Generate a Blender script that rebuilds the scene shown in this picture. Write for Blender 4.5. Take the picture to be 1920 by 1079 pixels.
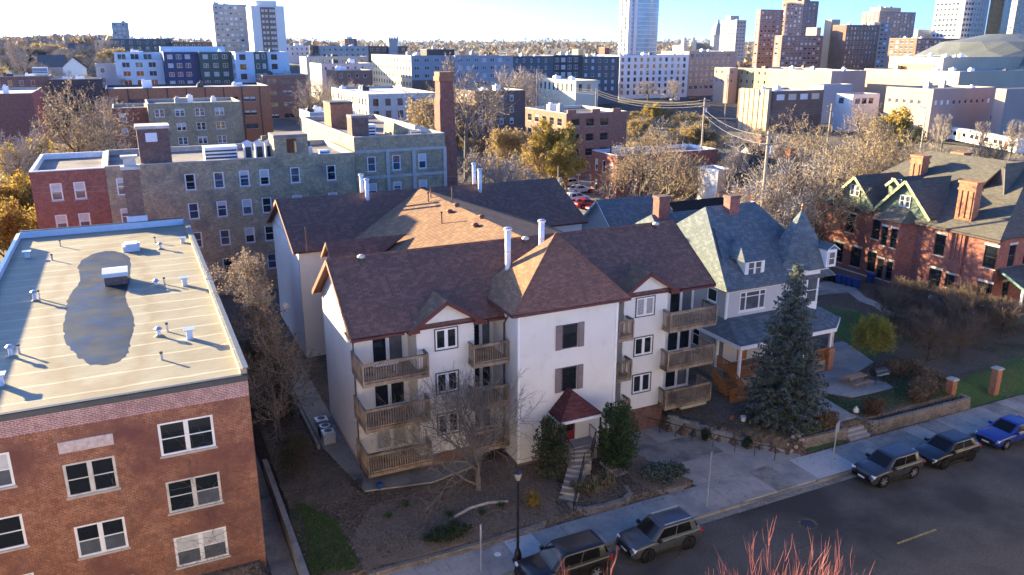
import bpy, bmesh, math, random
import numpy as np
from mathutils import Vector, Matrix
R = math.radians
for o in list(bpy.data.objects): bpy.data.objects.remove(o)
SC = bpy.context.scene
COL = SC.collection
# ------------------------------------------------------------------ camera, sky, sun, exposure
# world axes: X along the street (to the right), Y away from the street, Z up, metres
CAM_H = 27.5; PITCH = R(16.94); YAW = R(25.4)
cam = bpy.data.cameras.new('camera'); cam.lens = 28.03; cam.sensor_width = 36.0
cam.clip_start = 0.5; cam.clip_end = 20000
camo = bpy.data.objects.new('camera', cam); COL.objects.link(camo)
camo.location = (0, 0, CAM_H); camo.rotation_euler = (R(90) - PITCH, 0, -YAW)
SC.camera = camo
SUN_EL, SUN_AZ = R(12.0), math.atan2(-0.568, 0.823)      # azimuth measured from +Y towards +X
W = bpy.data.worlds.new('World'); SC.world = W; W.use_nodes = True
wn = W.node_tree
sky = wn.nodes.new('ShaderNodeTexSky'); sky.sky_type = 'NISHITA'; sky.sun_disc = False
sky.sun_elevation = SUN_EL; sky.sun_rotation = SUN_AZ; sky.altitude = 250
sky.air_density = 0.38; sky.dust_density = 1.1; sky.ozone_density = 6.0
wn.nodes['Background'].inputs[1].default_value = 0.13
wn.links.new(sky.outputs[0], wn.nodes['Background'].inputs[0])
sl = bpy.data.lights.new('sun', 'SUN'); sl.energy = 5.0; sl.angle = R(0.6); sl.color = (1.0, 0.8, 0.44)
so = bpy.data.objects.new('sun', sl); COL.objects.link(so)
sd = Vector((math.sin(SUN_AZ) * math.cos(SUN_EL), math.cos(SUN_AZ) * math.cos(SUN_EL), math.sin(SUN_EL)))
so.rotation_euler = sd.to_track_quat('Z', 'Y').to_euler()
SC.view_settings.view_transform = 'Standard'; SC.view_settings.look = 'None'
SC.view_settings.exposure = 2.5; SC.view_settings.gamma = 1.0
SC.view_settings.use_curve_mapping = False
SC.cycles.use_denoising = True
SC.cycles.max_bounces = 5; SC.cycles.diffuse_bounces = 3; SC.cycles.glossy_bounces = 2
SC.cycles.transmission_bounces = 2; SC.cycles.transparent_max_bounces = 4
# ------------------------------------------------------------------ helpers
rnd = random.Random(7)
_cp, _sp, _ct, _st = math.cos(PITCH), math.sin(PITCH), math.cos(YAW), math.sin(YAW)
def _ray(u, v):                                   # survey ray of a photo point, in world axes
    a = (u - 960) / 1495.; b = -(v - 539.5) / 1495.
    d = (a, _cp + b * _sp, -_sp + b * _cp)
    return (d[0] * _ct + d[1] * _st, -d[0] * _st + d[1] * _ct, d[2]), d[1]
def at_z(u, v, z):
    d, _ = _ray(u, v); k = (z - CAM_H) / d[2]; return Vector((d[0] * k, d[1] * k, z))
def at_y(u, v, y):
    d, _ = _ray(u, v); k = y / d[1]; return Vector((d[0] * k, y, CAM_H + d[2] * k))
def at_x(u, v, x):
    d, _ = _ray(u, v); k = x / d[0]; return Vector((x, d[1] * k, CAM_H + d[2] * k))
def at_d(u, v, dist):                             # at a horizontal distance in front of the viewpoint
    d, f = _ray(u, v); k = dist / f; return Vector((d[0] * k, d[1] * k, CAM_H + d[2] * k))

WL = {}
def tag(o, label=None, cat=None, group=None, kind=None):
    if label: o['label'] = label
    if cat: o['category'] = cat
    if group: o['group'] = group
    if kind: o['kind'] = kind
    return o
def thing(name, label, cat, loc=(0, 0, 0), group=None, rz=0.0):
    o = bpy.data.objects.new(name, None); COL.objects.link(o); o.empty_display_size = .2
    o.location = loc; o.rotation_euler = (0, 0, rz); WL[o.name] = Vector(loc)
    return tag(o, label, cat, group)
def copy_tree(o, parent=None):
    c = o.copy(); COL.objects.link(c); c.parent = parent
    for ch in KIDS.get(o.name, ()): copy_tree(ch, c)
    return c
KIDS = {}
def put(name, me, parent=None, loc=None, rz=0.0):
    o = bpy.data.objects.new(name, me); COL.objects.link(o)
    if loc is not None: o.location = loc
    if rz: o.rotation_euler = (0, 0, rz)
    if parent is not None:
        o.parent = parent; KIDS.setdefault(parent.name, []).append(o)
    return o
def mesh(name, v, f, mats, mi=None, smooth=False):
    me = bpy.data.meshes.new(name)
    me.from_pydata([tuple(p) for p in v], [], f)
    for m in (mats if isinstance(mats, (list, tuple)) else [mats]): me.materials.append(m)
    if mi is not None and len(mi) == len(me.polygons): me.polygons.foreach_set('material_index', mi)
    if smooth: me.polygons.foreach_set('use_smooth', [True] * len(me.polygons))
    me.update(); return me
class MB:
    def __init__(s): s.v = []; s.f = []; s.m = []
    def face(s, pts, m=0):
        b = len(s.v); s.v.extend([tuple(p) for p in pts]); s.f.append(tuple(range(b, b + len(pts)))); s.m.append(m); return s
    def box(s, x0, y0, z0, x1, y1, z1, m=0):
        if x0 > x1: x0, x1 = x1, x0
        if y0 > y1: y0, y1 = y1, y0
        if z0 > z1: z0, z1 = z1, z0
        b = len(s.v)
        s.v += [(x0, y0, z0), (x1, y0, z0), (x1, y1, z0), (x0, y1, z0), (x0, y0, z1), (x1, y0, z1), (x1, y1, z1), (x0, y1, z1)]
        for q in ((0, 3, 2, 1), (4, 5, 6, 7), (0, 1, 5, 4), (1, 2, 6, 5), (2, 3, 7, 6), (3, 0, 4, 7)):
            s.f.append(tuple(b + i for i in q)); s.m.append(m)
        return s
    def beam(s, p, q, w, h, m=0):                 # box along p-q, w wide (level), h high
        p, q = Vector(p), Vector(q); d = (q - p).normalized()
        side = d.cross(Vector((0, 0, 1)))
        side = side.normalized() if side.length > 1e-4 else Vector((1, 0, 0))
        up = side.cross(d).normalized(); a, c = side * w / 2, up * h / 2
        b = len(s.v)
        for e in (p, q): s.v += [tuple(e - a - c), tuple(e + a - c), tuple(e + a + c), tuple(e - a + c)]
        for f in ((3, 2, 1, 0), (4, 5, 6, 7), (0, 1, 5, 4), (1, 2, 6, 5), (2, 3, 7, 6), (3, 0, 4, 7)):
            s.f.append(tuple(b + i for i in f)); s.m.append(m)
        return s
    def tube(s, pts, rad, n=6, m=0, cap=True):
        pts = [Vector(p) for p in pts]; rad = rad if isinstance(rad, (list, tuple)) else [rad] * len(pts)
        b = len(s.v)
        for i, p in enumerate(pts):
            d = (pts[min(i + 1, len(pts) - 1)] - pts[max(i - 1, 0)]).normalized()
            a = d.cross(Vector((0.13, 0.21, 1)) if abs(d.z) < .9 else Vector((1, 0.1, 0))).normalized(); c = d.cross(a)
            for k in range(n):
                t = 2 * math.pi * k / n; s.v.append(tuple(p + (a * math.cos(t) + c * math.sin(t)) * rad[i]))
        for i in range(len(pts) - 1):
            for k in range(n):
                k2 = (k + 1) % n
                s.f.append((b + i * n + k, b + i * n + k2, b + (i + 1) * n + k2, b + (i + 1) * n + k)); s.m.append(m)
        if cap:
            s.f.append(tuple(b + k for k in range(n))[::-1]); s.m.append(m)
            e = b + (len(pts) - 1) * n; s.f.append(tuple(e + k for k in range(n))); s.m.append(m)
        return s
    def lathe(s, c, prof, n=12, m=0):             # prof: (radius, z) pairs
        return s.tube([(c[0], c[1], c[2] + z) for r, z in prof], [max(r, .001) for r, z in prof], n, m)
    def slab(s, poly, th, m=0, ms=None):          # planar polygon, given thickness downwards along its normal
        P = [Vector(p) for p in poly]; n = (P[1] - P[0]).cross(P[2] - P[0]).normalized()
        if n.z < 0: P.reverse(); n = -n
        Q = [p - n * th for p in P]; ms = m if ms is None else ms
        s.face(P, m); s.face(Q[::-1], ms)
        for i in range(len(P)):
            j = (i + 1) % len(P); s.face([P[i], Q[i], Q[j], P[j]], ms)
        return s
    def prism(s, poly, z0, z1, m=0):
        A = [(x, y, z0) for x, y in poly]; B = [(x, y, z1) for x, y in poly]
        area = sum(poly[i][0] * poly[(i + 1) % len(poly)][1] - poly[(i + 1) % len(poly)][0] * poly[i][1] for i in range(len(poly)))
        if area < 0: A.reverse(); B.reverse()
        s.face(B, m); s.face(A[::-1], m)
        for i in range(len(A)):
            j = (i + 1) % len(A); s.face([A[i], A[j], B[j], B[i]], m)
        return s
    def build(s, name, mats, parent=None, smooth=False):
        off = WL.get(parent.name, Vector((0, 0, 0))) if parent is not None else Vector((0, 0, 0))
        v = [(p[0] - off.x, p[1] - off.y, p[2] - off.z) for p in s.v] if off.length else s.v
        o = put(name, mesh(name, v, s.f, mats, s.m, smooth), parent)
        if parent is not None: WL[o.name] = off
        return o
# wall frames: u runs to the right as seen from outside, o is the distance out of the wall
class Face:
    def __init__(s, side, a, b):
        s.side = side
        s.org = Vector((a, b, 0))
        s.rz = {'S': 0, 'W': -math.pi / 2, 'E': math.pi / 2, 'N': math.pi}[side]
        s.ud = {'S': Vector((1, 0, 0)), 'W': Vector((0, -1, 0)), 'E': Vector((0, 1, 0)), 'N': Vector((-1, 0, 0))}[side]
        s.od = {'S': Vector((0, -1, 0)), 'W': Vector((-1, 0, 0)), 'E': Vector((1, 0, 0)), 'N': Vector((0, 1, 0))}[side]
    def pt(s, u, z, o=0.0): return s.org + s.ud * u + s.od * o + Vector((0, 0, z))
def wall(mb, F, u0, u1, z0, z1, ops=(), depth=.12, m=0, lap=0.0, mr=None):
    mr = m if mr is None else mr
    us = sorted({u0, u1} | {x for o in ops for x in (o[0], o[1]) if u0 < x < u1})
    zs = {z0, z1} | {x for o in ops for x in (o[2], o[3]) if z0 < x < z1}
    if lap:
        k = math.ceil(z0 / lap)
        while k * lap < z1 - 1e-4:
            zs.add(k * lap); k += 1
    zs = sorted(zs)
    zs = [z for i, z in enumerate(zs) if i == 0 or z - zs[i - 1] > 1e-4]
    def off(z, top):
        if not lap: return 0.0
        fr = (z / lap) % 1.0
        if top and (fr < 1e-3 or fr > .999): fr = 1.0
        if not top and fr > .999: fr = 0.0
        return .045 * (1 - fr)
    for j in range(len(zs) - 1):
        za, zb = zs[j], zs[j + 1]; zc = (za + zb) / 2; run = None
        for i in range(len(us)):
            solid = i < len(us) - 1 and not any(o[0] < (us[i] + us[i + 1]) / 2 < o[1] and o[2] < zc < o[3] for o in ops)
            if solid and run is None: run = us[i]
            if not solid and run is not None:
                oa, ob = off(za, False), off(zb, True)
                mb.face([F.pt(run, za, oa), F.pt(us[i], za, oa), F.pt(us[i], zb, ob), F.pt(run, zb, ob)], m)
                if lap and oa > .02: mb.face([F.pt(run, za, 0), F.pt(us[i], za, 0), F.pt(us[i], za, oa), F.pt(run, za, oa)], m)
                run = None
    for (a, b, c, d) in ops:
        p = lambda u, z, o: F.pt(u, z, o)
        mb.face([p(a, c, 0), p(a, d, 0), p(a, d, -depth), p(a, c, -depth)], mr)
        mb.face([p(b, c, 0), p(b, c, -depth), p(b, d, -depth), p(b, d, 0)], mr)
        mb.face([p(a, d, 0), p(b, d, 0), p(b, d, -depth), p(a, d, -depth)], mr)
        mb.face([p(a, c, 0), p(a, c, -depth), p(b, c, -depth), p(b, c, 0)], mr)

# ------------------------------------------------------------------ materials (all procedural)
MATS = {}
class NT:
    def __init__(s, name, rough=.85, spec=.25, metal=0.0):
        s.m = bpy.data.materials.new(name); s.m.use_nodes = True; s.t = s.m.node_tree; s.b = s.t.nodes['Principled BSDF']
        s.b.inputs['Roughness'].default_value = rough; s.b.inputs['Specular IOR Level'].default_value = spec
        s.b.inputs['Metallic'].default_value = metal; MATS[name] = s.m; s._pos = None
    def n(s, t, **k):
        o = s.t.nodes.new('ShaderNode' + t)
        for a, b in k.items(): setattr(o, a, b)
        return o
    def l(s, a, b): s.t.links.new(a, b)
    def put(s, node, key, val):
        i = node.inputs[key]
        if hasattr(val, 'is_linked'): s.l(val, i)
        elif isinstance(val, (tuple, list)) and len(val) == 3 and i.type == 'RGBA': i.default_value = (*val, 1)
        else: i.default_value = val
    def pos(s):
        if s._pos is None: s._pos = s.n('NewGeometry')
        return s._pos.outputs['Position']
    def math(s, op, a, b=0.0, c=None):
        o = s.n('Math', operation=op); s.put(o, 0, a); s.put(o, 1, b)
        if c is not None: s.put(o, 2, c)
        return o.outputs[0]
    def noise(s, scale, detail=4, vec=None, rough=.55, stretch=None):
        o = s.n('TexNoise'); s.put(o, 'Scale', scale); s.put(o, 'Detail', detail); s.put(o, 'Roughness', rough)
        v = vec or s.pos()
        if stretch:
            mp = s.n('Mapping'); s.l(v, mp.inputs[0]); mp.inputs['Scale'].default_value = stretch; v = mp.outputs[0]
        s.l(v, o.inputs['Vector']); return o.outputs['Fac']
    def ramp(s, f, lo, hi, a=0.0, b=1.0):
        o = s.n('MapRange'); s.put(o, 0, f); s.put(o, 1, lo); s.put(o, 2, hi); s.put(o, 3, a); s.put(o, 4, b); return o.outputs[0]
    def mix(s, f, a, b, mode='MIX'):
        o = s.n('Mix', data_type='RGBA', blend_type=mode)
        s.put(o, 0, f); s.put(o, 6, a); s.put(o, 7, b); return o.outputs[2]
    def col(s, c): s.put(s.b, 'Base Color', c); return s
    def bump(s, h, strength=.4, dist=.02):
        o = s.n('Bump'); o.inputs['Strength'].default_value = strength; o.inputs['Distance'].default_value = dist
        s.l(h, o.inputs['Height']); s.l(o.outputs[0], s.b.inputs['Normal']); return s
    def wallvec(s, zk=1.0):                       # (along the wall, up) coordinates from position and normal
        g = s.n('NewGeometry'); sx = s.n('SeparateXYZ'); s.l(g.outputs['Position'], sx.inputs[0])
        sn = s.n('SeparateXYZ'); s.l(g.outputs['True Normal'], sn.inputs[0])
        ax, ay = s.math('ABSOLUTE', sn.outputs[0]), s.math('ABSOLUTE', sn.outputs[1])
        sel = s.math('GREATER_THAN', ax, ay)
        d = s.math('SUBTRACT', sx.outputs[1], sx.outputs[0])
        u = s.math('MULTIPLY_ADD', d, sel, sx.outputs[0])
        c = s.n('CombineXYZ'); s.l(u, c.inputs[0]); s.put(c, 1, s.math('MULTIPLY', sx.outputs[2], zk)); return c.outputs[0]
def plain(name, c, rough=.8, spec=.25, metal=0.0, var=.12, scale=3.0, emit=None):
    t = NT(name, rough, spec, metal)
    if var:
        f = t.noise(scale, 3)
        t.col(t.mix(t.ramp(f, .3, .7), tuple(x * (1 - var) for x in c), tuple(min(1, x * (1 + var)) for x in c)))
    else: t.put(t.b, 'Base Color', c)
    return t.m
def noisy(name, c1, c2, scale, rough=.9, bump=.3, dist=.03, c3=None, s3=.35, lo=.35, hi=.65, spec=.2, k3=(.45, .7), stretch=None):
    t = NT(name, rough, spec); f = t.noise(scale, 8, rough=.65, stretch=stretch)
    c = t.mix(t.ramp(f, lo, hi), c1, c2)
    if c3: c = t.mix(t.ramp(t.noise(s3, 5), *k3), c, c3)
    t.col(c)
    if bump: t.bump(f, bump, dist)
    return t.m
def bricks(name, c1, c2, mortar, bw=.22, bh=.075, ms=.011, stain=None, bump=.35, rough=.9, vary=.35, ss=.5, k=(.5, .75)):
    t = NT(name, rough, .2); v = t.wallvec()
    o = t.n('TexBrick'); o.offset = .5
    s = 1.0 / bw
    mp = t.n('Mapping'); t.l(v, mp.inputs[0]); mp.inputs['Scale'].default_value = (1, 1, 1)
    t.l(mp.outputs[0], o.inputs['Vector'])
    t.put(o, 'Scale', 1.0); t.put(o, 'Brick Width', bw); t.put(o, 'Row Height', bh); t.put(o, 'Mortar Size', ms); t.put(o, 'Mortar Smooth', .3)
    t.put(o, 'Color1', c1); t.put(o, 'Color2', c2); t.put(o, 'Mortar', mortar); t.put(o, 'Bias', 0.0)
    c = o.outputs['Color']
    f = t.noise(1.6, 6)
    c = t.mix(t.ramp(f, .3, .7, 0, vary), c, tuple(x * .55 for x in c1), 'MIX')
    f2 = t.noise(9.0, 5); c = t.mix(t.ramp(f2, .5, .72, 0, .5), c, tuple(min(1, x * 1.7) for x in c2))
    c = t.mix(t.ramp(t.noise(2.6, 3, rough=.8), .42, .58, .4, 0), c, tuple(x * .5 for x in c1))
    if stain: c = t.mix(t.ramp(t.noise(ss, 6), *k), c, stain)
    t.col(c); t.bump(t.math('SUBTRACT', 1.0, o.outputs['Fac']), bump, .012)
    return t.m
def shingles(name, c1, c2, c3, w=.30, h=.115, zk=1.75, patch=.8, mort=.016, mc=.3, pk=(1.4, 1.0)):
    t = NT(name, .92, .12); v = t.wallvec(zk)
    w0 = t.noise(1.3, 2)
    o = t.n('TexBrick'); o.offset = .37; o.squash = 1.0
    t.l(v, o.inputs['Vector']); t.put(o, 'Scale', 1.0); t.put(o, 'Brick Width', w); t.put(o, 'Row Height', h); t.put(o, 'Mortar Size', mort); t.put(o, 'Mortar Smooth', .1)
    t.put(o, 'Color1', c1); t.put(o, 'Color2', c2); t.put(o, 'Mortar', tuple(x * mc for x in c1)); t.put(o, 'Bias', 0.0)
    o2 = t.n('TexBrick'); o2.offset = .63; t.l(v, o2.inputs['Vector']); t.put(o2, 'Scale', 1.0); t.put(o2, 'Brick Width', w * pk[0]); t.put(o2, 'Row Height', h * pk[1]); t.put(o2, 'Mortar Size', 0.0)
    t.put(o2, 'Color1', (0, 0, 0)); t.put(o2, 'Color2', (1, 1, 1)); t.put(o2, 'Mortar', (0, 0, 0))
    c = t.mix(t.ramp(o2.outputs['Color'], .5, .85, 0, patch), o.outputs['Color'], c3)
    c = t.mix(t.ramp(t.noise(.45, 5), .4, .75, 0, .3), c, tuple(x * .7 for x in c2))
    f2 = t.noise(30, 3); c = t.mix(t.ramp(f2, .3, .7, 0, .3), c, tuple(x * 1.5 for x in c3))
    t.col(c); t.bump(t.math('SUBTRACT', 1.0, o.outputs['Fac']), .5, .02)
    return t.m
plain('white_paint', (.76, .74, .7), .5, .3, var=.05)
plain('white_metal', (.72, .73, .74), .4, .4, var=.06)
plain('galv', (.55, .57, .58), .35, .5, .6, var=.15, scale=8)
plain('dark_metal', (.03, .03, .032), .45, .4, var=.2)
plain('black_iron', (.012, .012, .014), .4, .4, var=.2)
plain('dark_trim', (.07, .055, .05), .6, .3)
plain('maroon_trim', (.12, .035, .03), .6, .25)
plain('glass', (.012, .016, .02), .04, .6, var=.0)
plain('glass_blue', (.045, .07, .1), .06, .6, var=.4, scale=.8)
plain('glass_grey', (.09, .1, .11), .08, .5, var=.3, scale=1.2)
plain('blind', (.5, .49, .46), .7, .1, var=.08)
plain('curtain', (.33, .31, .29), .9, .1, var=.3, scale=9)
plain('interior', (.015, .014, .013), .9, .1, var=.3)
plain('concrete_trim', (.42, .39, .34), .9, .2, var=.15, scale=2)
plain('limestone', (.55, .51, .44), .85, .2, var=.15, scale=2)
plain('rubber', (.015, .015, .016), .75, .2)
noisy('asphalt', (.078, .068, .056), (.125, .11, .092), 7, .88, .3, .01, c3=(.052, .046, .04), s3=.16, k3=(.42, .6))
noisy('concrete', (.35, .305, .245), (.43, .375, .305), 3.5, .9, .15, .01, c3=(.24, .225, .205), s3=.5)
noisy('concrete_new', (.49, .45, .385), (.56, .515, .45), 3.5, .9, .1, .01)
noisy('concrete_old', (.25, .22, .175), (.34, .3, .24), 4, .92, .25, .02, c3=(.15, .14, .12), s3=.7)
noisy('gravel_roof', (.16, .14, .13), (.34, .3, .27), 26, .95, .6, .03, c3=(.12, .11, .11), s3=.25)
noisy('tar_roof', (.05, .05, .055), (.1, .1, .105), 4, .8, .2, .02, c3=(.2, .19, .18), s3=.3)
noisy('pale_roof', (.5, .49, .47), (.64, .63, .6), 1.2, .8, .1, .01, c3=(.34, .33, .31), s3=.2)
noisy('soil', (.05, .037, .026), (.19, .14, .095), 6, .97, .9, .1, c3=(.19, .135, .085), s3=.4, k3=(.52, .7), lo=.38, hi=.62)
noisy('mulch', (.065, .046, .032), (.27, .2, .135), 12, .97, .9, .06, c3=(.19, .15, .11), s3=.8, k3=(.5, .75))
noisy('lawn', (.045, .1, .022), (.1, .155, .042), 7, .95, .8, .06, c3=(.1, .085, .04), s3=.45, k3=(.5, .72))
noisy('leaf_ground', (.1, .075, .05), (.2, .15, .1), 8, .97, .9, .05, c3=(.05, .06, .025), s3=.35)
noisy('city_ground', (.12, .1, .07), (.2, .17, .12), .12, .95, 0, c3=(.08, .08, .085), s3=.02)
noisy('bark', (.1, .085, .07), (.2, .17, .14), 6, .95, .6, .03)
noisy('bark_dark', (.035, .03, .026), (.085, .07, .06), 6, .95, .6, .03)
noisy('deck_wood', (.27, .19, .125), (.4, .295, .2), 5, .85, .2, .01, c3=(.1, .075, .05), s3=1.1, stretch=(1, 1, .35))
noisy('cedar', (.3, .105, .03), (.42, .17, .055), 5, .75, .15, .01)
noisy('block_wall', (.2, .16, .125), (.31, .255, .2), 7, .95, .5, .02, c3=(.13, .11, .09), s3=1.2)
noisy('block_grey', (.22, .21, .19), (.34, .32, .29), 7, .95, .5, .02, c3=(.15, .14, .13), s3=1.2)
bricks('brick_left', (.24, .085, .048), (.38, .145, .072), (.36, .265, .19), ms=.014, bw=.25, bh=.085, stain=(.15, .062, .05), vary=.5, ss=.35, k=(.45, .65))
bricks('brick_left_band', (.3, .13, .11), (.38, .17, .14), (.55, .46, .42), ms=.02, bw=.26, bh=.09, vary=.25)
bricks('brick_red', (.25, .085, .06), (.34, .12, .085), (.28, .19, .15), vary=.35)
bricks('brick_house', (.27, .085, .062), (.36, .125, .09), (.34, .23, .19), vary=.3)
bricks('brick_grey', (.34, .265, .155), (.58, .46, .28), (.3, .25, .17), bw=.3, bh=.1, vary=.5, stain=(.19, .165, .13), k=(.5, .7))
bricks('brick_brown', (.24, .12, .085), (.34, .18, .125), (.3, .22, .17), vary=.4)
bricks('brick_orange', (.36, .14, .07), (.45, .19, .1), (.3, .2, .15), vary=.25)
bricks('brick_dark', (.15, .09, .075), (.23, .14, .11), (.2, .16, .14), vary=.4)
shingles('shingle_maroon', (.19, .108, .08), (.075, .05, .041), (.29, .14, .1), w=.33, h=.17, pk=(1.0, 1.0), patch=.7)
shingles('shingle_brown', (.22, .135, .088), (.1, .07, .052), (.34, .19, .105), w=.33, h=.17, pk=(1.0, 1.0), patch=.7)
shingles('shingle_slate', (.12, .138, .142), (.065, .078, .085), (.2, .22, .218), w=.36, h=.22, pk=(1.0, 1.0), zk=1.35, patch=.6)
shingles('shingle_tan', (.13, .12, .1), (.08, .078, .072), (.19, .17, .13), patch=.4)
def siding(name, c):
    t = NT(name, .55, .3); f = t.noise(.6, 5); f2 = t.noise(5, 4, stretch=(1, 1, .06)); f3 = t.noise(1.1, 5)
    c1 = t.mix(t.ramp(f, .35, .7, 0, .35), c, tuple(x * .82 for x in c)); c1 = t.mix(t.ramp(f2, .55, .75, 0, .14), c1, tuple(x * .7 for x in c))
    t.col(t.mix(t.ramp(f3, .58, .75, 0, .3), c1, (c[0] * .68, c[1] * .66, c[2] * .6)))
    return t.m
siding('siding_white', (.7, .65, .57)); siding('siding_grey', (.33, .315, .295)); siding('siding_light', (.5, .48, .45)); siding('stucco_white', (.68, .68, .67))
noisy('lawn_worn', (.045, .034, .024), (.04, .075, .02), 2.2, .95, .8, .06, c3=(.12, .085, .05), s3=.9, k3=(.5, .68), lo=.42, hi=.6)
M = MATS

# ------------------------------------------------------------------ windows
_wc = {}
def window_meshes(style, w, h, fm, gm, bm, fw):
    key = (style, round(w, 2), round(h, 2), fm, gm, bm, fw)
    if key in _wc: return _wc[key]
    out = []; fr = MB(); d = .05
    def border(x0, x1, z0, z1, t, y0, y1):
        fr.box(x0, y0, z0, x0 + t, y1, z1); fr.box(x1 - t, y0, z0, x1, y1, z1)
        fr.box(x0 + t, y0, z0, x1 - t, y1, z0 + t); fr.box(x0 + t, y0, z1 - t, x1 - t, y1, z1)
    panes = []
    border(0, w, 0, h, fw, -d, .02)
    def dh(x0, x1):
        zm = h / 2; r = .028
        fr.box(x0, -.025, zm - r, x1, .01, zm + r)
        fr.box(x0, -.02, fw, x0 + .03, .01, h - fw); fr.box(x1 - .03, -.02, fw, x1, .01, h - fw)
        panes.append((x0 + .03, x1 - .03, fw, zm - r, .0)); panes.append((x0 + .03, x1 - .03, zm + r, h - fw, -.012))
    if style == 'dh': dh(fw, w - fw)
    elif style == 'pair':
        mw = .16; fr.box(w / 2 - mw / 2, -d, fw, w / 2 + mw / 2, .02, h - fw); dh(fw, w / 2 - mw / 2); dh(w / 2 + mw / 2, w - fw)
    elif style == 'slide':
        mw = .13; fr.box(w / 2 - mw / 2, -d + .01, fw, w / 2 + mw / 2, .02, h - fw)
        for a, b in ((fw, w / 2 - mw / 2), (w / 2 + mw / 2, w - fw)):
            border(a, b, fw, h - fw, .05, -.025, .01); panes.append((a + .05, b - .05, fw + .05, h - fw - .05, 0))
    elif style == 'grid':
        for x in (w / 3, 2 * w / 3): fr.box(x - .02, -.03, fw, x + .02, .01, h - fw)
        fr.box(fw, -.035, h / 2 - .03, w - fw, .01, h / 2 + .03)
        panes.append((fw, w - fw, fw, h / 2 - .03, 0)); panes.append((fw, w - fw, h / 2 + .03, h - fw, 0))
    elif style == 'triple':
        a, b = w * .24, w * .76
        for x in (a, b): fr.box(x - .06, -d + .01, fw, x + .06, .02, h - fw)
        for x0, x1 in ((fw, a - .06), (a + .06, b - .06), (b + .06, w - fw)):
            fr.box(x0, -.03, h * .7, x1, .01, h * .7 + .07); panes.append((x0, x1, fw, h * .7, 0)); panes.append((x0, x1, h * .7 + .07, h - fw, 0))
    else: panes.append((fw, w - fw, fw, h - fw, 0))
    out.append(('frame', mesh('window', fr.v, fr.f, M[fm])))
    for i, (a, b, c, e, y) in enumerate(panes):
        p = MB(); p.box(a, y, c, b, y + .012, e)
        g = gm if isinstance(gm, str) else gm[i % len(gm)]
        out.append(('pane', mesh('pane', p.v, p.f, M[g])))
    if bm:
        frac, bmat = bm
        for (a, b, c, e, y) in panes[:]:
            if style in ('dh', 'pair') and panes.index((a, b, c, e, y)) % 2 == 0 and frac <= .5: continue
            p = MB(); z0 = e - (e - c) * min(1, frac * 2 if style in ('dh', 'pair') else frac)
            p.box(a, y - .004, z0, b, y - .001, e); out.append(('blind', mesh('blind', p.v, p.f, M[bmat])))
    _wc[key] = out; return out
def window(parent, F, u, z, w, h, style='dh', fm='white_paint', gm='glass', recess=.08, bm=None, sill=None, fw=.07, name='window', lintel=None):
    ms = window_meshes(style, w, h, fm, gm, bm, fw)
    off = WL[parent.name]
    o = put(name, ms[0][1], parent, F.pt(u, z, -recess) - off, F.rz); WL[o.name] = Vector((0, 0, 0))
    for n, me in ms[1:]: put(n, me, o)
    if sill:
        k = ('sill', round(w, 2), sill)
        if k not in _wc: b = MB(); b.box(-.07, -recess - .06, -.1, w + .07, -recess + .05, -.002); _wc[k] = mesh('sill', b.v, b.f, M[sill])
        put('sill', _wc[k], o)
    if lintel:
        k = ('lintel', round(w, 2), round(h, 2), lintel)
        if k not in _wc: b = MB(); b.box(-.1, -recess - .03, h + .002, w + .1, -recess + .05, h + .24); _wc[k] = mesh('lintel', b.v, b.f, M[lintel])
        put('lintel', _wc[k], o)
    return o
def flat_panel(parent, name, F, u0, u1, z0, z1, o0, o1, m):
    b = MB(); p = [F.pt(u, z, o) for u, z, o in ((u0, z0, o0), (u1, z1, o1))]
    b.box(p[0].x, p[0].y, p[0].z, p[1].x, p[1].y, p[1].z); return b.build(name, M[m], parent)
# ------------------------------------------------------------------ ground, street, pavement
DRIVE = [(30.5, 36.16), (39.3, 36.16), (33.5, 43.2), (33.5, 47), (28.2, 47), (28.2, 42.2), (29.0, 39.2)]
def inpoly(x, y, P):
    c = False; j = len(P) - 1
    for i in range(len(P)):
        xi, yi = P[i]; xj, yj = P[j]
        if (yi > y) != (yj > y) and x < (xj - xi) * (y - yi) / (yj - yi) + xi: c = not c
        j = i
    return c
def sstep(a, b, x):
    t = min(1, max(0, (x - a) / (b - a))); return t * t * (3 - 2 * t)
def gh(x, y):
    if y < 36.2: return -.25
    d = math.hypot(x, y)
    if d > 140:
        ang = math.degrees(math.atan2(x, y)) - 25.4
        h = 1.0 - .9 * sstep(150, 260, d)
        h += (17 + 4 * math.sin(ang * .4)) * sstep(230, 520, d) * sstep(-6, -17, ang)
        h += sstep(900, 2600, d) * (13 + 4 * math.sin(ang * .21 + 1) + 3 * math.sin(ang * .63)) + sstep(3000, 7000, d) * 34
        return h
    if y < 60:
        if inpoly(x, y, DRIVE): return -.1
        if 3.6 < x < 5.3 and y < 60: return .12
        if x < 30.5: return min(1.2, .42 + max(0, y - 36.3) * .1) if x > 5.2 else .2 + .8 * sstep(37, 39, y)
        if x < 40 and y < 47: return .3 + .7 * sstep(36.6, 37.6, y + (x - 39) * .9)
        if x > 57: return .1 + .9 * sstep(36.2, 39.5, y)
        return .95 if y > 37.4 else .2
    return 1.0
def lines(a, b, step, outer):
    n = int((b - a) / step); c = [a + (b - a) * i / n for i in range(n + 1)]
    return sorted(c + outer)
gx = lines(-8, 92, .6, [-9000, -5000, -3000, -1800, -1200, -800, -550, -380, -260, -180, -120, -80, -50, -30, -18, 100, 112, 126, 145, 170, 200, 240, 290, 350, 420, 500, 600, 720, 870, 1050, 1300, 1700, 2300, 3200, 4500, 6500, 9000])
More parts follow.
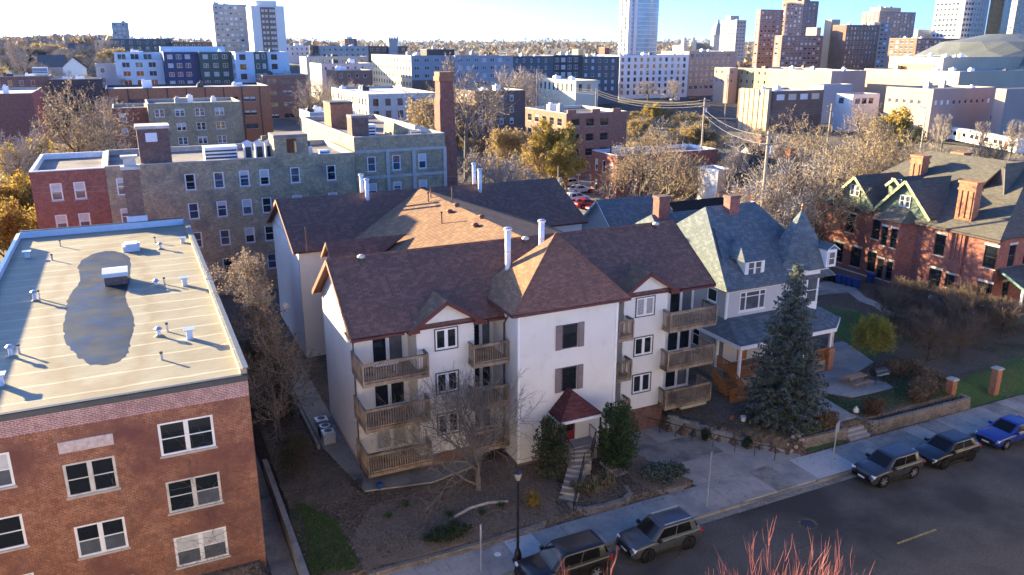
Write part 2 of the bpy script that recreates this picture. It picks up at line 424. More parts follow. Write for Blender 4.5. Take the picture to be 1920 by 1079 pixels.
gy = lines(35.6, 62, .45, [-300, -60, 0, 20, 34, 66, 72, 80, 90, 102, 116, 132, 150, 170, 195, 225, 260, 300, 350, 410, 480, 560, 660, 780, 920, 1100, 1350, 1700, 2200, 3000, 4200, 6000, 9000])
gv = [(x, y, gh(x, y)) for y in gy for x in gx]; nx = len(gx); gf = []; gm = []
for j in range(len(gy) - 1):
    for i in range(nx - 1):
        gf.append((j * nx + i, j * nx + i + 1, (j + 1) * nx + i + 1, (j + 1) * nx + i))
        cx, cy = (gx[i] + gx[i + 1]) / 2, (gy[j] + gy[j + 1]) / 2
        gm.append(0 if (-8 < cx < 92 and cy < 66) else 1)
tag(put('ground', mesh('ground', gv, gf, [M['soil'], M['city_ground']], gm)), 'dark soil and city ground of the block', kind='structure')
def sheet(name, poly, z, m, label, th=.1, parent=None, kind='structure'):
    b = MB(); b.prism(poly, z - th, z); o = b.build(name, M[m], parent)
    if parent is None: tag(o, label, kind=kind)
    return o
st_ = MB(); st_.box(-400, 19.4, -.2, 900, 33.15, 0.0)
street = tag(st_.build('street', M['asphalt']), 'dark asphalt street along the kerb', kind='structure')
t = NT('yellow_line', .8, .2); t.col(t.mix(t.ramp(t.noise(11, 5), .42, .6), (.42, .31, .07), (.13, .11, .06)))
for k in range(-2, 6):
    b = MB(); b.box(37.05 + 12.2 * k, 26.22, .003, 40.3 + 12.2 * k, 26.36, .007); b.build('lane_marking', M['yellow_line'], street)
b = MB(); b.prism([(33.9 + .42 * math.cos(a), 30.0 + .42 * math.sin(a)) for a in [i * math.pi / 8 for i in range(16)]], -.01, .012); b.build('manhole_cover', M['dark_metal'], street)
b = MB(); b.prism([(33.9 + .6 * math.cos(a) * (1 + .08 * math.sin(3 * a)), 30.0 + .55 * math.sin(a)) for a in [i * math.pi / 8 for i in range(16)]], -.05, .005); b.build('asphalt_patch', M['soil'], street)
rc = random.Random(12); plain('tar_seal', (.018, .018, .019), .6, .3, var=0)
for k in range(13):                                # sealed cracks
    x, y = rc.uniform(20, 75), rc.uniform(22, 32.3); a = rc.choice([0, 0, math.pi / 2]) + rc.uniform(-.15, .15); pts = [(x, y)]
    for i in range(rc.randint(6, 16)): a += rc.uniform(-.35, .35); x += math.cos(a) * .45; y = min(32.5, max(20, y + math.sin(a) * .45)); pts.append((x, y))
    b = MB()
    for (xa, ya), (xb, yb) in zip(pts, pts[1:]):
        d = Vector((xb - xa, yb - ya)); n = Vector((-d.y, d.x)).normalized() * .022; b.face([(xa - n.x, ya - n.y, .004), (xb - n.x, yb - n.y, .004), (xb + n.x, yb + n.y, .004), (xa + n.x, ya + n.y, .004)])
    b.build('crack_seal', M['tar_seal'], street)
gut = MB(); gut.box(-400, 33.15 - .45, -.1, 900, 33.15, .006)
tag(gut.build('gutter_pavement', M['concrete_old']), 'concrete gutter strip beside the kerb', kind='structure')
kb = thing('kerb', 'long concrete kerb between street and pavement', 'kerb'); tag(kb, kind='structure')
x = -13.0
kme = MB(); kme.box(0, 0, -.1, 2.97, .19, .15); kme = mesh('kerb_stone', kme.v, kme.f, M['concrete_old'])
while x < 110:
    if not (30.2 < x < 37.6): put('kerb_stone', kme, kb, (x, 33.2, 0))
    else:
        lo = MB(); lo.box(0, 0, -.1, 2.97, .19, .04); put('kerb_stone', mesh('kerb_stone', lo.v, lo.f, M['concrete_old']), kb, (x, 33.2, 0))
    x += 3.0
sw = thing('pavement', 'pale concrete pavement of square slabs along the kerb', 'pavement'); tag(sw, kind='structure')
x = -14.0; rs = random.Random(3)
while x < 110:
    w = rs.choice([1.75, 1.8, 1.85]); m = 'concrete'
    if 15.0 < x < 17.4 or 38.0 < x < 41.4: m = 'concrete_new'
    elif rs.random() < .25: m = 'concrete_old'
    b = MB(); zt = .145 + rs.uniform(-.006, .006); b.box(0, 0, -.12, w - .025, 2.72, zt)
    put('slab', mesh('slab', b.v, b.f, M[m]), sw, (x, 33.42, 0)); x += w
pb = MB(); pb.box(-400, 33.41, -.25, 900, 36.2, .02); tag(pb.build('pavement_base', M['concrete_old']), 'mortar bed showing in the pavement joints', kind='structure')
b = MB(); b.prism([(15.75 + .2 * math.cos(a), 35.05 + .2 * math.sin(a)) for a in [i * math.pi / 6 for i in range(12)]], .1, .165)
tag(b.build('utility_cover', M['white_paint']), 'small round white utility cover set in the pavement', 'utility cover')
# far side pavement (outside the frame)
b = MB(); b.box(-400, 15.5, -.2, 900, 19.35, .14); tag(b.build('near_pavement', M['concrete']), 'concrete pavement on the near side of the street', kind='structure')
# driveway of large slabs
dv = thing('driveway', 'wide concrete driveway running up to the white apartment house', 'driveway'); tag(dv, kind='structure')
def clip(poly, a, b_, c):                          # keep a*x+b*y<=c
    out = []
    for i in range(len(poly)):
        p, q = poly[i], poly[(i + 1) % len(poly)]; dp, dq = a * p[0] + b_ * p[1] - c, a * q[0] + b_ * q[1] - c
        if dp <= 0: out.append(p)
        if dp * dq < 0: k = dp / (dp - dq); out.append((p[0] + (q[0] - p[0]) * k, p[1] + (q[1] - p[1]) * k))
    return out
for (xa, xb) in ((28, 31.6), (31.6, 35.0), (35.0, 40)):
    for (ya, yb) in ((36.1, 39.0), (39.0, 42.0), (42.0, 47.2)):
        P = clip(clip(clip(clip(DRIVE, 1, 0, xb - .012), -1, 0, -xa - .012), 0, 1, yb - .012), 0, -1, -ya - .012)
        if len(P) > 2:
            zz = .15 + .012 * rs.random(); b = MB(); b.prism(P, -.1, zz); b.build('slab', M[rs.choice(['concrete_old', 'concrete_old', 'concrete'])], dv)
b = MB(); b.prism(DRIVE, -.2, .06); b.build('base', M['concrete_old'], dv)
# draped natural ground covers
def drape(name, poly, m, label, dz=.012, res=.22, kind='structure', seed=1, jit=.07):
    r = random.Random(seed); x0, x1 = min(p[0] for p in poly), max(p[0] for p in poly); y0, y1 = min(p[1] for p in poly), max(p[1] for p in poly)
    nx, ny = int((x1 - x0) / res) + 2, int((y1 - y0) / res) + 2; idx = {}; v = []; f = []
    def vid(i, j):
        if (i, j) not in idx:
            x, y = x0 + i * res + r.uniform(-jit, jit), y0 + j * res + r.uniform(-jit, jit)
            idx[i, j] = len(v); v.append((x, y, gh(x0 + i * res, y0 + j * res) + dz + r.uniform(0, .015)))
        return idx[i, j]
    for j in range(ny):
        for i in range(nx):
            if inpoly(x0 + (i + .5) * res, y0 + (j + .5) * res, poly): f.append((vid(i, j), vid(i + 1, j), vid(i + 1, j + 1), vid(i, j + 1)))
    return tag(put(name, mesh(name, v, f, M[m], smooth=True)), label, kind=kind)
drape('lawn', [(46.5, 38.2), (56.2, 37.4), (57, 41), (54.5, 43.4), (53.6, 41.5), (53.4, 40.1), (48.6, 40.2), (47.0, 42.6)], 'lawn', 'green lawn between stepped path and patio', seed=2)
drape('lawn', [(57.2, 36.3), (92, 36.3), (92, 39), (75, 39.3), (70, 40.5), (62, 39.5), (57.2, 38.8)], 'lawn', 'rough grass verge beyond the retaining wall', seed=3)
drape('lawn', [(56.5, 45), (62, 47.5), (66, 55), (64, 58.5), (60, 58), (58, 50)], 'lawn', 'green lawn beside the grey house', seed=4)
drape('lawn', [(40.8, 37.4), (44.0, 37.5), (44.2, 41), (41, 41.5)], 'lawn', 'dark lawn at the foot of the spruce', seed=5)
drape('lawn', [(52.2, 44.0), (53.5, 45.6), (53.3, 46.8), (51.8, 45.9)], 'lawn', 'small lawn patch at the porch corner', seed=6)
drape('lawn', [(40.2, 36.24), (43.9, 36.24), (43.6, 36.75), (40.6, 36.8)], 'lawn', 'narrow weedy strip below the planter wall', seed=7, dz=.06)
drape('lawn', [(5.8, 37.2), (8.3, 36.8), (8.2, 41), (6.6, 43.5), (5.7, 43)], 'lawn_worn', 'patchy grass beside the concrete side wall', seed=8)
drape('leaf_litter', [(5.8, 43.2), (9.6, 42.5), (10, 47), (8, 49.5), (5.8, 49)], 'leaf_ground', 'brown fallen leaf litter beside the side wall', kind='stuff', seed=9)
drape('mulch_bed', [(8.6, 36.5), (20.2, 36.5), (22.2, 40), (20.2, 43.5), (14, 42.6), (10.2, 41.4), (8.5, 39.2)], 'mulch', 'grey brown mulch bed in front of the white house', kind='stuff', seed=10)
drape('mulch_bed', [(27.0, 36.5), (30.3, 36.4), (29, 39), (28, 42), (26.6, 42), (26.6, 38)], 'mulch', 'reddish mulch under the juniper', kind='stuff', seed=11)
drape('soil_bed', [(33.9, 44.2), (40.3, 37.6), (41, 41), (42.3, 47.5), (37.5, 49.5), (34, 46.5)], 'mulch', 'bare brown planting bed under the right balconies', kind='stuff', seed=12)
drape('garden_bed', [(58, 40), (75, 40.5), (77, 49), (70, 57), (66.5, 55), (62.3, 47.2), (57.2, 44.5)], 'leaf_ground', 'leaf strewn garden under the bare thicket', kind='stuff', seed=13, res=.35)
sheet('path', [(44.35, 37.75), (46.3, 37.75), (46.9, 42.6), (46.25, 46), (44.4, 46)], 1.0, 'concrete', 'pale concrete path from steps to porch')
sheet('patio', [(46.3, 43.3), (48.8, 40.4), (53.3, 40.3), (53.6, 41.4), (52.2, 42.9), (52.8, 43.8), (56.3, 44.9), (58.0, 49.8), (56.0, 49.8), (53.3, 46.6), (51.2, 45.2), (46.95, 45.2)], 1.006, 'concrete', 'pale concrete patio with picnic table')
bp = [at_z(u, v, 1.03) for u, v in ((1515, 556), (1590, 548), (1612, 565), (1640, 575), (1660, 590), (1700, 600), (1700, 595), (1664, 582), (1648, 568), (1622, 557), (1604, 540), (1560, 527), (1522, 532))]
sheet('garden_path', [(p.x, p.y) for p in bp], 1.03, 'concrete', 'winding concrete garden path by the brick house')
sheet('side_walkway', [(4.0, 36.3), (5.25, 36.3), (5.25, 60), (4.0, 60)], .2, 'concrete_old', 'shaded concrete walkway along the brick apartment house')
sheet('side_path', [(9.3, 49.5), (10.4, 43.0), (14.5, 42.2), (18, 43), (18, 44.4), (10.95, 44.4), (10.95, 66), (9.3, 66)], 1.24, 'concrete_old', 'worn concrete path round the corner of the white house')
# ------------------------------------------------------------------ block retaining walls, steps, rails
_bm = {}
def block_mesh(l, h, d, m):
    k = (l, h, d, m)
    if k not in _bm:
        c = .025; b = MB(); P = [(-l / 2, 0), (l / 2, 0), (l / 2, -d + c), (l / 2 - c, -d), (-l / 2 + c, -d), (-l / 2, -d + c)]
        b.prism(P, 0.004, h - .006); _bm[k] = mesh('block', b.v, b.f, M[m])
    return _bm[k]
def block_wall(name, label, pts, zb, zt, m='block_wall', l=.42, h=.15, d=.28, cap=None):
    root = thing(name, label, 'retaining wall', (pts[0][0], pts[0][1], zb)); r = random.Random(len(pts) * 7 + int(pts[0][0]))
    L = [0.0]
    for a, b in zip(pts, pts[1:]): L.append(L[-1] + math.dist(a, b))
    def pos(s):
        for i in range(len(pts) - 1):
            if s <= L[i + 1] or i == len(pts) - 2:
                k = (s - L[i]) / (L[i + 1] - L[i]); a, b = pts[i], pts[i + 1]
                return a[0] + (b[0] - a[0]) * k, a[1] + (b[1] - a[1]) * k, math.atan2(b[1] - a[1], b[0] - a[0])
    ztf = zt if callable(zt) else (lambda s: zt)
    n = int(round((max(ztf(0), ztf(L[-1])) - zb) / h))
    for c in range(n):
        s = l / 2 if c % 2 else l
        while s < L[-1]:
            if zb + (c + 1) * h <= ztf(s) + .06:
                x, y, a = pos(s); last = zb + (c + 2) * h > ztf(s) + .06
                k = r.uniform(-.015, .015) - .02 * c
                o = put('block', block_mesh(l - .012, h, d, cap if (last and cap) else m), root, (x - math.sin(a) * -k - pts[0][0], y + math.cos(a) * -k - pts[0][1], c * h), a + r.uniform(-.02, .02))
            s += l
    f = MB()
    for i in range(len(pts) - 1):
        a, b = Vector((*pts[i], zb)), Vector((*pts[i + 1], zb)); dd = (b - a).normalized(); nn = Vector((-dd.y, dd.x, 0))
        za, zc = ztf(L[i]) - .16, ztf(L[i + 1]) - .16
        if max(za, zc) - zb < .05: continue
        f.face([a + nn * .05, b + nn * .05, Vector((b.x, b.y, max(zc, zb + .02))) + nn * .05, Vector((a.x, a.y, max(za, zb + .02))) + nn * .05])
    if f.f: f.build('backing', M['soil'], root)
    return root
block_wall('block_retaining_wall', 'tan block retaining wall curving beside the lawn steps', [(46.5, 38.3), (46.4, 37.3), (46.75, 36.85), (47.4, 36.62), (52, 36.55), (57.0, 36.5), (57.1, 37.2)], .1, 1.08)
block_wall('block_planter_wall', 'tan block planter wall left of the lawn steps', [(39.6, 38.4), (40.2, 37.0), (42.0, 36.9), (44.2, 36.85), (44.2, 38.0)], .1, 1.0)
block_wall('block_driveway_wall', 'grey block wall with creeper rising along the driveway', [(33.45, 43.6), (35.6, 41.0), (37.8, 38.4), (39.5, 36.45)], .1, lambda s: 1.35 - s * .12, 'block_grey', cap='block_grey')
block_wall('curved_planter_wall', 'low tan block wall curving around the ornamental grass bed', [(21.75, 37.6), (21.75, 36.9), (22.2, 36.55), (23.5, 36.4), (25.0, 36.45), (25.6, 36.8), (25.8, 37.6)], .12, .62, l=.34)
block_wall('pavement_edge_wall', 'low block edging wall between mulch bed and pavement', [(8.6, 36.35), (12, 36.3), (16, 36.28), (19.0, 36.4), (20.0, 37.0), (20.3, 37.7)], .12, .5)
block_wall('juniper_edge_wall', 'short block edging below the spreading juniper', [(26.75, 38.0), (27.0, 37.0), (28.0, 36.5), (29.6, 36.4)], .12, .42)
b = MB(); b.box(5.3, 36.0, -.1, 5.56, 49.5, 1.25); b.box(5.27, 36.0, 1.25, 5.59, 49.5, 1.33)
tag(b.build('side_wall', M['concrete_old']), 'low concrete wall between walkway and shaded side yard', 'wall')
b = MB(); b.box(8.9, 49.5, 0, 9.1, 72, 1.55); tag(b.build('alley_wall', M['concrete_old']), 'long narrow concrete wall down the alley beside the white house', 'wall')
# entry steps
es = thing('entry_steps', 'concrete entry stairs winding up to the red front door', 'stairs', (23, 39, 0))
def step(parent, c, d, w, run, z0, z1, m='concrete'):
    d = Vector((d[0], d[1])).normalized(); n = Vector((-d.y, d.x)); c = Vector(c)
    P = [c - n * w / 2, c + n * w / 2, c + n * w / 2 + d * run, c - n * w / 2 + d * run]
    b = MB(); b.prism([(p.x, p.y) for p in P], z0, z1); return b.build('step', M[m], parent)
a, e = Vector((21.1, 37.0)), Vector((23.55, 39.75)); dd = (e - a)
for i in range(8): step(es, a + dd * (i / 8), dd, 1.15, dd.length / 8 + .25, -.05, .30 + i * .155)
step(es, (23.75, 39.6), (.25, 1), 1.3, .65, 0, 1.5)
for i in range(3): step(es, (24.05 + i * .12, 40.05 + i * .28), (.3, 1), 1.35, .5, 0, 1.66 + i * .155)
b = MB(); b.box(23.55, 40.9, .2, 25.75, 41.97, 2.04); b.build('landing', M['concrete'], es)
# second walk on the right of the bed
rw = thing('side_steps', 'sloping concrete side walk with black railing by the bed', 'steps', (26.2, 38, 0))
for i in range(6): step(rw, (26.45 - i * .06, 37.0 + i * .55), (-.1, 1), 1.0, .6, 0, .24 + i * .16)
def railing(name, label, pts, h=.95, pick=.16, posts=1.3, m='black_iron', rails=(.12,), r=.022, group=None):
    root = thing(name, label, 'railing', pts[0], group); V = [Vector(p) for p in pts]
    b = MB(); b.tube([p + Vector((0, 0, h)) for p in V], r * 1.2, 5); b.build('top_rail', M[m], root)
    for q in rails: b = MB(); b.tube([p + Vector((0, 0, q)) for p in V], r * .8, 4); b.build('bottom_rail', M[m], root)
    pm = MB(); pm.tube([(0, 0, rails[0] if rails else 0), (0, 0, h)], r * .55, 4); pm = mesh('picket', pm.v, pm.f, M[m])
    qm = MB(); qm.tube([(0, 0, -.05), (0, 0, h + .02)], r, 5); qm = mesh('post', qm.v, qm.f, M[m])
    for A, B in zip(V, V[1:]):
        L = (B - A).length; n = max(1, round(L / posts))
        for i in range(n + 1): put('post', qm, root, A + (B - A) * (i / n) - V[0])
        if pick:
            k = int(L / pick)
            for i in range(1, k): put('picket', pm, root, A + (B - A) * (i / k) - V[0])
    return root
dn = Vector((-dd.y, dd.x)).normalized()
p0, p1 = a - dn * .55, e - dn * .45
railing('stair_railing', 'black iron picket railing on the right of the lower entry stairs', [(p0.x, p0.y, .2), (p1.x, p1.y, 1.5), (24.65, 39.75, 1.55)], .9)
railing('stair_railing', 'black iron rail on the left side of the entry landing', [(23.45, 40.0, 1.55), (23.6, 41.9, 2.04)], .95)
railing('stair_railing', 'black iron railing right of the landing under the canopy', [(24.75, 40.0, 1.6), (25.65, 40.95, 2.04), (25.7, 41.9, 2.04)], .95)
railing('stair_railing', 'black iron picket railing down the side walk by the grass bed', [(24.85, 39.9, 1.5), (25.75, 39.6, 1.0), (25.98, 37.1, .3)], .9)
railing('driveway_rail', 'long black handrail on thin posts along the driveway wall', [(31.9, 44.3, .15), (33.9, 41.2, .15), (35.6, 38.6, .15), (37.3, 36.5, .15)], .98, None, 1.25, rails=(), r=.024)
ls = thing('lawn_steps', 'pale concrete steps rising from pavement to lawn path', 'steps', (45.3, 37, 0))
for i in range(5): b = MB(); b.box(44.32, 36.35 + i * .32, 0, 46.3, 37.95, .28 + i * .165 - (.004 if i == 4 else 0)); b.build('step', M['concrete'], ls)
# ------------------------------------------------------------------ brick apartment house with flat roof (left)
t = NT('roof_membrane', .7, .25)
f = t.noise(.35, 6); c = t.mix(t.ramp(f, .35, .7), (.26, .225, .15), (.34, .3, .21))
c = t.mix(t.ramp(t.noise(1.4, 6), .55, .75, 0, .5), c, (.25, .205, .135))
c = t.mix(t.ramp(t.noise(7, 5, stretch=(.3, 2.5, 1)), .5, .7, 0, .25), c, (.47, .435, .35))
sx = t.n('SeparateXYZ'); t.l(t.pos(), sx.inputs[0])
wob = t.math('MULTIPLY', t.noise(.5, 2), .5)
fr = t.math('FRACT', t.math('MULTIPLY', t.math('ADD', sx.outputs[1], wob), .52))
seam = t.math('LESS_THAN', fr, .045)
c = t.mix(t.math('MULTIPLY', seam, .45), c, (.5, .475, .4))
# brown tide mark around the ponded water
dx = t.math('DIVIDE', t.math('SUBTRACT', sx.outputs[0], -2.9), 2.75); dy = t.math('DIVIDE', t.math('SUBTRACT', sx.outputs[1], 55.5), 15.2)
rr = t.math('ADD', t.math('ADD', t.math('MULTIPLY', dx, dx), t.math('MULTIPLY', dy, dy)), t.math('MULTIPLY', t.math('SUBTRACT', t.noise(.55, 4), .5), 1.3))
band = t.math('MULTIPLY', t.ramp(rr, .75, 1.0), t.ramp(rr, 1.5, 1.05))
c = t.mix(t.math('MULTIPLY', band, .5), c, (.22, .16, .085))
t.col(c)
h = t.math('ADD', t.math('MULTIPLY', t.ramp(fr, .0, .08, 1, 0), 1.0), t.math('MULTIPLY', t.noise(1.1, 5), .9)); t.bump(h, .35, .05)
LB = thing('brick_apartment_house', 'dark red brick apartment house with pale flat roof holding a puddle', 'building', (-2.9, 58, 0))
X0, X1, Y0, Y1, ZT = -9.7, 3.85, 39.07, 78.2, 11.95
FS = Face('S', X0, Y0); FE = Face('E', X1, Y0)
ops = []
wl = []
for z in (8.13, 4.93, 1.73):
    wl += [(-.52, z, 2.54, 1.74), (-9.25, z, 2.54, 1.7)]
for z in (6.95, 3.6, .25): wl.append((-4.75, z, 2.2, 1.72))
ops = [(x - X0, x - X0 + w, z, z + h) for x, z, w, h in wl]
b = MB(); wall(b, FS, 0, X1 - X0, -.3, 10.55, ops, .14)
eops = [(y - Y0, y - Y0 + 1.3, z, z + 1.6) for y in (44, 49, 55, 61, 67, 73) for z in (8.1, 4.9, 1.7)]
wall(b, FE, 0, Y1 - Y0, -.3, ZT - .25, eops, .14)
wall(b, Face('W', X0, Y1), 0, Y1 - Y0, -.3, ZT - .25); wall(b, Face('N', X1, Y1), 0, X1 - X0, -.3, ZT - .25)
b.build('wall', M['brick_left'], LB)
b = MB(); wall(b, Face('S', X0, Y0 - .04), 0, X1 - X0, 10.55, 11.62); b.face([FS.pt(0, 10.55, .04), FS.pt(0, 10.55, 0), FS.pt(X1 - X0, 10.55, 0), FS.pt(X1 - X0, 10.55, .04)])
b.face([(X1, Y0 - .04, 10.55), (X1, Y0, 10.55), (X1, Y0, 11.62), (X1, Y0 - .04, 11.62)]); b.build('brick_band', M['brick_left_band'], LB)
r3 = random.Random(5)
for i, (x, z, w, h) in enumerate(wl):
    gm = [['glass', 'glass'], ['glass_grey', 'glass'], ['glass', 'glass', 'glass_grey', 'glass']][i % 3]
    window(LB, FS, x - X0, z, w, h, 'pair', 'limestone' if i % 4 == 2 else 'white_paint', tuple(gm), .06, (.5, 'blind') if i in (4, 1) else None, 'concrete_trim', .09)
for o_ in eops: window(LB, FE, o_[0], o_[2], 1.3, 1.6, 'dh', 'white_paint', 'glass', .06)
b = MB(); b.box(-4.78, Y0 - .07, 9.28, -2.47, Y0 + .1, 9.86); b.build('stone_plaque', plain('plaque_stone', (.5, .4, .36), .85, .2, var=.25, scale=4), LB)
b = MB(); b.box(X0 + .25, Y0 - .02, 11.5, X1 - .3, Y1 - .3, 11.66); b.build('roof', M['roof_membrane'], LB)
# parapets: white sides and back, dark metal drip edge at the front
b = MB(); b.box(X1 - .3, Y0 + .02, 11.66, X1 + .02, Y1, 12.02); b.build('parapet', M['roof_membrane'], LB)
b = MB(); b.box(X0 - .02, Y0 + .02, 11.66, X0 + .25, Y1, 12.05); b.build('parapet', M['white_metal'], LB)
b = MB(); b.box(X0 + .25, Y1 - .3, 11.66, X1 - .3, Y1 + .05, 12.2); b.build('parapet', M['white_metal'], LB)
plain('coping_grey', (.12, .135, .15), .5, .4, .3); plain('drip_edge', (.055, .06, .065), .5, .4)
for i in range(13):
    y = Y0 + .02 + i * 3; b = MB(); b.box(X1 - .16, y, 12.02, X1 + .1, min(y + 2.985, Y1), 12.06); b.build('coping', M['coping_grey'], LB)
for i in range(5):
    x = X0 + i * 2.71; b = MB(); b.box(x, Y0 - .16, 11.42, x + 2.7, Y0 - .045, 11.75); b.box(x, Y0 - .16, 11.7, x + 2.7, Y0 + .1, 11.74); b.build('drip_edge', M['drip_edge'], LB)
b = MB(); b.box(X0 + .25, Y1 - .12, 12.2, X1 - .3, Y1 + .15, 12.25); b.build('coping', M['dark_metal'], LB)
# chimney at the back wall
ch = MB(); ch.box(-.95, Y1 + .06, 8, .45, Y1 + 1.2, 16.9); cho = ch.build('chimney', M['brick_brown'], LB)
b = MB(); b.box(-1.05, Y1 - .05, 16.9, .55, Y1 + 1.3, 17.2); b.box(-.75, Y1 + .2, 17.2, .25, Y1 + 1.0, 17.9); b.box(-.95, Y1 + .05, 17.9, .45, Y1 + 1.15, 18.1); b.build('chimney_cap', M['limestone'], cho)
b = MB(); b.box(-1.1, Y1 - .1, 11.6, .6, Y1 + .05, 12.75); b.build('flashing', M['white_metal'], cho)
# ponded water
pp = [(150, 490), (172, 477), (200, 470), (228, 473), (243, 485), (244, 510), (243, 530), (233, 552), (240, 575), (252, 600), (250, 625), (243, 648), (236, 668), (220, 679), (196, 684), (172, 683), (148, 672), (135, 655), (122, 640), (118, 618), (122, 590), (126, 565), (138, 545), (150, 530), (149, 515), (145, 503)]
pts = [at_z(u, v, 11.67) for u, v in pp]
cen = sum(pts, Vector()) / len(pts); rr_ = random.Random(2); fine = []
for i, p in enumerate(pts):
    q = pts[(i + 1) % len(pts)]
    for k in range(5):
        s_ = p.lerp(q, k / 5); fine.append((s_.x + rr_.uniform(-.07, .07), s_.y + rr_.uniform(-.12, .12)))
t = NT('pond_water', .5, .12); t.col(t.mix(t.ramp(t.noise(.5, 6), .35, .7), (.02, .025, .032), (.05, .055, .062))); t.put(t.b, 'Roughness', t.ramp(t.noise(.8, 5), .35, .7, .35, .7))
t.bump(t.noise(2.5, 3), .05, .01)
b = MB(); b.prism(fine, 11.655, 11.668); tag(b.build('puddle_water', M['pond_water']), 'dark puddle of ponded rain water on the flat roof', kind='structure')
# roof vents, curb boxes
def vent(x, y, kind, z=11.66, h=.5):
    o = None
    if kind == 'mushroom':
        o = thing('roof_vent', '', 'vent', (x, y, z)); b = MB(); b.tube([(x, y, z - .02), (x, y, z + h)], .11, 8); b.build('pipe', M['white_metal'], o)
        b = MB(); b.lathe((x, y, z + h), [(.2, 0), (.22, .06), (.1, .17), (.02, .19)], 10); b.build('cap', M['galv'], o)
        b = MB(); b.lathe((x, y, z), [(.3, 0), (.2, .06), (.13, .1)], 10); b.build('flashing', M['roof_membrane'], o)
    elif kind == 'pipe':
        o = thing('vent_pipe', '', 'pipe', (x, y, z)); b = MB(); b.tube([(x, y, z - .02), (x, y, z + h)], .07, 8); b.build('pipe', M['galv'], o)
        b = MB(); b.tube([(x, y, z + h), (x, y, z + h + .1)], .085, 8); b.build('collar', M['dark_metal'], o)
    elif kind == 'hood':
        o = thing('vent_hood', '', 'vent', (x, y, z)); b = MB(); b.box(x - .16, y - .16, z - .02, x + .16, y + .16, z + h); b.build('stack', M['white_metal'], o)
        b = MB(); b.slab([(x - .3, y - .3, z + h + .02), (x + .3, y - .3, z + h + .02), (x + .3, y + .3, z + h + .02), (x - .3, y + .3, z + h + .02)], .05); b.box(x - .2, y - .2, z + h - .1, x + .2, y + .2, z + h - .03); b.build('hood', M['galv'], o)
    return o
VL = [(-8.3, 70.4, 'hood', .5, 'galvanised vent hood in the shaded back corner of the flat roof'), (-6.5, 68.6, 'pipe', .4, 'short vent pipe behind the puddle near the roof shade line'),
      (-6.8, 57.5, 'mushroom', .55, 'capped vent left of the puddle at mid roof'), (-6.6, 57.9, 'pipe', .5, 'slim pipe standing behind the capped vent left of the puddle'),
      (-7.1, 47.0, 'mushroom', .5, 'capped vent at the shade line by the front left'), (-6.75, 47.3, 'pipe', .45, 'dark collared pipe beside the front left capped vent'),
      (-7.15, 42.9, 'hood', .6, 'vent hood at the front left edge of the flat roof'), (-6.2, 73.3, 'pipe', .45, 'thin white pipe at the back of the flat roof'),
      (.87, 71.4, 'pipe', .4, 'thin pipe near the back wall right of the curb box'), (1.17, 68.8, 'mushroom', .4, 'small capped vent behind the sunlit roof centre'),
      (2.96, 70.4, 'hood', .45, 'vent hood by the back right corner of the flat roof'), (.42, 57.7, 'mushroom', .35, 'low capped vent right of the puddle box'),
      (.95, 57.95, 'pipe', .4, 'dark topped pipe next to the low capped vent'), (2.2, 57.0, 'hood', .6, 'vent hood near the right parapet at mid roof'),
      (.13, 47.0, 'mushroom', .4, 'capped vent at the sunlit front of the roof'), (.6, 47.6, 'pipe', .45, 'collared pipe beside the sunlit front vent'),
      (1.68, 45.8, 'hood', .6, 'vent hood casting a long shadow at the front right'), (.1, 43.1, 'pipe', .35, 'short white pipe alone near the front edge')]
for x, y, k, h, lab in VL: tag(vent(x, y, k, 11.66, h), lab, group='vents on the flat roof')
o = thing('roof_hatch', 'white topped brick roof hatch standing in the puddle', 'roof hatch', (-2.1, 60, 11.66))
b = MB(); b.box(-2.75, 59.2, 11.6, -1.35, 60.9, 12.25); b.build('curb', M['brick_brown'], o)
b = MB(); b.box(-2.85, 59.1, 12.25, -1.25, 61.0, 12.5); b.slab([(-2.85, 59.1, 12.53), (-1.25, 59.1, 12.53), (-1.25, 60.1, 12.66), (-2.85, 60.1, 12.66)], .03); b.build('lid', M['white_paint'], o)
o = thing('skylight_box', 'white rounded skylight box at the back of the flat roof', 'skylight', (-.95, 69.5, 11.66))
b = MB(); b.box(-1.55, 68.9, 11.6, -.35, 70.3, 12.05); b.build('curb', M['white_metal'], o)
b = MB(); b.slab([(-1.6, 68.85, 12.1), (-.3, 68.85, 12.1), (-.3, 70.35, 12.1), (-1.6, 70.35, 12.1)], .06); b.prism([(-1.4, 69.05), (-.5, 69.05), (-.5, 70.15), (-1.4, 70.15)], 12.1, 12.25); b.build('dome', M['white_paint'], o)
# bare climbing vine on the facade
vm = MB(); rv = random.Random(11)
def vine(x, z, ang, L, r):
    pts = [(x, Y0 - .025, z)]; 
    for i in range(int(L / .22)):
        ang += rv.uniform(-.5, .5); x += math.sin(ang) * .22; z += math.cos(ang) * .22
        if x > X1 - .05: ang = -abs(ang); x = X1 - .05
        if z < .2 or z > 9.6: break
        pts.append((x, Y0 - .025 - rv.uniform(0, .02), z))
        if rv.random() < .22 and r > .006 and L > 1: vine(x, z, ang + rv.choice([-1, 1]) * rv.uniform(.5, 1.2), L * .5, r * .65)
    if len(pts) > 1: vm.tube(pts, [max(.003, r * (1 - .7 * i / len(pts))) for i in range(len(pts))], 3, cap=False)
for x, z, L in ((1.0, .3, 5), (2.6, .3, 7), (3.3, .2, 8.5), (-1.5, .3, 4), (.2, .3, 3.5), (3.5, 2, 6)): vine(x, z, rv.uniform(-.4, .4), L, .014)
tag(vm.build('climbing_vine', M['bark']), 'bare climbing vine stems clinging to the dark brick facade', 'vine')
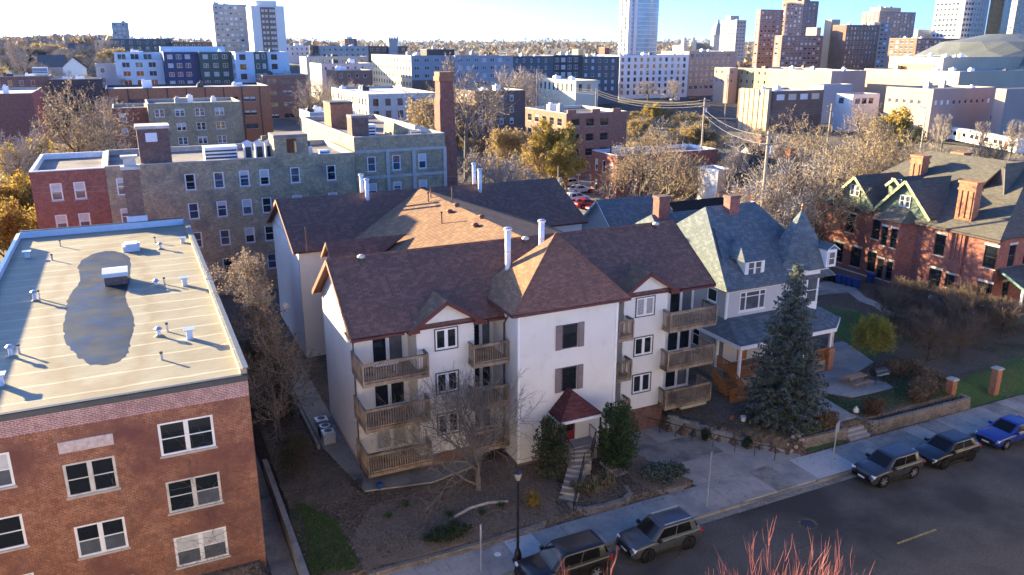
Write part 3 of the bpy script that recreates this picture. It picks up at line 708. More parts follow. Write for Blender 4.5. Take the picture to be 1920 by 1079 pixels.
# neighbouring apartment block beyond the left edge of the view; it shades the flat roof
NB = thing('neighbour_apartment_house', 'brick apartment block standing just outside the left edge', 'building', (-20, 62, 0))
b = MB(); nops = [(2 + i * 3.4, 3.3 + i * 3.4, z, z + 1.6) for i in range(9) for z in (1.6, 4.7, 7.8, 10.6)]
wall(b, Face('E', -12.6, 46), 0, 34, -.5, 13.75, nops, .12); wall(b, Face('S', -30, 46), 0, 17.4, -.5, 13.75); wall(b, Face('N', -12.6, 80), 0, 17.4, -.5, 13.75); wall(b, Face('W', -30, 80), 0, 34, -.5, 13.75)
b.build('wall', M['brick_brown'], NB); b = MB(); b.box(-30, 46, 13.5, -12.6, 80, 13.8); b.build('roof', M['tar_roof'], NB)
FN = Face('E', -12.6, 46)
for o_ in nops: window(NB, FN, o_[0], o_[2], 1.3, 1.6, 'dh', 'white_paint', 'glass', .06)
# ------------------------------------------------------------------ white sided apartment house with maroon roofs
MBH = thing('white_apartment_house', 'white sided three storey apartment house with maroon shingle roofs and tower', 'building', (24, 50, 1))
F1, F2, F3, EZ = 2.1, 5.12, 8.12, 10.85
EY0, EY1, RY, RZ = 43.95, 54.65, 49.3, 14.45
RX0, RX1 = 10.35, 37.25; WX0, WX1 = 10.9, 36.95
GT, BT, TT = 44.2, 45.9, 42.0                       # gable bays, recessed bays, tower front
TX0, TX1 = 20.4, 27.6
SLP = (RZ - EZ) / (RY - EY0)
LAP = .23
sd_ = M['siding_white']
b = MB()
g1, g2 = (14.45, 18.3), (29.6, 33.3)
lw = [(15.68, 1.45), (30.62, 1.5)]
wz = [(9.18, 1.35), (6.22, 1.35), (3.3, 1.4)]
for (xa, xb), (wx, ww) in zip((g1, g2), lw):
    F = Face('S', xa, GT); ops = [(wx - xa, wx - xa + ww, z, z + h) for z, h in wz]
    wall(b, F, 0, xb - xa, 2.0, 11.0, ops, .1, lap=LAP)
    xm, za = (xa + xb) / 2, 12.2
    n = 9
    for i in range(n):                              # gable triangle in laps
        z0, z1 = 11.0 + (za - 11.0) * i / n, 11.0 + (za - 11.0) * (i + 1) / n; k0, k1 = 1 - i / n, 1 - (i + 1) / n; hw = (xb - xa) / 2
        b.face([(xm - hw * k0, GT - .015, z0), (xm + hw * k0, GT - .015, z0), (xm + hw * k1, GT, z1), (xm - hw * k1, GT, z1)])
    wall(b, Face('W', xa, BT), 0, BT - GT, 2.0, 11.2, lap=LAP); wall(b, Face('E', xb, GT), 0, BT - GT, 2.0, 11.2, lap=LAP)
bays = [(WX0, g1[0], [(12.05, 2.1)]), (g1[1], TX0, [(18.75, 1.5)]), (TX1, g2[0], [(28.1, 1.3)]), (g2[1], WX1, [(34.75, 2.15)])]
for xa, xb, ds in bays:
    F = Face('S', xa, BT); ops = [(dx - xa, dx - xa + dw, fz + .06, fz + 1.95) for dx, dw in ds for fz in (F1, F2, F3)]
    wall(b, F, 0, xb - xa, 1.6, 11.3, ops, .1, lap=LAP)
wall(b, Face('W', WX0, 54.1), 0, 54.1 - BT, 1.0, 11.0, lap=LAP)   # left end wall
b.face([(WX0, BT - .0, 11.0), (WX0, 54.1, 11.0), (WX0, RY, RZ - .15)][::-1])
b.face([(WX0, EY0 + .3, 11.0), (WX0, BT, 11.0), (WX0, BT, EZ + (BT - EY0) * SLP - .2)])
wall(b, Face('E', WX1, BT), 0, 54.1 - BT, 1.0, 11.0, lap=LAP); b.face([(WX1, BT, 11.0), (WX1, 54.1, 11.0), (WX1, RY, RZ - .15)])
wall(b, Face('N', WX1, 54.1), 0, WX1 - WX0, 1.0, 11.0)
# tower
wins = [(23.5, 1.12, 8.72, 1.66), (23.5, 1.12, 5.75, 1.68)]
dops = [(x - TX0, x - TX0 + w, z, z + h) for x, w, z, h in wins] + [(23.62 - TX0, 24.62 - TX0, 2.05, 4.2)]
wall(b, Face('S', TX0, TT), 0, TX1 - TX0, 1.2, 11.75, dops, .12, lap=LAP)
wall(b, Face('W', TX0, 47.5), 0, 47.5 - TT, 1.2, 11.75, lap=LAP); wall(b, Face('E', TX1, TT), 0, 47.5 - TT, 1.2, 11.75, lap=LAP)
b.build('wall', sd_, MBH)
for x in (TX0, TX1): b = MB(); b.box(x - .08, TT - .06, 1.2, x + .08, TT + .08, 11.7); b.build('corner_board', M['white_paint'], MBH)
b = MB(); b.box(WX0 - .03, BT - .04, 0.2, WX1 + .03, 54.1, 1.65); b.box(g1[0] - .02, GT - .02, .2, g1[1] + .02, BT, 2.02); b.box(g2[0] - .02, GT - .02, 0, g2[1] + .02, BT, 2.02); b.box(TX0 - .02, TT - .02, 0.2, TX1 + .02, BT, 1.25)
b.build('foundation', bricks('foundation_brick', (.16, .07, .055), (.2, .1, .08), (.2, .16, .14)), MBH)
for (xa, xb), (wx, ww) in zip((g1, g2), lw):
    F = Face('S', xa, GT)
    for i, (z, h) in enumerate(wz):
        o = window(MBH, F, wx - xa, z, ww, h, 'slide', 'white_paint', 'glass', 0.0, (1.0, 'curtain') if (i == 0 and xa > 20) else None, None, .06)
        q = MB(); q.box(-.07, -.075, -.07, 0, .03, h + .07); q.box(ww, -.075, -.07, ww + .07, .03, h + .07); q.box(0, -.075, -.07, ww, .03, 0); q.box(0, -.075, h, ww, .03, h + .07)
        put('casing', mesh('casing', q.v, q.f, M['dark_trim']), o)
plain('shutter_mauve', (.2, .155, .15), .6, .2)
for x, w, z, h in wins:
    F = Face('S', TX0, TT); window(MBH, F, x - TX0, z, w, h, 'fixed', 'dark_trim', 'glass', 0.0, None, None, .06)
    for sx0 in (x - .48, x + w + .04):
        q = MB(); q.box(sx0, TT - .09, z - .02, sx0 + .44, TT - .05, z + h + .02); so_ = q.build('shutter', M['shutter_mauve'], MBH)
        for z2 in (z + .05, z + h / 2 + .04): q = MB(); q.box(sx0 + .06, TT - .102, z2, sx0 + .38, TT - .092, z2 + h / 2 - .09); q.build('shutter_panel', M['shutter_mauve'], so_)
plain('door_red', (.22, .02, .02), .45, .4)
b = MB(); b.box(23.62, TT + .04, 2.05, 24.62, TT + .1, 4.2); d_ = b.build('front_door', M['door_red'], MBH)
b = MB(); b.box(23.78, TT + .02, 2.75, 24.46, TT + .038, 4.0); b.build('door_pane', M['glass'], d_)
plain('slider_frame', (.6, .6, .6), .4, .4)
for xa, xb, ds in bays:
    F = Face('S', xa, BT)
    for dx, dw in ds:
        for k, fz in enumerate((F1, F2, F3)):
            o = window(MBH, F, dx - xa, fz + .06, dw, 1.89, 'slide', 'slider_frame', ('glass', 'glass_grey') if k != 1 else ('glass', 'glass'), .05, (1.0, 'curtain') if (k == 0 and dx < 13) else None, None, .05, 'sliding_door')
# roofs ------------------------------------------------------------
SM = [M['shingle_maroon'], M['maroon_trim'], M['shingle_brown']]
def yz(z): return EY0 + (z - EZ) / SLP
b = MB()
b.slab([(RX0, EY0, EZ), (RX1, EY0, EZ), (RX1, RY, RZ), (RX0, RY, RZ)], .18, 0, 1)
b.slab([(RX0, EY1, EZ), (RX0, RY + .01, RZ), (RX1, RY + .01, RZ), (RX1, EY1, EZ)], .18, 0, 1)
roof = b.build('roof', SM, MBH)
b = MB(); b.tube([(RX0, RY, RZ + .0), (RX1, RY, RZ + .0)], .09, 5); b.build('ridge_cap', M['shingle_maroon'], roof)
plain('rake_board', (.22, .1, .06), .6, .2)
for x in (RX0 - .04, RX1 + .02):
    b = MB(); b.beam((x + .01, EY0 - .02, EZ - .13), (x + .01, RY, RZ - .13), .05, .3); b.beam((x + .01, EY1 + .02, EZ - .13), (x + .01, RY, RZ - .13), .05, .3); b.build('rake_board', M['rake_board'], roof)
for xa, xb in ((RX0, 13.6), (19.2, 20.9), (34.2, RX1)):
    b = MB(); b.box(xa, EY0 - .13, EZ - .2, xb, EY0 - .02, EZ - .05); b.build('gutter', M['maroon_trim'], roof)
    b = MB(); b.face([(xa, EY0, EZ - .21), (xa, BT, EZ - .21), (xb, BT, EZ - .21), (xb, EY0, EZ - .21)]); b.build('soffit', M['dark_trim'], roof)
# gable dormers over the bays
for (xa, xb) in (g1, g2):
    xm = (xa + xb) / 2; za = 12.45; hw = 2.55; ze = za - hw * .66; yr = yz(za)
    b = MB(); y0 = GT - .45
    for s in (-1, 1):
        xe = xm + s * hw; yv = yz(ze) + .02
        P = [(xm, y0, za), (xe, y0, ze), (xe, yv, ze), (xm, yr + .05, za)]
        b.slab(P if s > 0 else P[::-1], .14, 2, 1)
    dr = b.build('dormer_roof', SM, MBH)
    for s in (-1, 1):
        q = MB(); q.beam((xm, y0 - .03, za - .12), (xm + s * hw, y0 - .03, ze - .12), .05, .24); q.build('barge_board', M['maroon_trim'], dr)
        q = MB(); q.face([(xm + s * hw, y0 + .02, ze - .16), (xm + s * (hw - .75), y0 + .02, ze + .3), (xm + s * (hw - .75), y0 + .02, ze - .16)]); q.face([(xm + s * hw, y0 + .02, ze - .16), (xm + s * hw, BT - .02, ze - .16), (xm + s * 1.85, BT - .02, ze - .16), (xm + s * 1.85, y0 + .02, ze - .16)]); q.build('eave_return', M['maroon_trim'], dr)
# tower pyramid
px0, px1, py0, pz = 19.75, 28.2, 41.45, 11.72; ax, ay, az = 23.98, 43.95, 15.9; pyb = 47.6
b = MB(); A = (ax, ay, az)
b.face([(px0, py0, pz), (px1, py0, pz), A], 0); b.face([(px0, pyb, pz), (px0, py0, pz), A], 1); b.face([(px1, py0, pz), (px1, pyb, pz), A], 0); b.face([(px1, pyb, pz), (px0, pyb, pz), A], 0)
b.face([(px0, py0, pz), (px0, pyb, pz), (px1, pyb, pz), (px1, py0, pz)], 2)
tr = b.build('tower_roof', [M['shingle_maroon'], M['shingle_brown'], M['dark_trim']], MBH)
b = MB(); b.box(px0 - .05, py0 - .1, pz - .16, px1 + .05, py0 - .005, pz + .0); b.build('gutter', M['maroon_trim'], tr)
b = MB(); b.box(px0 - .1, py0, pz - .16, px0 - .005, 45.4, pz + .0); b.build('gutter', M['maroon_trim'], tr)
for c in ((px0, py0), (px1, py0)): b = MB(); b.tube([(c[0], c[1], pz + .01), (ax, ay, az + .02)], .07, 5); b.build('hip_cap', M['shingle_maroon'], tr)
b = MB(); b.tube([(TX0 - .12, 43.2, 11.5), (TX0 - .12, 43.25, 11.1), (TX0 - .12, 43.9, 10.4), (TX0 - .12, 43.9, 1.2)], .06, 6); b.build('downspout', M['dark_trim'], MBH)
b = MB(); b.tube([(WX0 - .05, EY0 + .1, EZ - .2), (WX0 - .05, BT - .2, 9.9), (WX0 - .05, BT - .2, 1.2)], .05, 6); b.build('downspout', M['dark_trim'], MBH)
# entrance canopy
b = MB(); cz = 4.45; c0, c1, cy0, cy1 = 22.55, 25.75, 40.3, 42.0; ca = ((c0 + c1) / 2 - .15, 41.3, 6.0)
b.face([(c0, cy0, cz), (c1, cy0, cz), ca]); b.face([(c1, cy0, cz), (c1, cy1, cz), (ca[0], cy1, 6.0), ca]); b.face([(c0, cy1, cz), (c0, cy0, cz), ca, (ca[0], cy1, 6.0)]); b.face([(c0, cy0, cz), (c0, cy1, cz), (c1, cy1, cz), (c1, cy0, cz)])
shingles('shingle_wine', (.11, .04, .038), (.06, .026, .026), (.16, .055, .05))
cn = b.build('entrance_canopy', M['shingle_wine'], MBH)
b = MB(); b.box(c0 - .03, cy0 - .05, cz - .2, c1 + .03, cy0 + .02, cz - .004); b.box(c0 - .03, cy0 + .02, cz - .2, c0 + .04, cy1, cz - .004); b.box(c1 - .04, cy0 + .02, cz - .2, c1 + .03, cy1, cz - .004); b.build('fascia', M['white_paint'], cn)
for x in (c0 + .1, c1 - .12): b = MB(); b.box(x - .05, cy0 + .08, 1.95 if x > 24 else 1.2, x + .05, cy0 + .18, cz - .2); b.build('canopy_post', M['black_iron'], cn)
# balconies
_pk = {}
def balcony(x0, x1, fz, yf=43.3, yb=BT, low=False):
    root = MB(); root.box(x0, yf, fz - .05, x1, yb, fz); root.box(x0, yf - .04, fz - .24, x1, yf + .0, fz - .0); root.box(x0 - .04, yf - .04, fz - .24, x0, yb, fz); root.box(x1, yf - .04, fz - .24, x1 + .04, yb, fz)
    o = root.build('balcony', M['deck_wood'], MBH)
    h = 1.28; zt = fz + h
    segs = [((x0, yf), (x1, yf))] + ([((x0, yf), (x0, yb - .05))] if x0 < 12 or x0 > 32 or x0 > 17.5 and x0 < 19 else []) + ([((x1, yf), (x1, min(yb, 44.9)))] if not (x1 > 19 and x1 < 21) else [])
    for a_, c_ in segs:
        for zz_, w_, h_, nm in ((zt, .13, .05, 'top_rail'), (zt - .1, .04, .09, 'sub_rail'), (fz + .1, .04, .09, 'bottom_rail')): q = MB(); q.beam((*a_, zz_), (*c_, zz_), w_, h_); q.build(nm, M['deck_wood'], o)
    if 'p' not in _pk: k = MB(); k.box(-.02, -.02, 0, .02, .02, h - .06); _pk['p'] = mesh('picket', k.v, k.f, M['deck_wood']); k = MB(); k.box(-.05, -.05, 0, .05, .05, h + .04); _pk['q'] = mesh('post', k.v, k.f, M['deck_wood'])
    off = WL[MBH.name]
    for a_, c_ in segs:
        L = math.dist(a_, c_); n = max(2, int(L / .155))
        for i in range(n + 1):
            x, y = a_[0] + (c_[0] - a_[0]) * i / n, a_[1] + (c_[1] - a_[1]) * i / n
            put('post' if i in (0, n) else 'picket', _pk['q' if i in (0, n) else 'p'], o, Vector((x, y - .03 if c_[1] == a_[1] else y, fz - (.1 if i in (0, n) else -.03))) - off)
    return o
for fz in (F1, F2, F3):
    balcony(10.78, 14.85, fz); balcony(32.95, 37.02, fz)
    balcony(17.9, 20.3, fz); balcony(28.65, 29.82, fz, 43.3, 44.4 if False else BT)
# dark recess wall pieces beside balconies and little balcony furniture
fo = thing('folding_table', 'white folding table on the upper left balcony', 'table', (12.4, 44.3, F3))
b = MB(); b.box(11.7, 44.0, F3 + .7, 13.2, 44.7, F3 + .74); b.build('table_top', M['white_paint'], fo)
for x in (11.8, 13.1):
    for y in (44.1, 44.6): b = MB(); b.tube([(x, y, F3), (x, y, F3 + .7)], .02, 5); b.build('leg', M['galv'], fo)
# rear wing and linking roof -----------------------------------------
rx0, rx1, ry0, rr0, ry1, rz1, re = 11.3, 40.0, 66.6, 73.6, 80.5, 14.1, 10.75
b = MB(); wall(b, Face('W', rx0 + .5, ry1 - .5), 0, ry1 - ry0 - 1.1, .8, 10.9, lap=LAP); b.face([(rx0 + .5, ry1 - .5, 10.9), (rx0 + .5, rr0, rz1 - .2), (rx0 + .5, ry0 + .6, 10.9)])
ro = [(1.6, 2.9, fz + 1.0, fz + 2.2) for fz in (F1, F2, F3)]
wall(b, Face('S', rx0 + .5, ry0 + .6), 0, 5.5, .8, 10.9, lap=LAP); wall(b, Face('N', rx1 - .4, ry1 - .5), 0, rx1 - rx0 - .9, .8, 10.9); wall(b, Face('E', rx1 - .4, ry0 + .6), 0, ry1 - ry0 - 1.1, .8, 10.9)
wall(b, Face('S', 34.5, ry0 + .6), 0, 5.1, .8, 10.9)
wall(b, Face('W', 16.6, ry0 + .6), 0, ry0 + .6 - 54, .8, 10.9, lap=LAP); wall(b, Face('E', 34.5, 54), 0, ry0 + .6 - 54, .8, 10.9)
wall(b, Face('W', 13.4, 63.4), 0, 3.6, .8, 11.0, lap=LAP); b.face([(13.4, 63.4, 11.0), (13.4, 61.6, 12.4), (13.4, 59.8, 11.0)])
wall(b, Face('S', 13.4, 59.8), 0, 3.2, .8, 11.0, lap=LAP); wall(b, Face('N', 16.6, 63.4), 0, 3.2, .8, 11.0, lap=LAP)
b.build('rear_wall', sd_, MBH)
b = MB()
b.slab([(rx0, ry0, re), (rx1, ry0, re), (rx1, rr0, rz1), (rx0, rr0, rz1)], .18, 0, 1); b.slab([(rx0, ry1, re), (rx0, rr0 + .01, rz1), (rx1, rr0 + .01, rz1), (rx1, ry1, re)], .18, 0, 1)
b.build('rear_roof', SM, MBH)
cxr, czr = 25.0, 14.12                              # linking roof, ridge along the depth of the house
b = MB(); lw_, rw_ = 16.0, 35.2; ze = 10.95
b.slab([(lw_, 50.5, ze), (cxr, 50.5, czr), (cxr, rr0 - .3, czr), (lw_, rr0 - .3, ze)], .15, 0, 1); b.slab([(rw_, 50.5, ze), (rw_, rr0 - .3, ze), (cxr + .005, rr0 - .3, czr), (cxr + .005, 50.5, czr)], .15, 0, 1)
b.build('linking_roof', [M['shingle_brown'], M['maroon_trim']], MBH)
b = MB()
b.slab([(13.0, 61.6, 12.6), (19.6, 61.6, 12.6), (15.6, 59.4, 10.95), (13.0, 59.4, 10.95)], .13, 0, 1); b.slab([(13.0, 61.61, 12.6), (13.0, 63.8, 10.95), (15.6, 63.8, 10.95), (19.6, 61.61, 12.6)], .13, 0, 1)
so2 = b.build('side_gable_roof', SM, MBH)
for y in (59.4, 63.8): b = MB(); b.beam((12.98, 61.6, 12.5), (12.98, y, 10.85), .05, .25); b.build('rake_board', M['rake_board'], so2)
for x in (rx0 - .03,):
    for y in (ry0, ry1): b = MB(); b.beam((x, y, re - .12), (x, rr0, rz1 - .12), .06, .3); b.build('rake_board', M['rake_board'], MBH)
F = Face('W', WX0, 54.1)
for y, z in ((62.3, 6.0),): pass
# roof stacks
def flue(x, y, z0, z1, lab, name='metal_flue', r=.19):
    o = thing(name, lab, 'flue', (x, y, z0), 'tall metal flues on the maroon roofs')
    b = MB(); b.tube([(x, y, z0 - .4), (x, y, z1)], r, 12); b.build('pipe', M['white_metal'], o, True)
    b = MB(); b.tube([(x, y, z0 + (z1 - z0) * .62), (x, y, z0 + (z1 - z0) * .65)], r * 1.06, 12); b.build('band', M['galv'], o)
    b = MB(); b.lathe((x, y, z1), [(r * .9, 0), (r * 1.5, .04), (r * 1.5, .14), (r * 1.1, .2), (.02, .24)], 12); b.build('cap', M['galv'], o)
    return o
def p_on_front(u, v0, v1, y): return at_y(u, v0, y), at_y(u, v1, y)
flue(21.5, 45.9, 12.1, 15.95, 'tall white metal flue rising left of the tower roof')
flue(24.5, 46.9, 12.9, 16.0, 'shorter white metal flue behind the tower apex')
a1 = at_y(689, 372, 72.6); flue(a1.x, 72.6, 13.4, 15.4, 'white metal flue at the left of the rear ridge, nearer one'); a1 = at_y(679, 365, 74.2); flue(a1.x, 74.2, 13.8, 15.6, 'white metal flue at the left of the rear ridge, farther one')
a1 = at_y(900, 355, 72.4); flue(a1.x, 72.4, 13.4, 15.6, 'white metal flue at the right of the rear ridge, nearer one'); a1 = at_y(889, 330, 74.6); flue(a1.x, 74.6, 13.7, 15.9, 'white metal flue at the right of the rear ridge, farther one')
def turtle(x, y, z, lab, m='dark_trim', r=.26):
    o = thing('turbine_vent', lab, 'vent', (x, y, z), 'round vents on the maroon roofs'); b = MB(); b.tube([(x, y, z - .25), (x, y, z + .14)], r * .65, 10); b.build('collar', M[m], o)
    b = MB(); b.lathe((x, y, z + .12), [(r * .8, 0), (r, .04), (r, .12), (r * .6, .2), (.02, .23)], 12); b.build('cap', M['limestone'] if m == 'dark_trim' else M[m], o, True); return o
vr = plain('vent_rust', (.2, .09, .055), .6, .3)
for u, v, y, lab in ((677, 482, 48.9, 'round roof vent at the left end of the front ridge'), (985, 446, 48.9, 'round roof vent on the front ridge left of the tower'), (1230, 414, 48.9, 'round roof vent at the right end of the front ridge')):
    p = at_y(u, v, y); turtle(p.x, y, EZ + (y - EY0) * SLP + .1, lab)
def conn_z(x): return ze + (min(x - lw_, rw_ - x)) / (cxr - lw_) * (czr - ze) if x < cxr else ze + (rw_ - x) / (rw_ - cxr) * (czr - ze)
for u, v, lab in ((843, 392, 'rust brown roof vent on the sunlit linking roof near its peak'), (891, 418, 'rust brown roof vent near the front of the sunlit linking roof'), (903, 402, 'rust brown roof vent on the shaded right slope'), (856, 380, 'low brown roof vent close behind the linking ridge')):
    p = at_z(u, v + 8, 13.6)
    for _ in range(4): p = at_z(u, v + 8, conn_z(p.x))
    turtle(p.x, p.y, p.z, lab, 'vent_rust', .28)
for u, v, lab, h in ((808, 368, 'thin brown vent pipe near the linking roof peak', 1.0), (803, 372, 'shorter brown vent pipe beside the peak pipe', .7), (848, 365, 'thin vent pipe behind the linking ridge', .9), (828, 402, 'small pale pipe on the sunlit roof', .35), (575, 452, 'thin brown vent pipe low on the rear roof', 1.3)):
    zz_ = 13.8 if u > 700 else 11.6
    p = at_z(u, v + 6, zz_); o = thing('vent_pipe', lab, 'pipe', (p.x, p.y, p.z), 'thin vent pipes on the maroon roofs')
    b = MB(); b.tube([(p.x, p.y, p.z - .6), (p.x, p.y, p.z + h)], .06, 7); b.build('pipe', M['vent_rust'], o); b = MB(); b.lathe((p.x, p.y, p.z + h), [(.06, 0), (.11, .03), (.11, .12), (.02, .16)], 8); b.build('cap', M['dark_trim'], o)
# ------------------------------------------------------------------ grey house with slate roofs, turret and porch
GH = thing('grey_turret_house', 'grey sided house with slate blue roofs, turret and wrap porch', 'house', (47, 52, 1))
gx0, gx1, gy0, gez = 42.4, 51.4, 48.4, 8.55
F = Face('S', gx0, gy0)
tw = (43.72 - gx0, 46.5 - gx0, 6.35, 8.05)
b = MB(); wall(b, F, 0, gx1 - gx0, 1.0, gez, [tw, (6.9, 7.9, 2.6, 4.6), (1.5, 2.6, 2.0, 4.3)], .1, lap=.12); b.build('front_wall', M['siding_light'], GH)
b = MB(); FW = Face('W', gx0, 66); lo_ = [(66 - 50.9, 66 - 49.6, 6.9, 8.1), (66 - 52.5, 66 - 51.5, 2.4, 4.4)]
wall(b, FW, 0, 66 - gy0, 1.0, gez, lo_, .1, lap=.12); wall(b, Face('N', gx1 + 1, 66), 0, gx1 + 1 - gx0, 1, gez); wall(b, Face('E', gx1 + 1, gy0 + 2), 0, 15.6, 1, gez); b.build('side_wall', M['siding_grey'], GH)
window(GH, F, tw[0], tw[2], tw[1] - tw[0], tw[3] - tw[2], 'triple', 'white_paint', 'glass_grey', .04, None, 'white_paint', .11)
window(GH, F, 6.9, 2.6, 1.0, 2.0, 'dh', 'white_paint', 'glass', .04); window(GH, FW, lo_[0][0], 6.9, 1.3, 1.2, 'fixed', 'white_paint', 'glass', .04, None, None, .12); window(GH, FW, lo_[1][0], 2.4, 1.0, 2.0, 'dh', 'white_paint', 'glass', .04)
b = MB(); b.box(gx0 + 1.5, gy0 + .03, 2.0, gx0 + 2.6, gy0 + .09, 4.3); b.build('door', M['cedar'], GH)
b = MB(); b.box(gx0 - .09, gy0 - .05, 5.9, gx0 + .12, gy0 + .09, gez); b.build('corner_board', M['white_paint'], GH)
b = MB(); b.box(gx0 - .1, gy0 - .1, gez - .35, gx1, gy0 - .03, gez); b.build('frieze', M['white_paint'], GH)
SL = [M['shingle_slate'], M['white_paint']]
b = MB(); e0, e1 = 41.75, 53.4; ye = 47.75; rz, ry = 14.05, 54.4; rl, rr_g = 44.9, 49.9
b.slab([(e0, ye, gez), (e1 + .2, ye, gez), (rr_g, ry, rz), (rl - .5, ry, rz)], .16, 0, 0)
b.slab([(e1 + .2, ye, gez), (e1 + .2, 62, gez), (rr_g, ry + .4, rz), (rr_g, ry, rz)], .16, 0, 1)
b.slab([(rl - .5, ry + .02, rz), (rr_g, ry + .02, rz), (e1 + .2, 62, gez), (42.6, 62, gez)], .16, 0, 1)
b.slab([(e0, 62, gez), (e0, ye, gez), (rl - .5, ry, rz), (rl - .5, ry + .02, rz)], .05, 0, 0)
b.build('main_roof', SL, GH)
b = MB(); zr = 12.3                                   # rear wing
b.slab([(41.4, 54, gez), (52, 54, gez), (50, 60.6, zr), (43.2, 60.6, zr)], .15, 0, 1); b.slab([(43.2, 60.62, zr), (50, 60.62, zr), (52.5, 66.6, gez), (41.4, 66.6, gez)], .15, 0, 1)
b.slab([(41.4, 66.6, gez), (41.4, 54, gez), (43.2, 60.6, zr), (43.2, 60.62, zr)], .15, 0, 1); b.build('rear_roof', SL, GH)
b = MB(); b.tube([(43.95, 52.6, 12.55), (43.0, 50.2, 10.6), (42.9, 50.0, 8.6)], .07, 6); b.build('downspout', M['dark_metal'], GH)
for (u, v0, v1, y, w, lab, m) in ((1241, 367, 412, 60.4, .95, 'chimney', 'brick_red'), (1373, 366, 398, 53.9, .85, 'chimney', 'brick_orange')):
    p = at_y(u, v0, y); b = MB(); b.box(p.x - w * .62, y - w / 2, 11.0, p.x + w * .62, y + w / 2, p.z - .25); c_ = b.build('chimney', M['brick_house'], GH)
    b = MB(); b.box(p.x - w * .7, y - w * .58, p.z - .25, p.x + w * .7, y + w * .58, p.z); b.build('chimney_cap', M['brick_dark'], c_)
# dormer
b = MB(); dx0, dx1, dyf = 44.35, 46.4, 48.75; dz0, dz1 = 9.15, 10.55; FD = Face('S', dx0, dyf)
wall(b, FD, 0, dx1 - dx0, dz0 - .3, dz1, [(.28, 1.78, dz0 + .12, dz1 - .15)], .08)
for x in (dx0, dx1): b.face([(x, dyf, dz0 - .3), (x, dyf, dz1), (x, dyf + 2.2, dz1), (x, dyf + .6, dz0 - .3)])
dm = b.build('dormer', M['white_paint'], GH)
window(GH, FD, .28, dz0 + .12, 1.5, dz1 - dz0 - .27, 'pair', 'white_paint', 'glass_grey', .03)
b = MB(); A = (45.3, 50.9, 12.0); b.face([(dx0 - .45, dyf - .4, dz1), (dx1 + .45, dyf - .4, dz1), A]); b.face([(dx0 - .45, dyf + 2.6, dz1 + .2), (dx0 - .45, dyf - .4, dz1), A]); b.face([(dx1 + .45, dyf - .4, dz1), (dx1 + .45, dyf + 2.6, dz1 + .2), A])
b.face([(dx0 - .45, dyf - .4, dz1), (dx0 - .45, dyf + 2.4, dz1), (dx1 + .45, dyf + 2.4, dz1), (dx1 + .45, dyf - .4, dz1)], 1); b.build('dormer_roof', SL, GH)
# turret
tc = (51.2, 50.0); n8 = 8
def ring(r, z, ph=math.pi / 8): return [(tc[0] + r * math.cos(ph + i * math.pi / 4), tc[1] + r * math.sin(ph + i * math.pi / 4), z) for i in range(8)]
b = MB(); A, B2 = ring(2.15, 5.4), ring(2.15, 9.9)
for i in range(8): b.face([A[i], A[(i + 1) % 8], B2[(i + 1) % 8], B2[i]])
b.build('turret_wall', M['white_paint'], GH)
b = MB(); L = [ring(2.9, 9.4), ring(2.5, 10.05), ring(1.5, 11.8), ring(.05, 14.0)]
for a_, c_ in zip(L, L[1:]):
    for i in range(8): b.face([a_[i], a_[(i + 1) % 8], c_[(i + 1) % 8], c_[i]])
b.face(L[0][::-1]); b.build('turret_roof', M['shingle_slate'], GH)
b = MB(); L = [ring(2.8, 9.3), ring(2.8, 9.44)]
for i in range(8): b.face([L[0][i], L[0][(i + 1) % 8], L[1][(i + 1) % 8], L[1][i]])
b.build('turret_fascia', M['white_paint'], GH)
plain('copper', (.45, .2, .08), .35, .5, .7)
b = MB(); b.lathe((tc[0], tc[1], 13.95), [(.05, 0), (.12, .12), (.04, .25), (.09, .38), (.02, .6)], 8); b.build('finial', M['copper'], GH)
FT = Face('S', tc[0] - .82, tc[1] - 2.15 * math.cos(math.pi / 8) - .03)
window(GH, FT, .12, 6.2, 1.4, 2.4, 'dh', 'white_paint', 'glass_grey', -.02, None, 'white_paint', .14)
b = MB(); b.box(tc[0] + .55, tc[1] - 2.75, 9.5, tc[0] + 1.65, tc[1] - 1.2, 11.0); td = b.build('turret_dormer', M['white_paint'], GH)
window(GH, Face('S', tc[0] + .6, tc[1] - 2.78), .1, 9.65, .8, 1.2, 'dh', 'white_paint', 'glass_grey', 0, None, None, .08)
b = MB(); b.slab([(tc[0] + .35, tc[1] - 2.9, 11.0), (tc[0] + 1.1, tc[1] - 2.9, 11.5), (tc[0] + 1.1, tc[1] - .8, 11.5), (tc[0] + .35, tc[1] - .8, 11.0)], .06, 0, 1); b.slab([(tc[0] + 1.85, tc[1] - 2.9, 11.0), (tc[0] + 1.85, tc[1] - .8, 11.0), (tc[0] + 1.1, tc[1] - .8, 11.5), (tc[0] + 1.1, tc[1] - 2.9, 11.5)], .06, 0, 1); b.build('turret_dormer_roof', SL, GH)
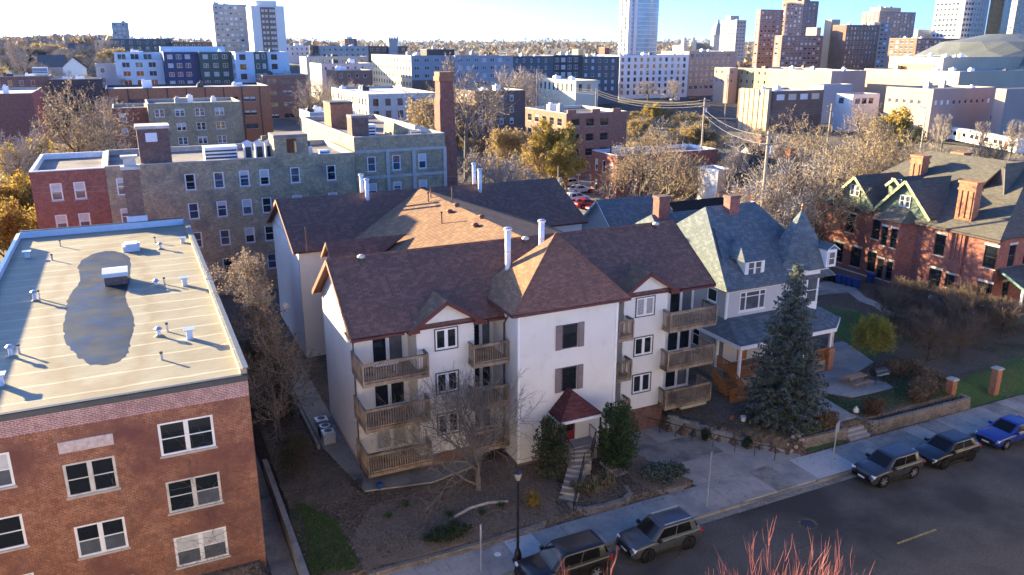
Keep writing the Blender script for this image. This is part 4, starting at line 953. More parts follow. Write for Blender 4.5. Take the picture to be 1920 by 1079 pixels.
# porch
pz0, pz1 = 4.82, 6.0; py0 = 45.15; a0, a1 = 41.3, 51.5; ch1 = (53.9, 48.2)
b = MB(); b.face([(a0, py0, pz0), (a1, py0, pz0), (50.6, gy0, pz1), (42.5, gy0, pz1)]); b.face([(a1, py0, pz0), (ch1[0], ch1[1] - 1.2, pz0), (ch1[0], 51.5, pz0), (52.6, 51.5, pz1), (50.6, gy0, pz1)])
b.face([(a0, 50.5, pz0), (a0, py0, pz0), (42.45, gy0, pz1), (42.45, 50.5, pz1)])
b.face([(a0, py0, pz0 - .02), (a0, 50.5, pz0 - .02), (ch1[0], 51.5, pz0 - .02), (ch1[0], ch1[1] - 1.2, pz0 - .02), (a1, py0, pz0 - .02)], 1)
b.build('porch_roof', SL, GH)
seg = [(a0, 50.5), (a0, py0), (a1, py0), (ch1[0], ch1[1] - 1.2), (ch1[0], 51.5)]
b = MB()
for p, q in zip(seg, seg[1:]): b.beam((*p, pz0 - .16), (*q, pz0 - .16), .1, .32)
b.build('porch_beam', M['white_paint'], GH)
b = MB(); b.prism([(a0 + .2, 50.4), (a0 + .2, py0 + .25), (a1 - .1, py0 + .25), (ch1[0] - .2, ch1[1] - 1.1), (ch1[0] - .2, 51.4)], .9, 1.95); b.build('porch_floor', M['deck_wood'], GH)
for p in ((a0 + .3, py0 + .3), (a0 + .3, 48.2), (44.9, py0 + .3), (48.3, py0 + .3), (a1 - .15, py0 + .35), (ch1[0] - .3, ch1[1] - .9), (ch1[0] - .3, 51)):
    b = MB(); b.box(p[0] - .1, p[1] - .1, 1.95, p[0] + .1, p[1] + .1, pz0 - .3); b.build('porch_column', M['white_paint'], GH)
b = MB(); b.box(a1 - .45, py0 + .0, .9, a1 + .15, py0 + .6, 3.0); b.build('brick_pier', M['brick_orange'], GH)
cr = MB()
rs_ = [((a0 + .3, 48.2), (a0 + .3, py0 + .3)), ((a0 + .3, py0 + .3), (44.9, py0 + .3)), ((48.3, py0 + .3), (a1 - .3, py0 + .3)), ((a1, py0 + .4), (ch1[0] - .3, ch1[1] - .9))]
for p, q in rs_:
    cr.beam((*p, 2.95), (*q, 2.95), .1, .07); cr.beam((*p, 2.1), (*q, 2.1), .06, .06)
cro = cr.build('porch_rail', M['cedar'], GH); k = MB(); k.box(-.025, -.025, 0, .025, .025, .85); kp = mesh('baluster', k.v, k.f, M['cedar'])
for p, q in rs_:
    n = int(math.dist(p, q) / .16)
    for i in range(1, n): put('baluster', kp, cro, Vector((p[0] + (q[0] - p[0]) * i / n, p[1] + (q[1] - p[1]) * i / n, 2.1)) - WL[GH.name])
cf = thing('cedar_stair', 'orange cedar porch stair and lattice beside the white apartment house', 'stairs', (40.6, 46, 1))
for i in range(6): b = MB(); b.box(39.6, 44.3 + i * .3, 1.0 + i * .16 - .05, 41.1, 44.62 + i * .3, 1.0 + i * .16 + .02); b.build('step', M['cedar'], cf)
for x in (39.55, 41.15):
    b = MB(); b.beam((x, 44.3, 2.0), (x, 46.2, 3.0), .07, .09); b.build('handrail', M['cedar'], cf); b = MB(); b.beam((x, 44.3, 1.25), (x, 46.2, 2.2), .06, .08); b.build('bottom_rail', M['cedar'], cf)
    for i in range(12): b = MB(); b.box(x - .025, 44.35 + i * .16, 1.2 + i * .08, x + .025, 44.4 + i * .16, 2.0 + i * .084); b.build('baluster', M['cedar'], cf)
fw_ = thing('cedar_fence', 'short cedar board fence panel beside the porch stair', 'fence', (40.2, 43.9, 1))
for i in range(9): b = MB(); b.box(39.3 + i * .2, 43.6, .95, 39.48 + i * .2, 43.64, 2.25); b.build('board', M['cedar'], fw_)
b = MB(); b.box(39.3, 43.645, 1.9, 41.1, 43.69, 2.0); b.build('rail', M['cedar'], fw_)
# ------------------------------------------------------------------ red brick mansion on the right
BH = thing('red_brick_mansion', 'large red brick mansion with steep gables and tall orange chimneys', 'house', (84, 60, 1))
bx = 77.5; FB = Face('W', bx, 71.6); zc = lambda u, v: at_x(1500 + u / 3.174, 260 + v / 3.174, bx)
def wrect(u0, v0, u1, v1):
    p, q = zc(u0, v0), zc(u1, v1); return [71.6 - max(p.y, q.y), 71.6 - min(p.y, q.y), min(p.z, q.z), max(p.z, q.z)]
wr = [wrect(282, 425, 322, 545), wrect(440, 455, 488, 585), wrect(208, 585, 250, 722), wrect(310, 615, 355, 755), wrect(412, 645, 462, 785), wrect(815, 535, 858, 672), wrect(1112, 595, 1165, 750), wrect(778, 742, 828, 895), wrect(1068, 825, 1125, 985), wrect(872, 785, 915, 875)]
# regularise to two storeys
for i, r_ in enumerate(wr):
    up = i in (0, 1, 5, 6)
    r_[2], r_[3] = (5.7, 8.0) if up else (1.75, 4.15)
    if i == 9: r_[2], r_[3] = 2.5, 4.0
    if r_[1] - r_[0] < .75: m_ = (r_[0] + r_[1]) / 2; r_[0], r_[1] = m_ - .45, m_ + .45
b = MB(); wall(b, FB, 0, 71.6 - 49.4, .5, 8.95, [tuple(r_) for r_ in wr], .16)
fops = [(2, 3.1, 5.7, 8.0), (4.5, 5.6, 5.7, 8.0), (8, 9.1, 5.7, 8.0), (2, 3.1, 1.75, 4.1), (8, 9.1, 1.75, 4.1)]
FBS = Face('S', bx, 49.4); wall(b, FBS, 0, 22, .5, 8.95, fops, .16); wall(b, Face('N', bx + 22, 71.6), 0, 22, .5, 8.95); wall(b, Face('E', bx + 22, 49.4), 0, 22.2, .5, 8.95)
b.build('wall', M['brick_house'], BH)
for i, r_ in enumerate(wr): window(BH, FB, r_[0], r_[2], r_[1] - r_[0], r_[3] - r_[2], 'dh', 'dark_trim', 'glass', .1, None, 'limestone', .07, lintel='limestone')
for r_ in fops: window(BH, FBS, r_[0], r_[2], r_[1] - r_[0], r_[3] - r_[2], 'dh', 'dark_trim', 'glass', .1, None, 'limestone', .07, lintel='limestone')
b = MB(); b.box(bx - .12, 49.3, .5, bx + .1, 71.7, 1.15); b.build('stone_base', M['limestone'], BH)
TR = [M['shingle_tan'], M['dark_trim']]
hx, hz = 89.0, 15.0
b = MB(); b.slab([(bx - .55, 72.2, 8.9), (bx - .55, 48.9, 8.9), (hx, 54.5, hz), (hx, 67.5, hz)], .2, 0, 1); b.slab([(bx - .55, 48.9, 8.9), (100, 48.9, 8.9), (hx + .01, 54.5, hz), (hx, 54.5, hz)], .2, 0, 1)
b.slab([(100, 48.9, 8.9), (100, 72.2, 8.9), (hx + .02, 67.5, hz), (hx + .02, 54.5, hz)], .2, 0, 1); b.slab([(100, 72.2, 8.9), (bx - .55, 72.2, 8.9), (hx, 67.5, hz), (hx + .02, 67.5, hz)], .2, 0, 1); b.build('main_roof', TR, BH)
b = MB(); b.box(bx - .6, 48.85, 8.62, bx - .05, 72.2, 8.8); b.build('eave_board', M['dark_trim'], BH)
plain('gable_yellow', (.42, .43, .22), .7, .2); plain('gable_green', (.16, .2, .13), .7, .2); 
def gable_w(uA, vA, u0, v0, u1, v1, lab, px=bx - .1, deep=7.0):
    A, P, Q = zc(uA, vA), zc(u0, v0), zc(u1, v1); ta = A.y; hw = (abs(P.y - ta) + abs(Q.y - ta)) / 2; zb = (P.z + Q.z) / 2; za = A.z
    b = MB(); b.face([(px, ta + hw, zb), (px, ta, za), (px, ta - hw, zb)][::-1]); b.face([(px, ta + hw, zb), (px, ta - hw, zb), (px, ta - hw, 8.6), (px, ta + hw, 8.6)][::-1]); gw = b.build('gable_wall', M['gable_green'], BH)
    b = MB(); o_ = .45
    for s in (-1, 1):
        k = 1.12; y1, z1 = ta + s * hw * k, zb - (za - zb) * (k - 1)
        P4 = [(px - o_, ta, za + .1), (px - o_, y1, z1 + .1), (px + deep * .3, y1, z1 + .1), (px + deep, ta, za + .1)]
        b.slab(P4, .14, 0, 1)
    b.build('gable_roof', TR, BH)
    for s in (-1, 1):
        k = 1.12; q = MB(); q.beam((px - o_ - .03, ta, za - .08), (px - o_ - .03, ta + s * hw * k, zb - (za - zb) * (k - 1) - .08), .06, .3); q.build('barge_board', M['gable_yellow'], BH)
    Fg = Face('W', px - .02, ta + .7)
    for j in range(2): window(BH, Fg, j * .72, zb + .35, .66, min(1.3, (za - zb) * .5), 'dh', 'white_paint', 'glass_grey', -.02, None, None, .08)
    return ta, hw, za, zb
g_1 = gable_w(345, 225, 215, 335, 435, 380, 'a'); g_2 = gable_w(650, 250, 475, 395, 770, 455, 'b')
gable_w(535, 240, 485, 275, 570, 292, 'c', bx + 1.2, 5)
# canted bay
bt, bw = zc(590, 500).y, 2.35
b = MB(); P = [(bx, bt + bw), (bx - 1.35, bt + bw * .55), (bx - 1.35, bt - bw * .55), (bx, bt - bw)]
Fb = Face('W', bx - 1.35, bt + bw * .55)
bo = [(.25, 1.1, z, z + h) for z, h in ((5.6, 2.2), (1.7, 2.3))] + [(1.5, 2.35, z, z + h) for z, h in ((5.6, 2.2), (1.7, 2.3))]
wall(b, Fb, 0, bw * 1.1, .5, 8.7, bo, .14)
for p, q in ((P[0], P[1]), (P[2], P[3])): b.face([(*p, .5), (*q, .5), (*q, 8.7), (*p, 8.7)])
b.build('bay_wall', M['brick_house'], BH)
for o_ in bo: window(BH, Fb, o_[0], o_[2], .85, o_[3] - o_[2], 'dh', 'dark_trim', 'glass', .08, None, 'limestone', .06, lintel='limestone')
b = MB(); b.face([(P[1][0] - .4, P[1][1] + .3, 8.6), (P[2][0] - .4, P[2][1] - .3, 8.6), (bx - .1, P[2][1], 9.9), (bx - .1, P[1][1], 9.9)][::-1]); b.face([(P[0][0] - .1, P[0][1] + .4, 8.6), (P[1][0] - .4, P[1][1] + .3, 8.6), (bx - .1, P[1][1], 9.9)][::-1]); b.face([(P[2][0] - .4, P[2][1] - .3, 8.6), (P[3][0] - .1, P[3][1] - .4, 8.6), (bx - .1, P[2][1], 9.9)][::-1])
b.build('bay_roof', M['shingle_tan'], BH)
# chimneys
def chim(u, vt, x, w, d, zb, name='chimney', fl=3):
    p = at_x(1500 + u / 3.174, 260 + vt / 3.174, x); b = MB(); zt = p.z
    b.box(x, p.y - w / 2, zb, x + d, p.y + w / 2, zt - 1.0); b.box(x - .1, p.y - w / 2 - .1, zt - 1.0, x + d + .1, p.y + w / 2 + .1, zt - .75); b.box(x - .02, p.y - w / 2 - .02, zt - .75, x + d + .02, p.y + w / 2 + .02, zt - .25); b.box(x - .14, p.y - w / 2 - .14, zt - .25, x + d + .14, p.y + w / 2 + .14, zt)
    for i in range(fl): y = p.y - w / 2 + w * (i + .5) / fl; b.box(x - .09, y - .12, zb + 1.2, x - .004, y + .12, zt - 1.0)
    return b.build(name, M['brick_orange'], BH)
chim(1005, 255, 78.6, 1.9, 1.0, 8.8); chim(700, 100, 84, 1.5, 1.2, 11, fl=2); chim(940, 82, 90, 1.5, 1.3, 12.5, fl=2)
b = MB(); y = zc(940, 600).y; b.box(bx - .18, y - .9, 4.4, bx - .005, y + .9, 8.6)
for k_ in (-.45, .05, .5): b.box(bx - .26, y + k_ - .07, 5.6, bx - .185, y + k_ + .07, 8.5)
b.build('chimney_breast', M['brick_house'], BH)
# triangular roof dormer and front porch
b = MB(); p = at_x(1890, 300, 85.5); b.slab([(85.2, p.y, 15.2), (83.4, p.y - 1.6, 12.2), (88, p.y - 1.6, 12.4), (89, p.y, 15.2)][::-1], .1, 0, 1); b.face([(84.9, p.y, 15.0), (84.9, p.y + 1.7, 12.4), (84.9, p.y - 1.6, 12.4)], 1); b.slab([(85.2, p.y, 15.2), (89, p.y, 15.2), (88, p.y + 1.6, 12.4), (83.4, p.y + 1.6, 12.2)][::-1], .1, 0, 1); b.build('roof_dormer', TR, BH)
plain('teal_paint', (.08, .17, .16), .6, .3)
b = MB(); b.slab([(76.6, 45.3, 4.7), (92, 45.3, 4.7), (92, 49.3, 5.7), (78.2, 49.3, 5.7)], .25, 0, 1); b.build('porch_roof', [M['shingle_tan'], M['teal_paint']], BH)
b = MB(); b.box(77.0, 45.7, .8, 92, 49.3, 1.7); b.build('porch_floor', M['teal_paint'], BH)
for x in (77.2, 80, 83, 86): b = MB(); b.box(x - .1, 45.8, 1.7, x + .1, 46.0, 4.5); b.build('porch_column', M['white_paint'], BH)
b = MB(); b.beam((77.2, 45.9, 2.6), (92, 45.9, 2.6), .1, .1); b.beam((77.2, 45.9, 1.9), (92, 45.9, 1.9), .08, .08); b.beam((77.2, 45.9, 2.6), (77.2, 49.2, 2.6), .1, .1); b.beam((77.2, 45.9, 1.9), (77.2, 49.2, 1.9), .08, .08); pr = b.build('porch_rail', M['teal_paint'], BH)
k = MB(); k.box(-.03, -.02, 0, .03, .02, .7); kp = mesh('baluster', k.v, k.f, M['teal_paint'])
for i in range(70): put('baluster', kp, pr, Vector((77.35 + i * .2, 45.9, 1.9)) - WL[BH.name])
for i in range(15): put('baluster', kp, pr, Vector((77.2, 46.1 + i * .2, 1.9)) - WL[BH.name], math.pi / 2)
# ------------------------------------------------------------------ buildings behind: generic flat roofed block
def block(name, label, x0, x1, y0, y1, z1, mat, z0=-.6, roof='gravel_roof', front=None, left=None, parapet=.5, cap='concrete_trim', cat='building', right=None, group=None, spec_boxes=True):
    """front/left/right: dict(cols=[u..], rows=[z..], w, h, style, fm, gm, sill, joined)"""
    o = thing(name, label, cat, ((x0 + x1) / 2, (y0 + y1) / 2, max(z0, 0)), group)
    FS_, FW_, FE_ = Face('S', x0, y0), Face('W', x0, y1), Face('E', x1, y0)
    b = MB(); win = []
    for F_, W_, spec in ((FS_, x1 - x0, front), (FW_, y1 - y0, left), (FE_, y1 - y0, right)):
        ops = []
        if spec:
            for k, z in enumerate(spec['rows']):
                for j, u in enumerate(spec['cols']):
                    if spec.get('skip') and (j, k) in spec['skip']: continue
                    if u + spec['w'] < W_ - .1 and z + spec['h'] < z1: ops.append((u, u + spec['w'], z, z + spec['h']))
        wall(b, F_, 0, W_, z0, z1, ops, spec.get('rec', .14) if spec else .1); win.append((F_, spec, ops))
    wall(b, Face('N', x1, y1), 0, x1 - x0, z0, z1)
    b.build('wall', M[mat], o)
    b = MB(); b.box(x0 + .28, y0 + .28, z1 - parapet - .25, x1 - .28, y1 - .28, z1 - parapet); b.build('roof', M[roof], o)
    b = MB(); t_ = .3
    b.box(x0, y0, z1, x1, y0 + t_, z1 + .1); b.box(x0, y1 - t_, z1, x1, y1, z1 + .1); b.box(x0, y0 + t_, z1, x0 + t_, y1 - t_, z1 + .1); b.box(x1 - t_, y0 + t_, z1, x1, y1 - t_, z1 + .1)
    for (xa, ya, xb, yb) in ((x0 + .28, y0 + .285, x1 - .28, y0 + .29), (x0 + .28, y1 - .29, x1 - .28, y1 - .285), (x0 + .285, y0 + .28, x0 + .29, y1 - .28), (x1 - .29, y0 + .28, x1 - .285, y1 - .28)): b.box(xa, ya, z1 - parapet, xb, yb, z1)
    b.build('coping', M[cap], o)
    rb_ = random.Random(int(abs(x0 * 13 + y0 * 7)))
    if spec_boxes and x1 - x0 > 7 and y1 - y0 > 7:
        for k in range(2 + int((x1 - x0) / 16)):
            bx_, by_ = rb_.uniform(x0 + 1, x1 - 3.5), rb_.uniform(y0 + 1.5, y1 - 4); q = MB(); hb = rb_.uniform(.7, 2.0); q.box(bx_, by_, z1 - parapet, bx_ + rb_.uniform(1, 2.8), by_ + rb_.uniform(1, 2.5), z1 - parapet + hb); q.box(bx_ + .2, by_ + .2, z1 - parapet + hb, bx_ + .8, by_ + .8, z1 - parapet + hb + .4); q.build('roof_box', M[rb_.choice(['galv', 'white_metal', 'concrete_trim', 'dark_metal'])], o)
    rw_ = random.Random(sum(map(ord, name)) + int(abs(x0) * 7))
    for F_, spec, ops in win:
        if not spec: continue
        gm = spec.get('gm', ['glass', 'glass_grey', 'glass_blue'])
        if spec.get('joined'):
            q = MB(); nfr = MB(); g_ = [M[x] for x in gm] + [M[spec.get('fm', 'white_paint')]]
            for (a, c, z, e) in ops:
                d = spec.get('rec', .14) - .03; f_ = spec.get('fw', .08); k = rw_.randrange(len(gm))
                q.face([F_.pt(a, z, -d), F_.pt(c, z, -d), F_.pt(c, e, -d), F_.pt(a, e, -d)], len(gm))
                mid = spec.get('mull')
                parts = [(a + f_, c - f_)] if not mid else [(a + f_, (a + c) / 2 - f_ / 2), ((a + c) / 2 + f_ / 2, c - f_)]
                for (pa, pc) in parts: q.face([F_.pt(pa, z + f_, -d + .01), F_.pt(pc, z + f_, -d + .01), F_.pt(pc, e - f_, -d + .01), F_.pt(pa, e - f_, -d + .01)], k)
            tag(q.build('windows', g_, o), kind='stuff')
        else:
            for (a, c, z, e) in ops:
                gg = rw_.choice(gm); bl = (rw_.choice([.5, .5, .3]), 'blind') if rw_.random() < spec.get('blind', .5) else None
                window(o, F_, a, z, c - a, e - z, spec.get('style', 'dh'), spec.get('fm', 'white_paint'), gg, spec.get('rec', .14) - .05, bl, spec.get('sill', 'concrete_trim'), spec.get('fw', .09))
    return o
# long grey brick apartment house behind
B_lab = 'long grey brick apartment house behind the white house, white framed windows'
BB = block('grey_brick_apartment_house', B_lab, -2.6, 22.8, 89.66, 104, 15.75, 'brick_grey', front=dict(cols=[.85, 7.3, 10.15, 12.75, 14.85, 18.15, 22.15], rows=[12.85, 9.75, 6.6, 3.4], w=1.05, h=1.72, blind=.6, rec=.16, fw=.1))
block('red_brick_wing', 'red brick end wing of the grey apartment house', -9.2, -2.62, 89.7, 104, 15.65, 'brick_red', front=dict(cols=[1.55, 3.6], rows=[12.75, 9.6, 6.5], w=1.05, h=1.7, blind=.8, rec=.16, fw=.1), cap='white_metal')
RBW = block('grey_brick_pier_house', 'grey brick block with pale concrete piers and bands', 23.4, 34.6, 91.9, 122, 17.2, 'brick_grey', front=dict(cols=[1.45, 4.5, 7.75], rows=[13.15, 10.0, 6.8], w=1.05, h=1.8, blind=.3, rec=.16, fw=.1), left=None)
for x in (27.1, 30.35, 34.3): b = MB(); b.box(x, 91.72, 2, x + .42, 91.9, 15.55); b.build('pier', M['concrete_trim'], RBW)
for z in (15.4, 12.35, 9.2): b = MB(); b.box(23.4, 91.76, z, 34.7, 91.89, z + .32); b.build('band', M['concrete_trim'], RBW)
def tower_on(root, name, x0, x1, y0, y1, z0, z1, m, cap='limestone', ov=.12):
    b = MB(); b.box(x0, y0, z0, x1, y1, z1 - .3); o = b.build(name, M[m], root); b = MB(); b.box(x0 - ov, y0 - ov, z1 - .3, x1 + ov, y1 + ov, z1); b.build('cap', M[cap], o); return o
tower_on(BB, 'stair_tower', .75, 3.75, 90.2, 93.2, 14.8, 19.6, 'brick_dark')
b = MB(); b.box(1.5, 90.12, 18.0, 2.6, 90.19, 18.9); b.build('louvre', M['white_metal'], BB)
tower_on(BB, 'lift_house', 14.05, 17.7, 89.6, 93.0, 15.2, 18.15, 'brick_grey', 'gravel_roof', .02)
b = MB(); b.box(15.4, 89.55, 16.2, 16.4, 89.6, 17.7); b.build('tower_window', M['glass'], BB)
tower_on(RBW, 'chimney', 23.6, 25.6, 93.2, 95.4, 16.5, 19.6, 'brick_dark', 'gravel_roof', .03)
tower_on(RBW, 'stair_house', 24.6, 27.6, 108, 112, 16.5, 20.2, 'brick_orange', 'tar_roof', .05)
b = MB(); b.face([(29.2, 95.5, 16.7), (33.0, 95.5, 16.7), (29.4, 95.5, 18.4)]); b.face([(29.2, 99.5, 16.7), (29.4, 99.5, 18.4), (33.0, 99.5, 16.7)]); b.face([(29.2, 95.5, 16.7), (29.4, 95.5, 18.4), (29.4, 99.5, 18.4), (29.2, 99.5, 16.7)]); b.face([(29.4, 95.5, 18.4), (33.0, 95.5, 16.7), (33.0, 99.5, 16.7), (29.4, 99.5, 18.4)]); b.build('stair_bulkhead', M['brick_grey'], RBW)
def roof_unit(x, y, z, w, d, h, lab, m='white_metal', grp='roof plant boxes'):
    o = thing('roof_unit', lab, 'roof unit', (x, y, z), grp); b = MB(); b.box(x, y, z, x + w, y + d, z + h); b.box(x - .05, y - .05, z + h, x + w + .05, y + d + .05, z + h + .06); b.build('casing', M[m], o)
    b = MB()
    for i in range(3): b.box(x + .08, y - .03, z + h * (.2 + .25 * i), x + w - .08, y - .005, z + h * (.32 + .25 * i))
    b.build('grille', M['dark_metal'], o); return o
roof_unit(7.2, 93, 15.25, 3.4, 2.2, 1.5, 'big white air handling unit on the grey brick roof')
for i, (x, lab) in enumerate(((11.3, 'white condenser beside the big air handler'), (12.5, 'white condenser in the middle of three'), (13.6, 'white condenser nearest the lift house'))):
    o = thing('roof_condenser', lab, 'condenser', (x, 93, 15.25), 'condensers on the grey brick roof'); b = MB(); b.box(x, 92.6, 15.25, x + .85, 93.6, 16.9); b.tube([(x + .0, 93.1, 16.9), (x + .425, 93.1, 17.15), (x + .85, 93.1, 16.9)], .3, 6); b.build('casing', M['white_metal'], o); b = MB(); b.box(x + .12, 92.55, 15.5, x + .73, 92.595, 16.7); b.build('coil', M['dark_metal'], o)
roof_unit(19.2, 91, 15.25, 1.2, 1.0, .8, 'small white box vent beside the sunlit court wall'); roof_unit(30.8, 93.4, 16.7, 1.3, 1.1, .8, 'cream louvred unit on the pier block roof', 'limestone'); roof_unit(26.2, 95.6, 16.7, .9, 1.4, 1.5, 'tall white unit beside the dark chimney')
# tall brick smokestack
SS = thing('brick_smokestack', 'tall square red brick smokestack with banded top', 'chimney', (36.2, 96, 0))
b = MB(); L = [(1.15, 0), (1.15, 15.5), (1.0, 16.2), (.98, 20.8), (.85, 21.4), (.85, 23.2)]
for (r0, z0), (r1, z1) in zip(L, L[1:]):
    A = [(36.2 + sx * r0, 96 + sy * r0, z0) for sx, sy in ((-1, -1), (1, -1), (1, 1), (-1, 1))]; B2 = [(36.2 + sx * r1, 96 + sy * r1, z1) for sx, sy in ((-1, -1), (1, -1), (1, 1), (-1, 1))]
    for i in range(4): b.face([A[i], A[(i + 1) % 4], B2[(i + 1) % 4], B2[i]])
b.build('shaft', M['brick_red'], SS); b = MB(); b.box(35.2, 95.0, 23.2, 37.2, 97.0, 23.75); b.box(35.3, 95.1, 23.75, 37.1, 96.9, 24.3); b.build('crown', M['brick_orange'], SS)
# ------------------------------------------------------------------ middle distance, placed by survey
def mid(name, label, uL, uR, vT, D, mat, depth=14, z0=-.6, fl=3.0, n=None, ww=1.1, wh=1.6, gap=3.0, left_n=True, first=None, u0=1.2, roof='tar_roof', joined=False, cap='concrete_trim', fm='white_paint', group=None, gm=None, style='dh', parapet=.5, blind=.4, top=1.1, mull=False, fwid=.09, sill='concrete_trim', xb=None, left=True):
    p = at_d(uL, vT, D); q = at_y(uR, vT, p.y); x0, x1, y0, z1 = p.x, q.x, p.y, p.z
    if xb is not None: depth = at_x(xb, vT, x0).y - y0
    rows = []; z = z1 - top - wh
    while z > max(z0, 0) + .6: rows.append(z); z -= fl
    if n is not None: rows = rows[:n]
    cols = [u0 + i * gap for i in range(int((x1 - x0 - u0 * 2 - ww) / gap) + 1)]; lc = [u0 + i * gap for i in range(int((depth - u0 * 2 - ww) / gap) + 1)]
    sp = dict(rows=rows, w=ww, h=wh, joined=joined, fm=fm, style=style, blind=blind, mull=mull, fw=fwid, sill=sill)
    if gm: sp['gm'] = gm
    return block(name, label, x0, x1, y0, y0 + depth, z1, mat, z0, roof, dict(sp, cols=cols), dict(sp, cols=lc) if left else None, parapet, cap, group=group)
mid('red_brick_flats', 'red brick flats with white windows behind the grey apartment house', 210, 276, 204, 172, 'brick_red', 14, n=2, gap=3.4, ww=1.3)
mid('grey_brick_flats', 'grey brick flats with dark parapet beyond the stair tower', 276, 452, 196, 171, 'brick_grey', 16, n=3, gap=4.0, ww=1.9, style='pair', sill='limestone')
BR = mid('brown_panel_offices', 'long brown brick block with dark piers and ribbon windows', 197, 506, 168, 205, 'brick_orange', 22, n=3, gap=4.6, ww=3.2, wh=1.3, fl=3.6, top=2.6, style='pair', fm='dark_trim', roof='pale_roof', cap='dark_metal', u0=.7)
p = at_d(197, 168, 205)
for i in range(9): b = MB(); b.box(p.x + .3 + i * 4.6, p.y - .12, 0, p.x + .6 + i * 4.6, p.y - .004, p.z); b.build('pier', M['dark_trim'], BR)
mid('ribbon_window_flats', 'dark red brick apartment block with ribbon windows', 492, 578, 142, 285, 'brick_brown', 16, n=4, gap=5.2, ww=3.4, wh=1.5, fl=4.0, style='pair', fm='dark_trim', joined=False)
mid('low_pale_flats', 'low pale roofed building behind the court', 580, 640, 212, 190, 'siding_light', 12, n=1, roof='pale_roof', cap='white_metal')
mid('cream_bay_flats', 'cream rendered flats with bays behind the smokestack', 690, 822, 178, 205, 'limestone', 16, n=3, gap=3.2, ww=1.4, wh=1.7, fm='dark_trim', roof='pale_roof', gm=['glass', 'glass_grey'], xb=622)
mid('dark_flats', 'dark rendered flats behind the bare trees', 890, 985, 172, 215, 'brick_dark', 14, n=3)
CA = mid('courtyard_brick_flats', 'brown brick three storey flats with stepped parapet', 1062, 1176, 214, 163, 'brick_brown', 24, n=3, gap=3.4, ww=1.9, wh=1.5, fm='dark_trim', gm=['glass', 'glass'], cap='limestone', xb=985, blind=.1)
p = at_d(1062, 214, 163)
for k_ in (.3, 6.0, 11.0): b = MB(); b.box(p.x + k_, p.y - .05, p.z - .3, p.x + k_ + 1.9, p.y + .5, p.z + .75); b.build('parapet_step', M['brick_brown'], CA)
OB = block('orange_brick_building', 'sunlit orange brick two storey building by the car park', 76.2, 98, 117.8, 126.4, 9.0, 'brick_house', front=dict(cols=[3, 7, 11, 15], rows=[5.6, 2.0], w=1.2, h=2.0), left=dict(cols=[1.3, 3.8, 6.3], rows=[5.6, 1.9], w=.95, h=2.1, fm='white_paint', sill='limestone', blind=.2), cap='white_metal', roof='gravel_roof')
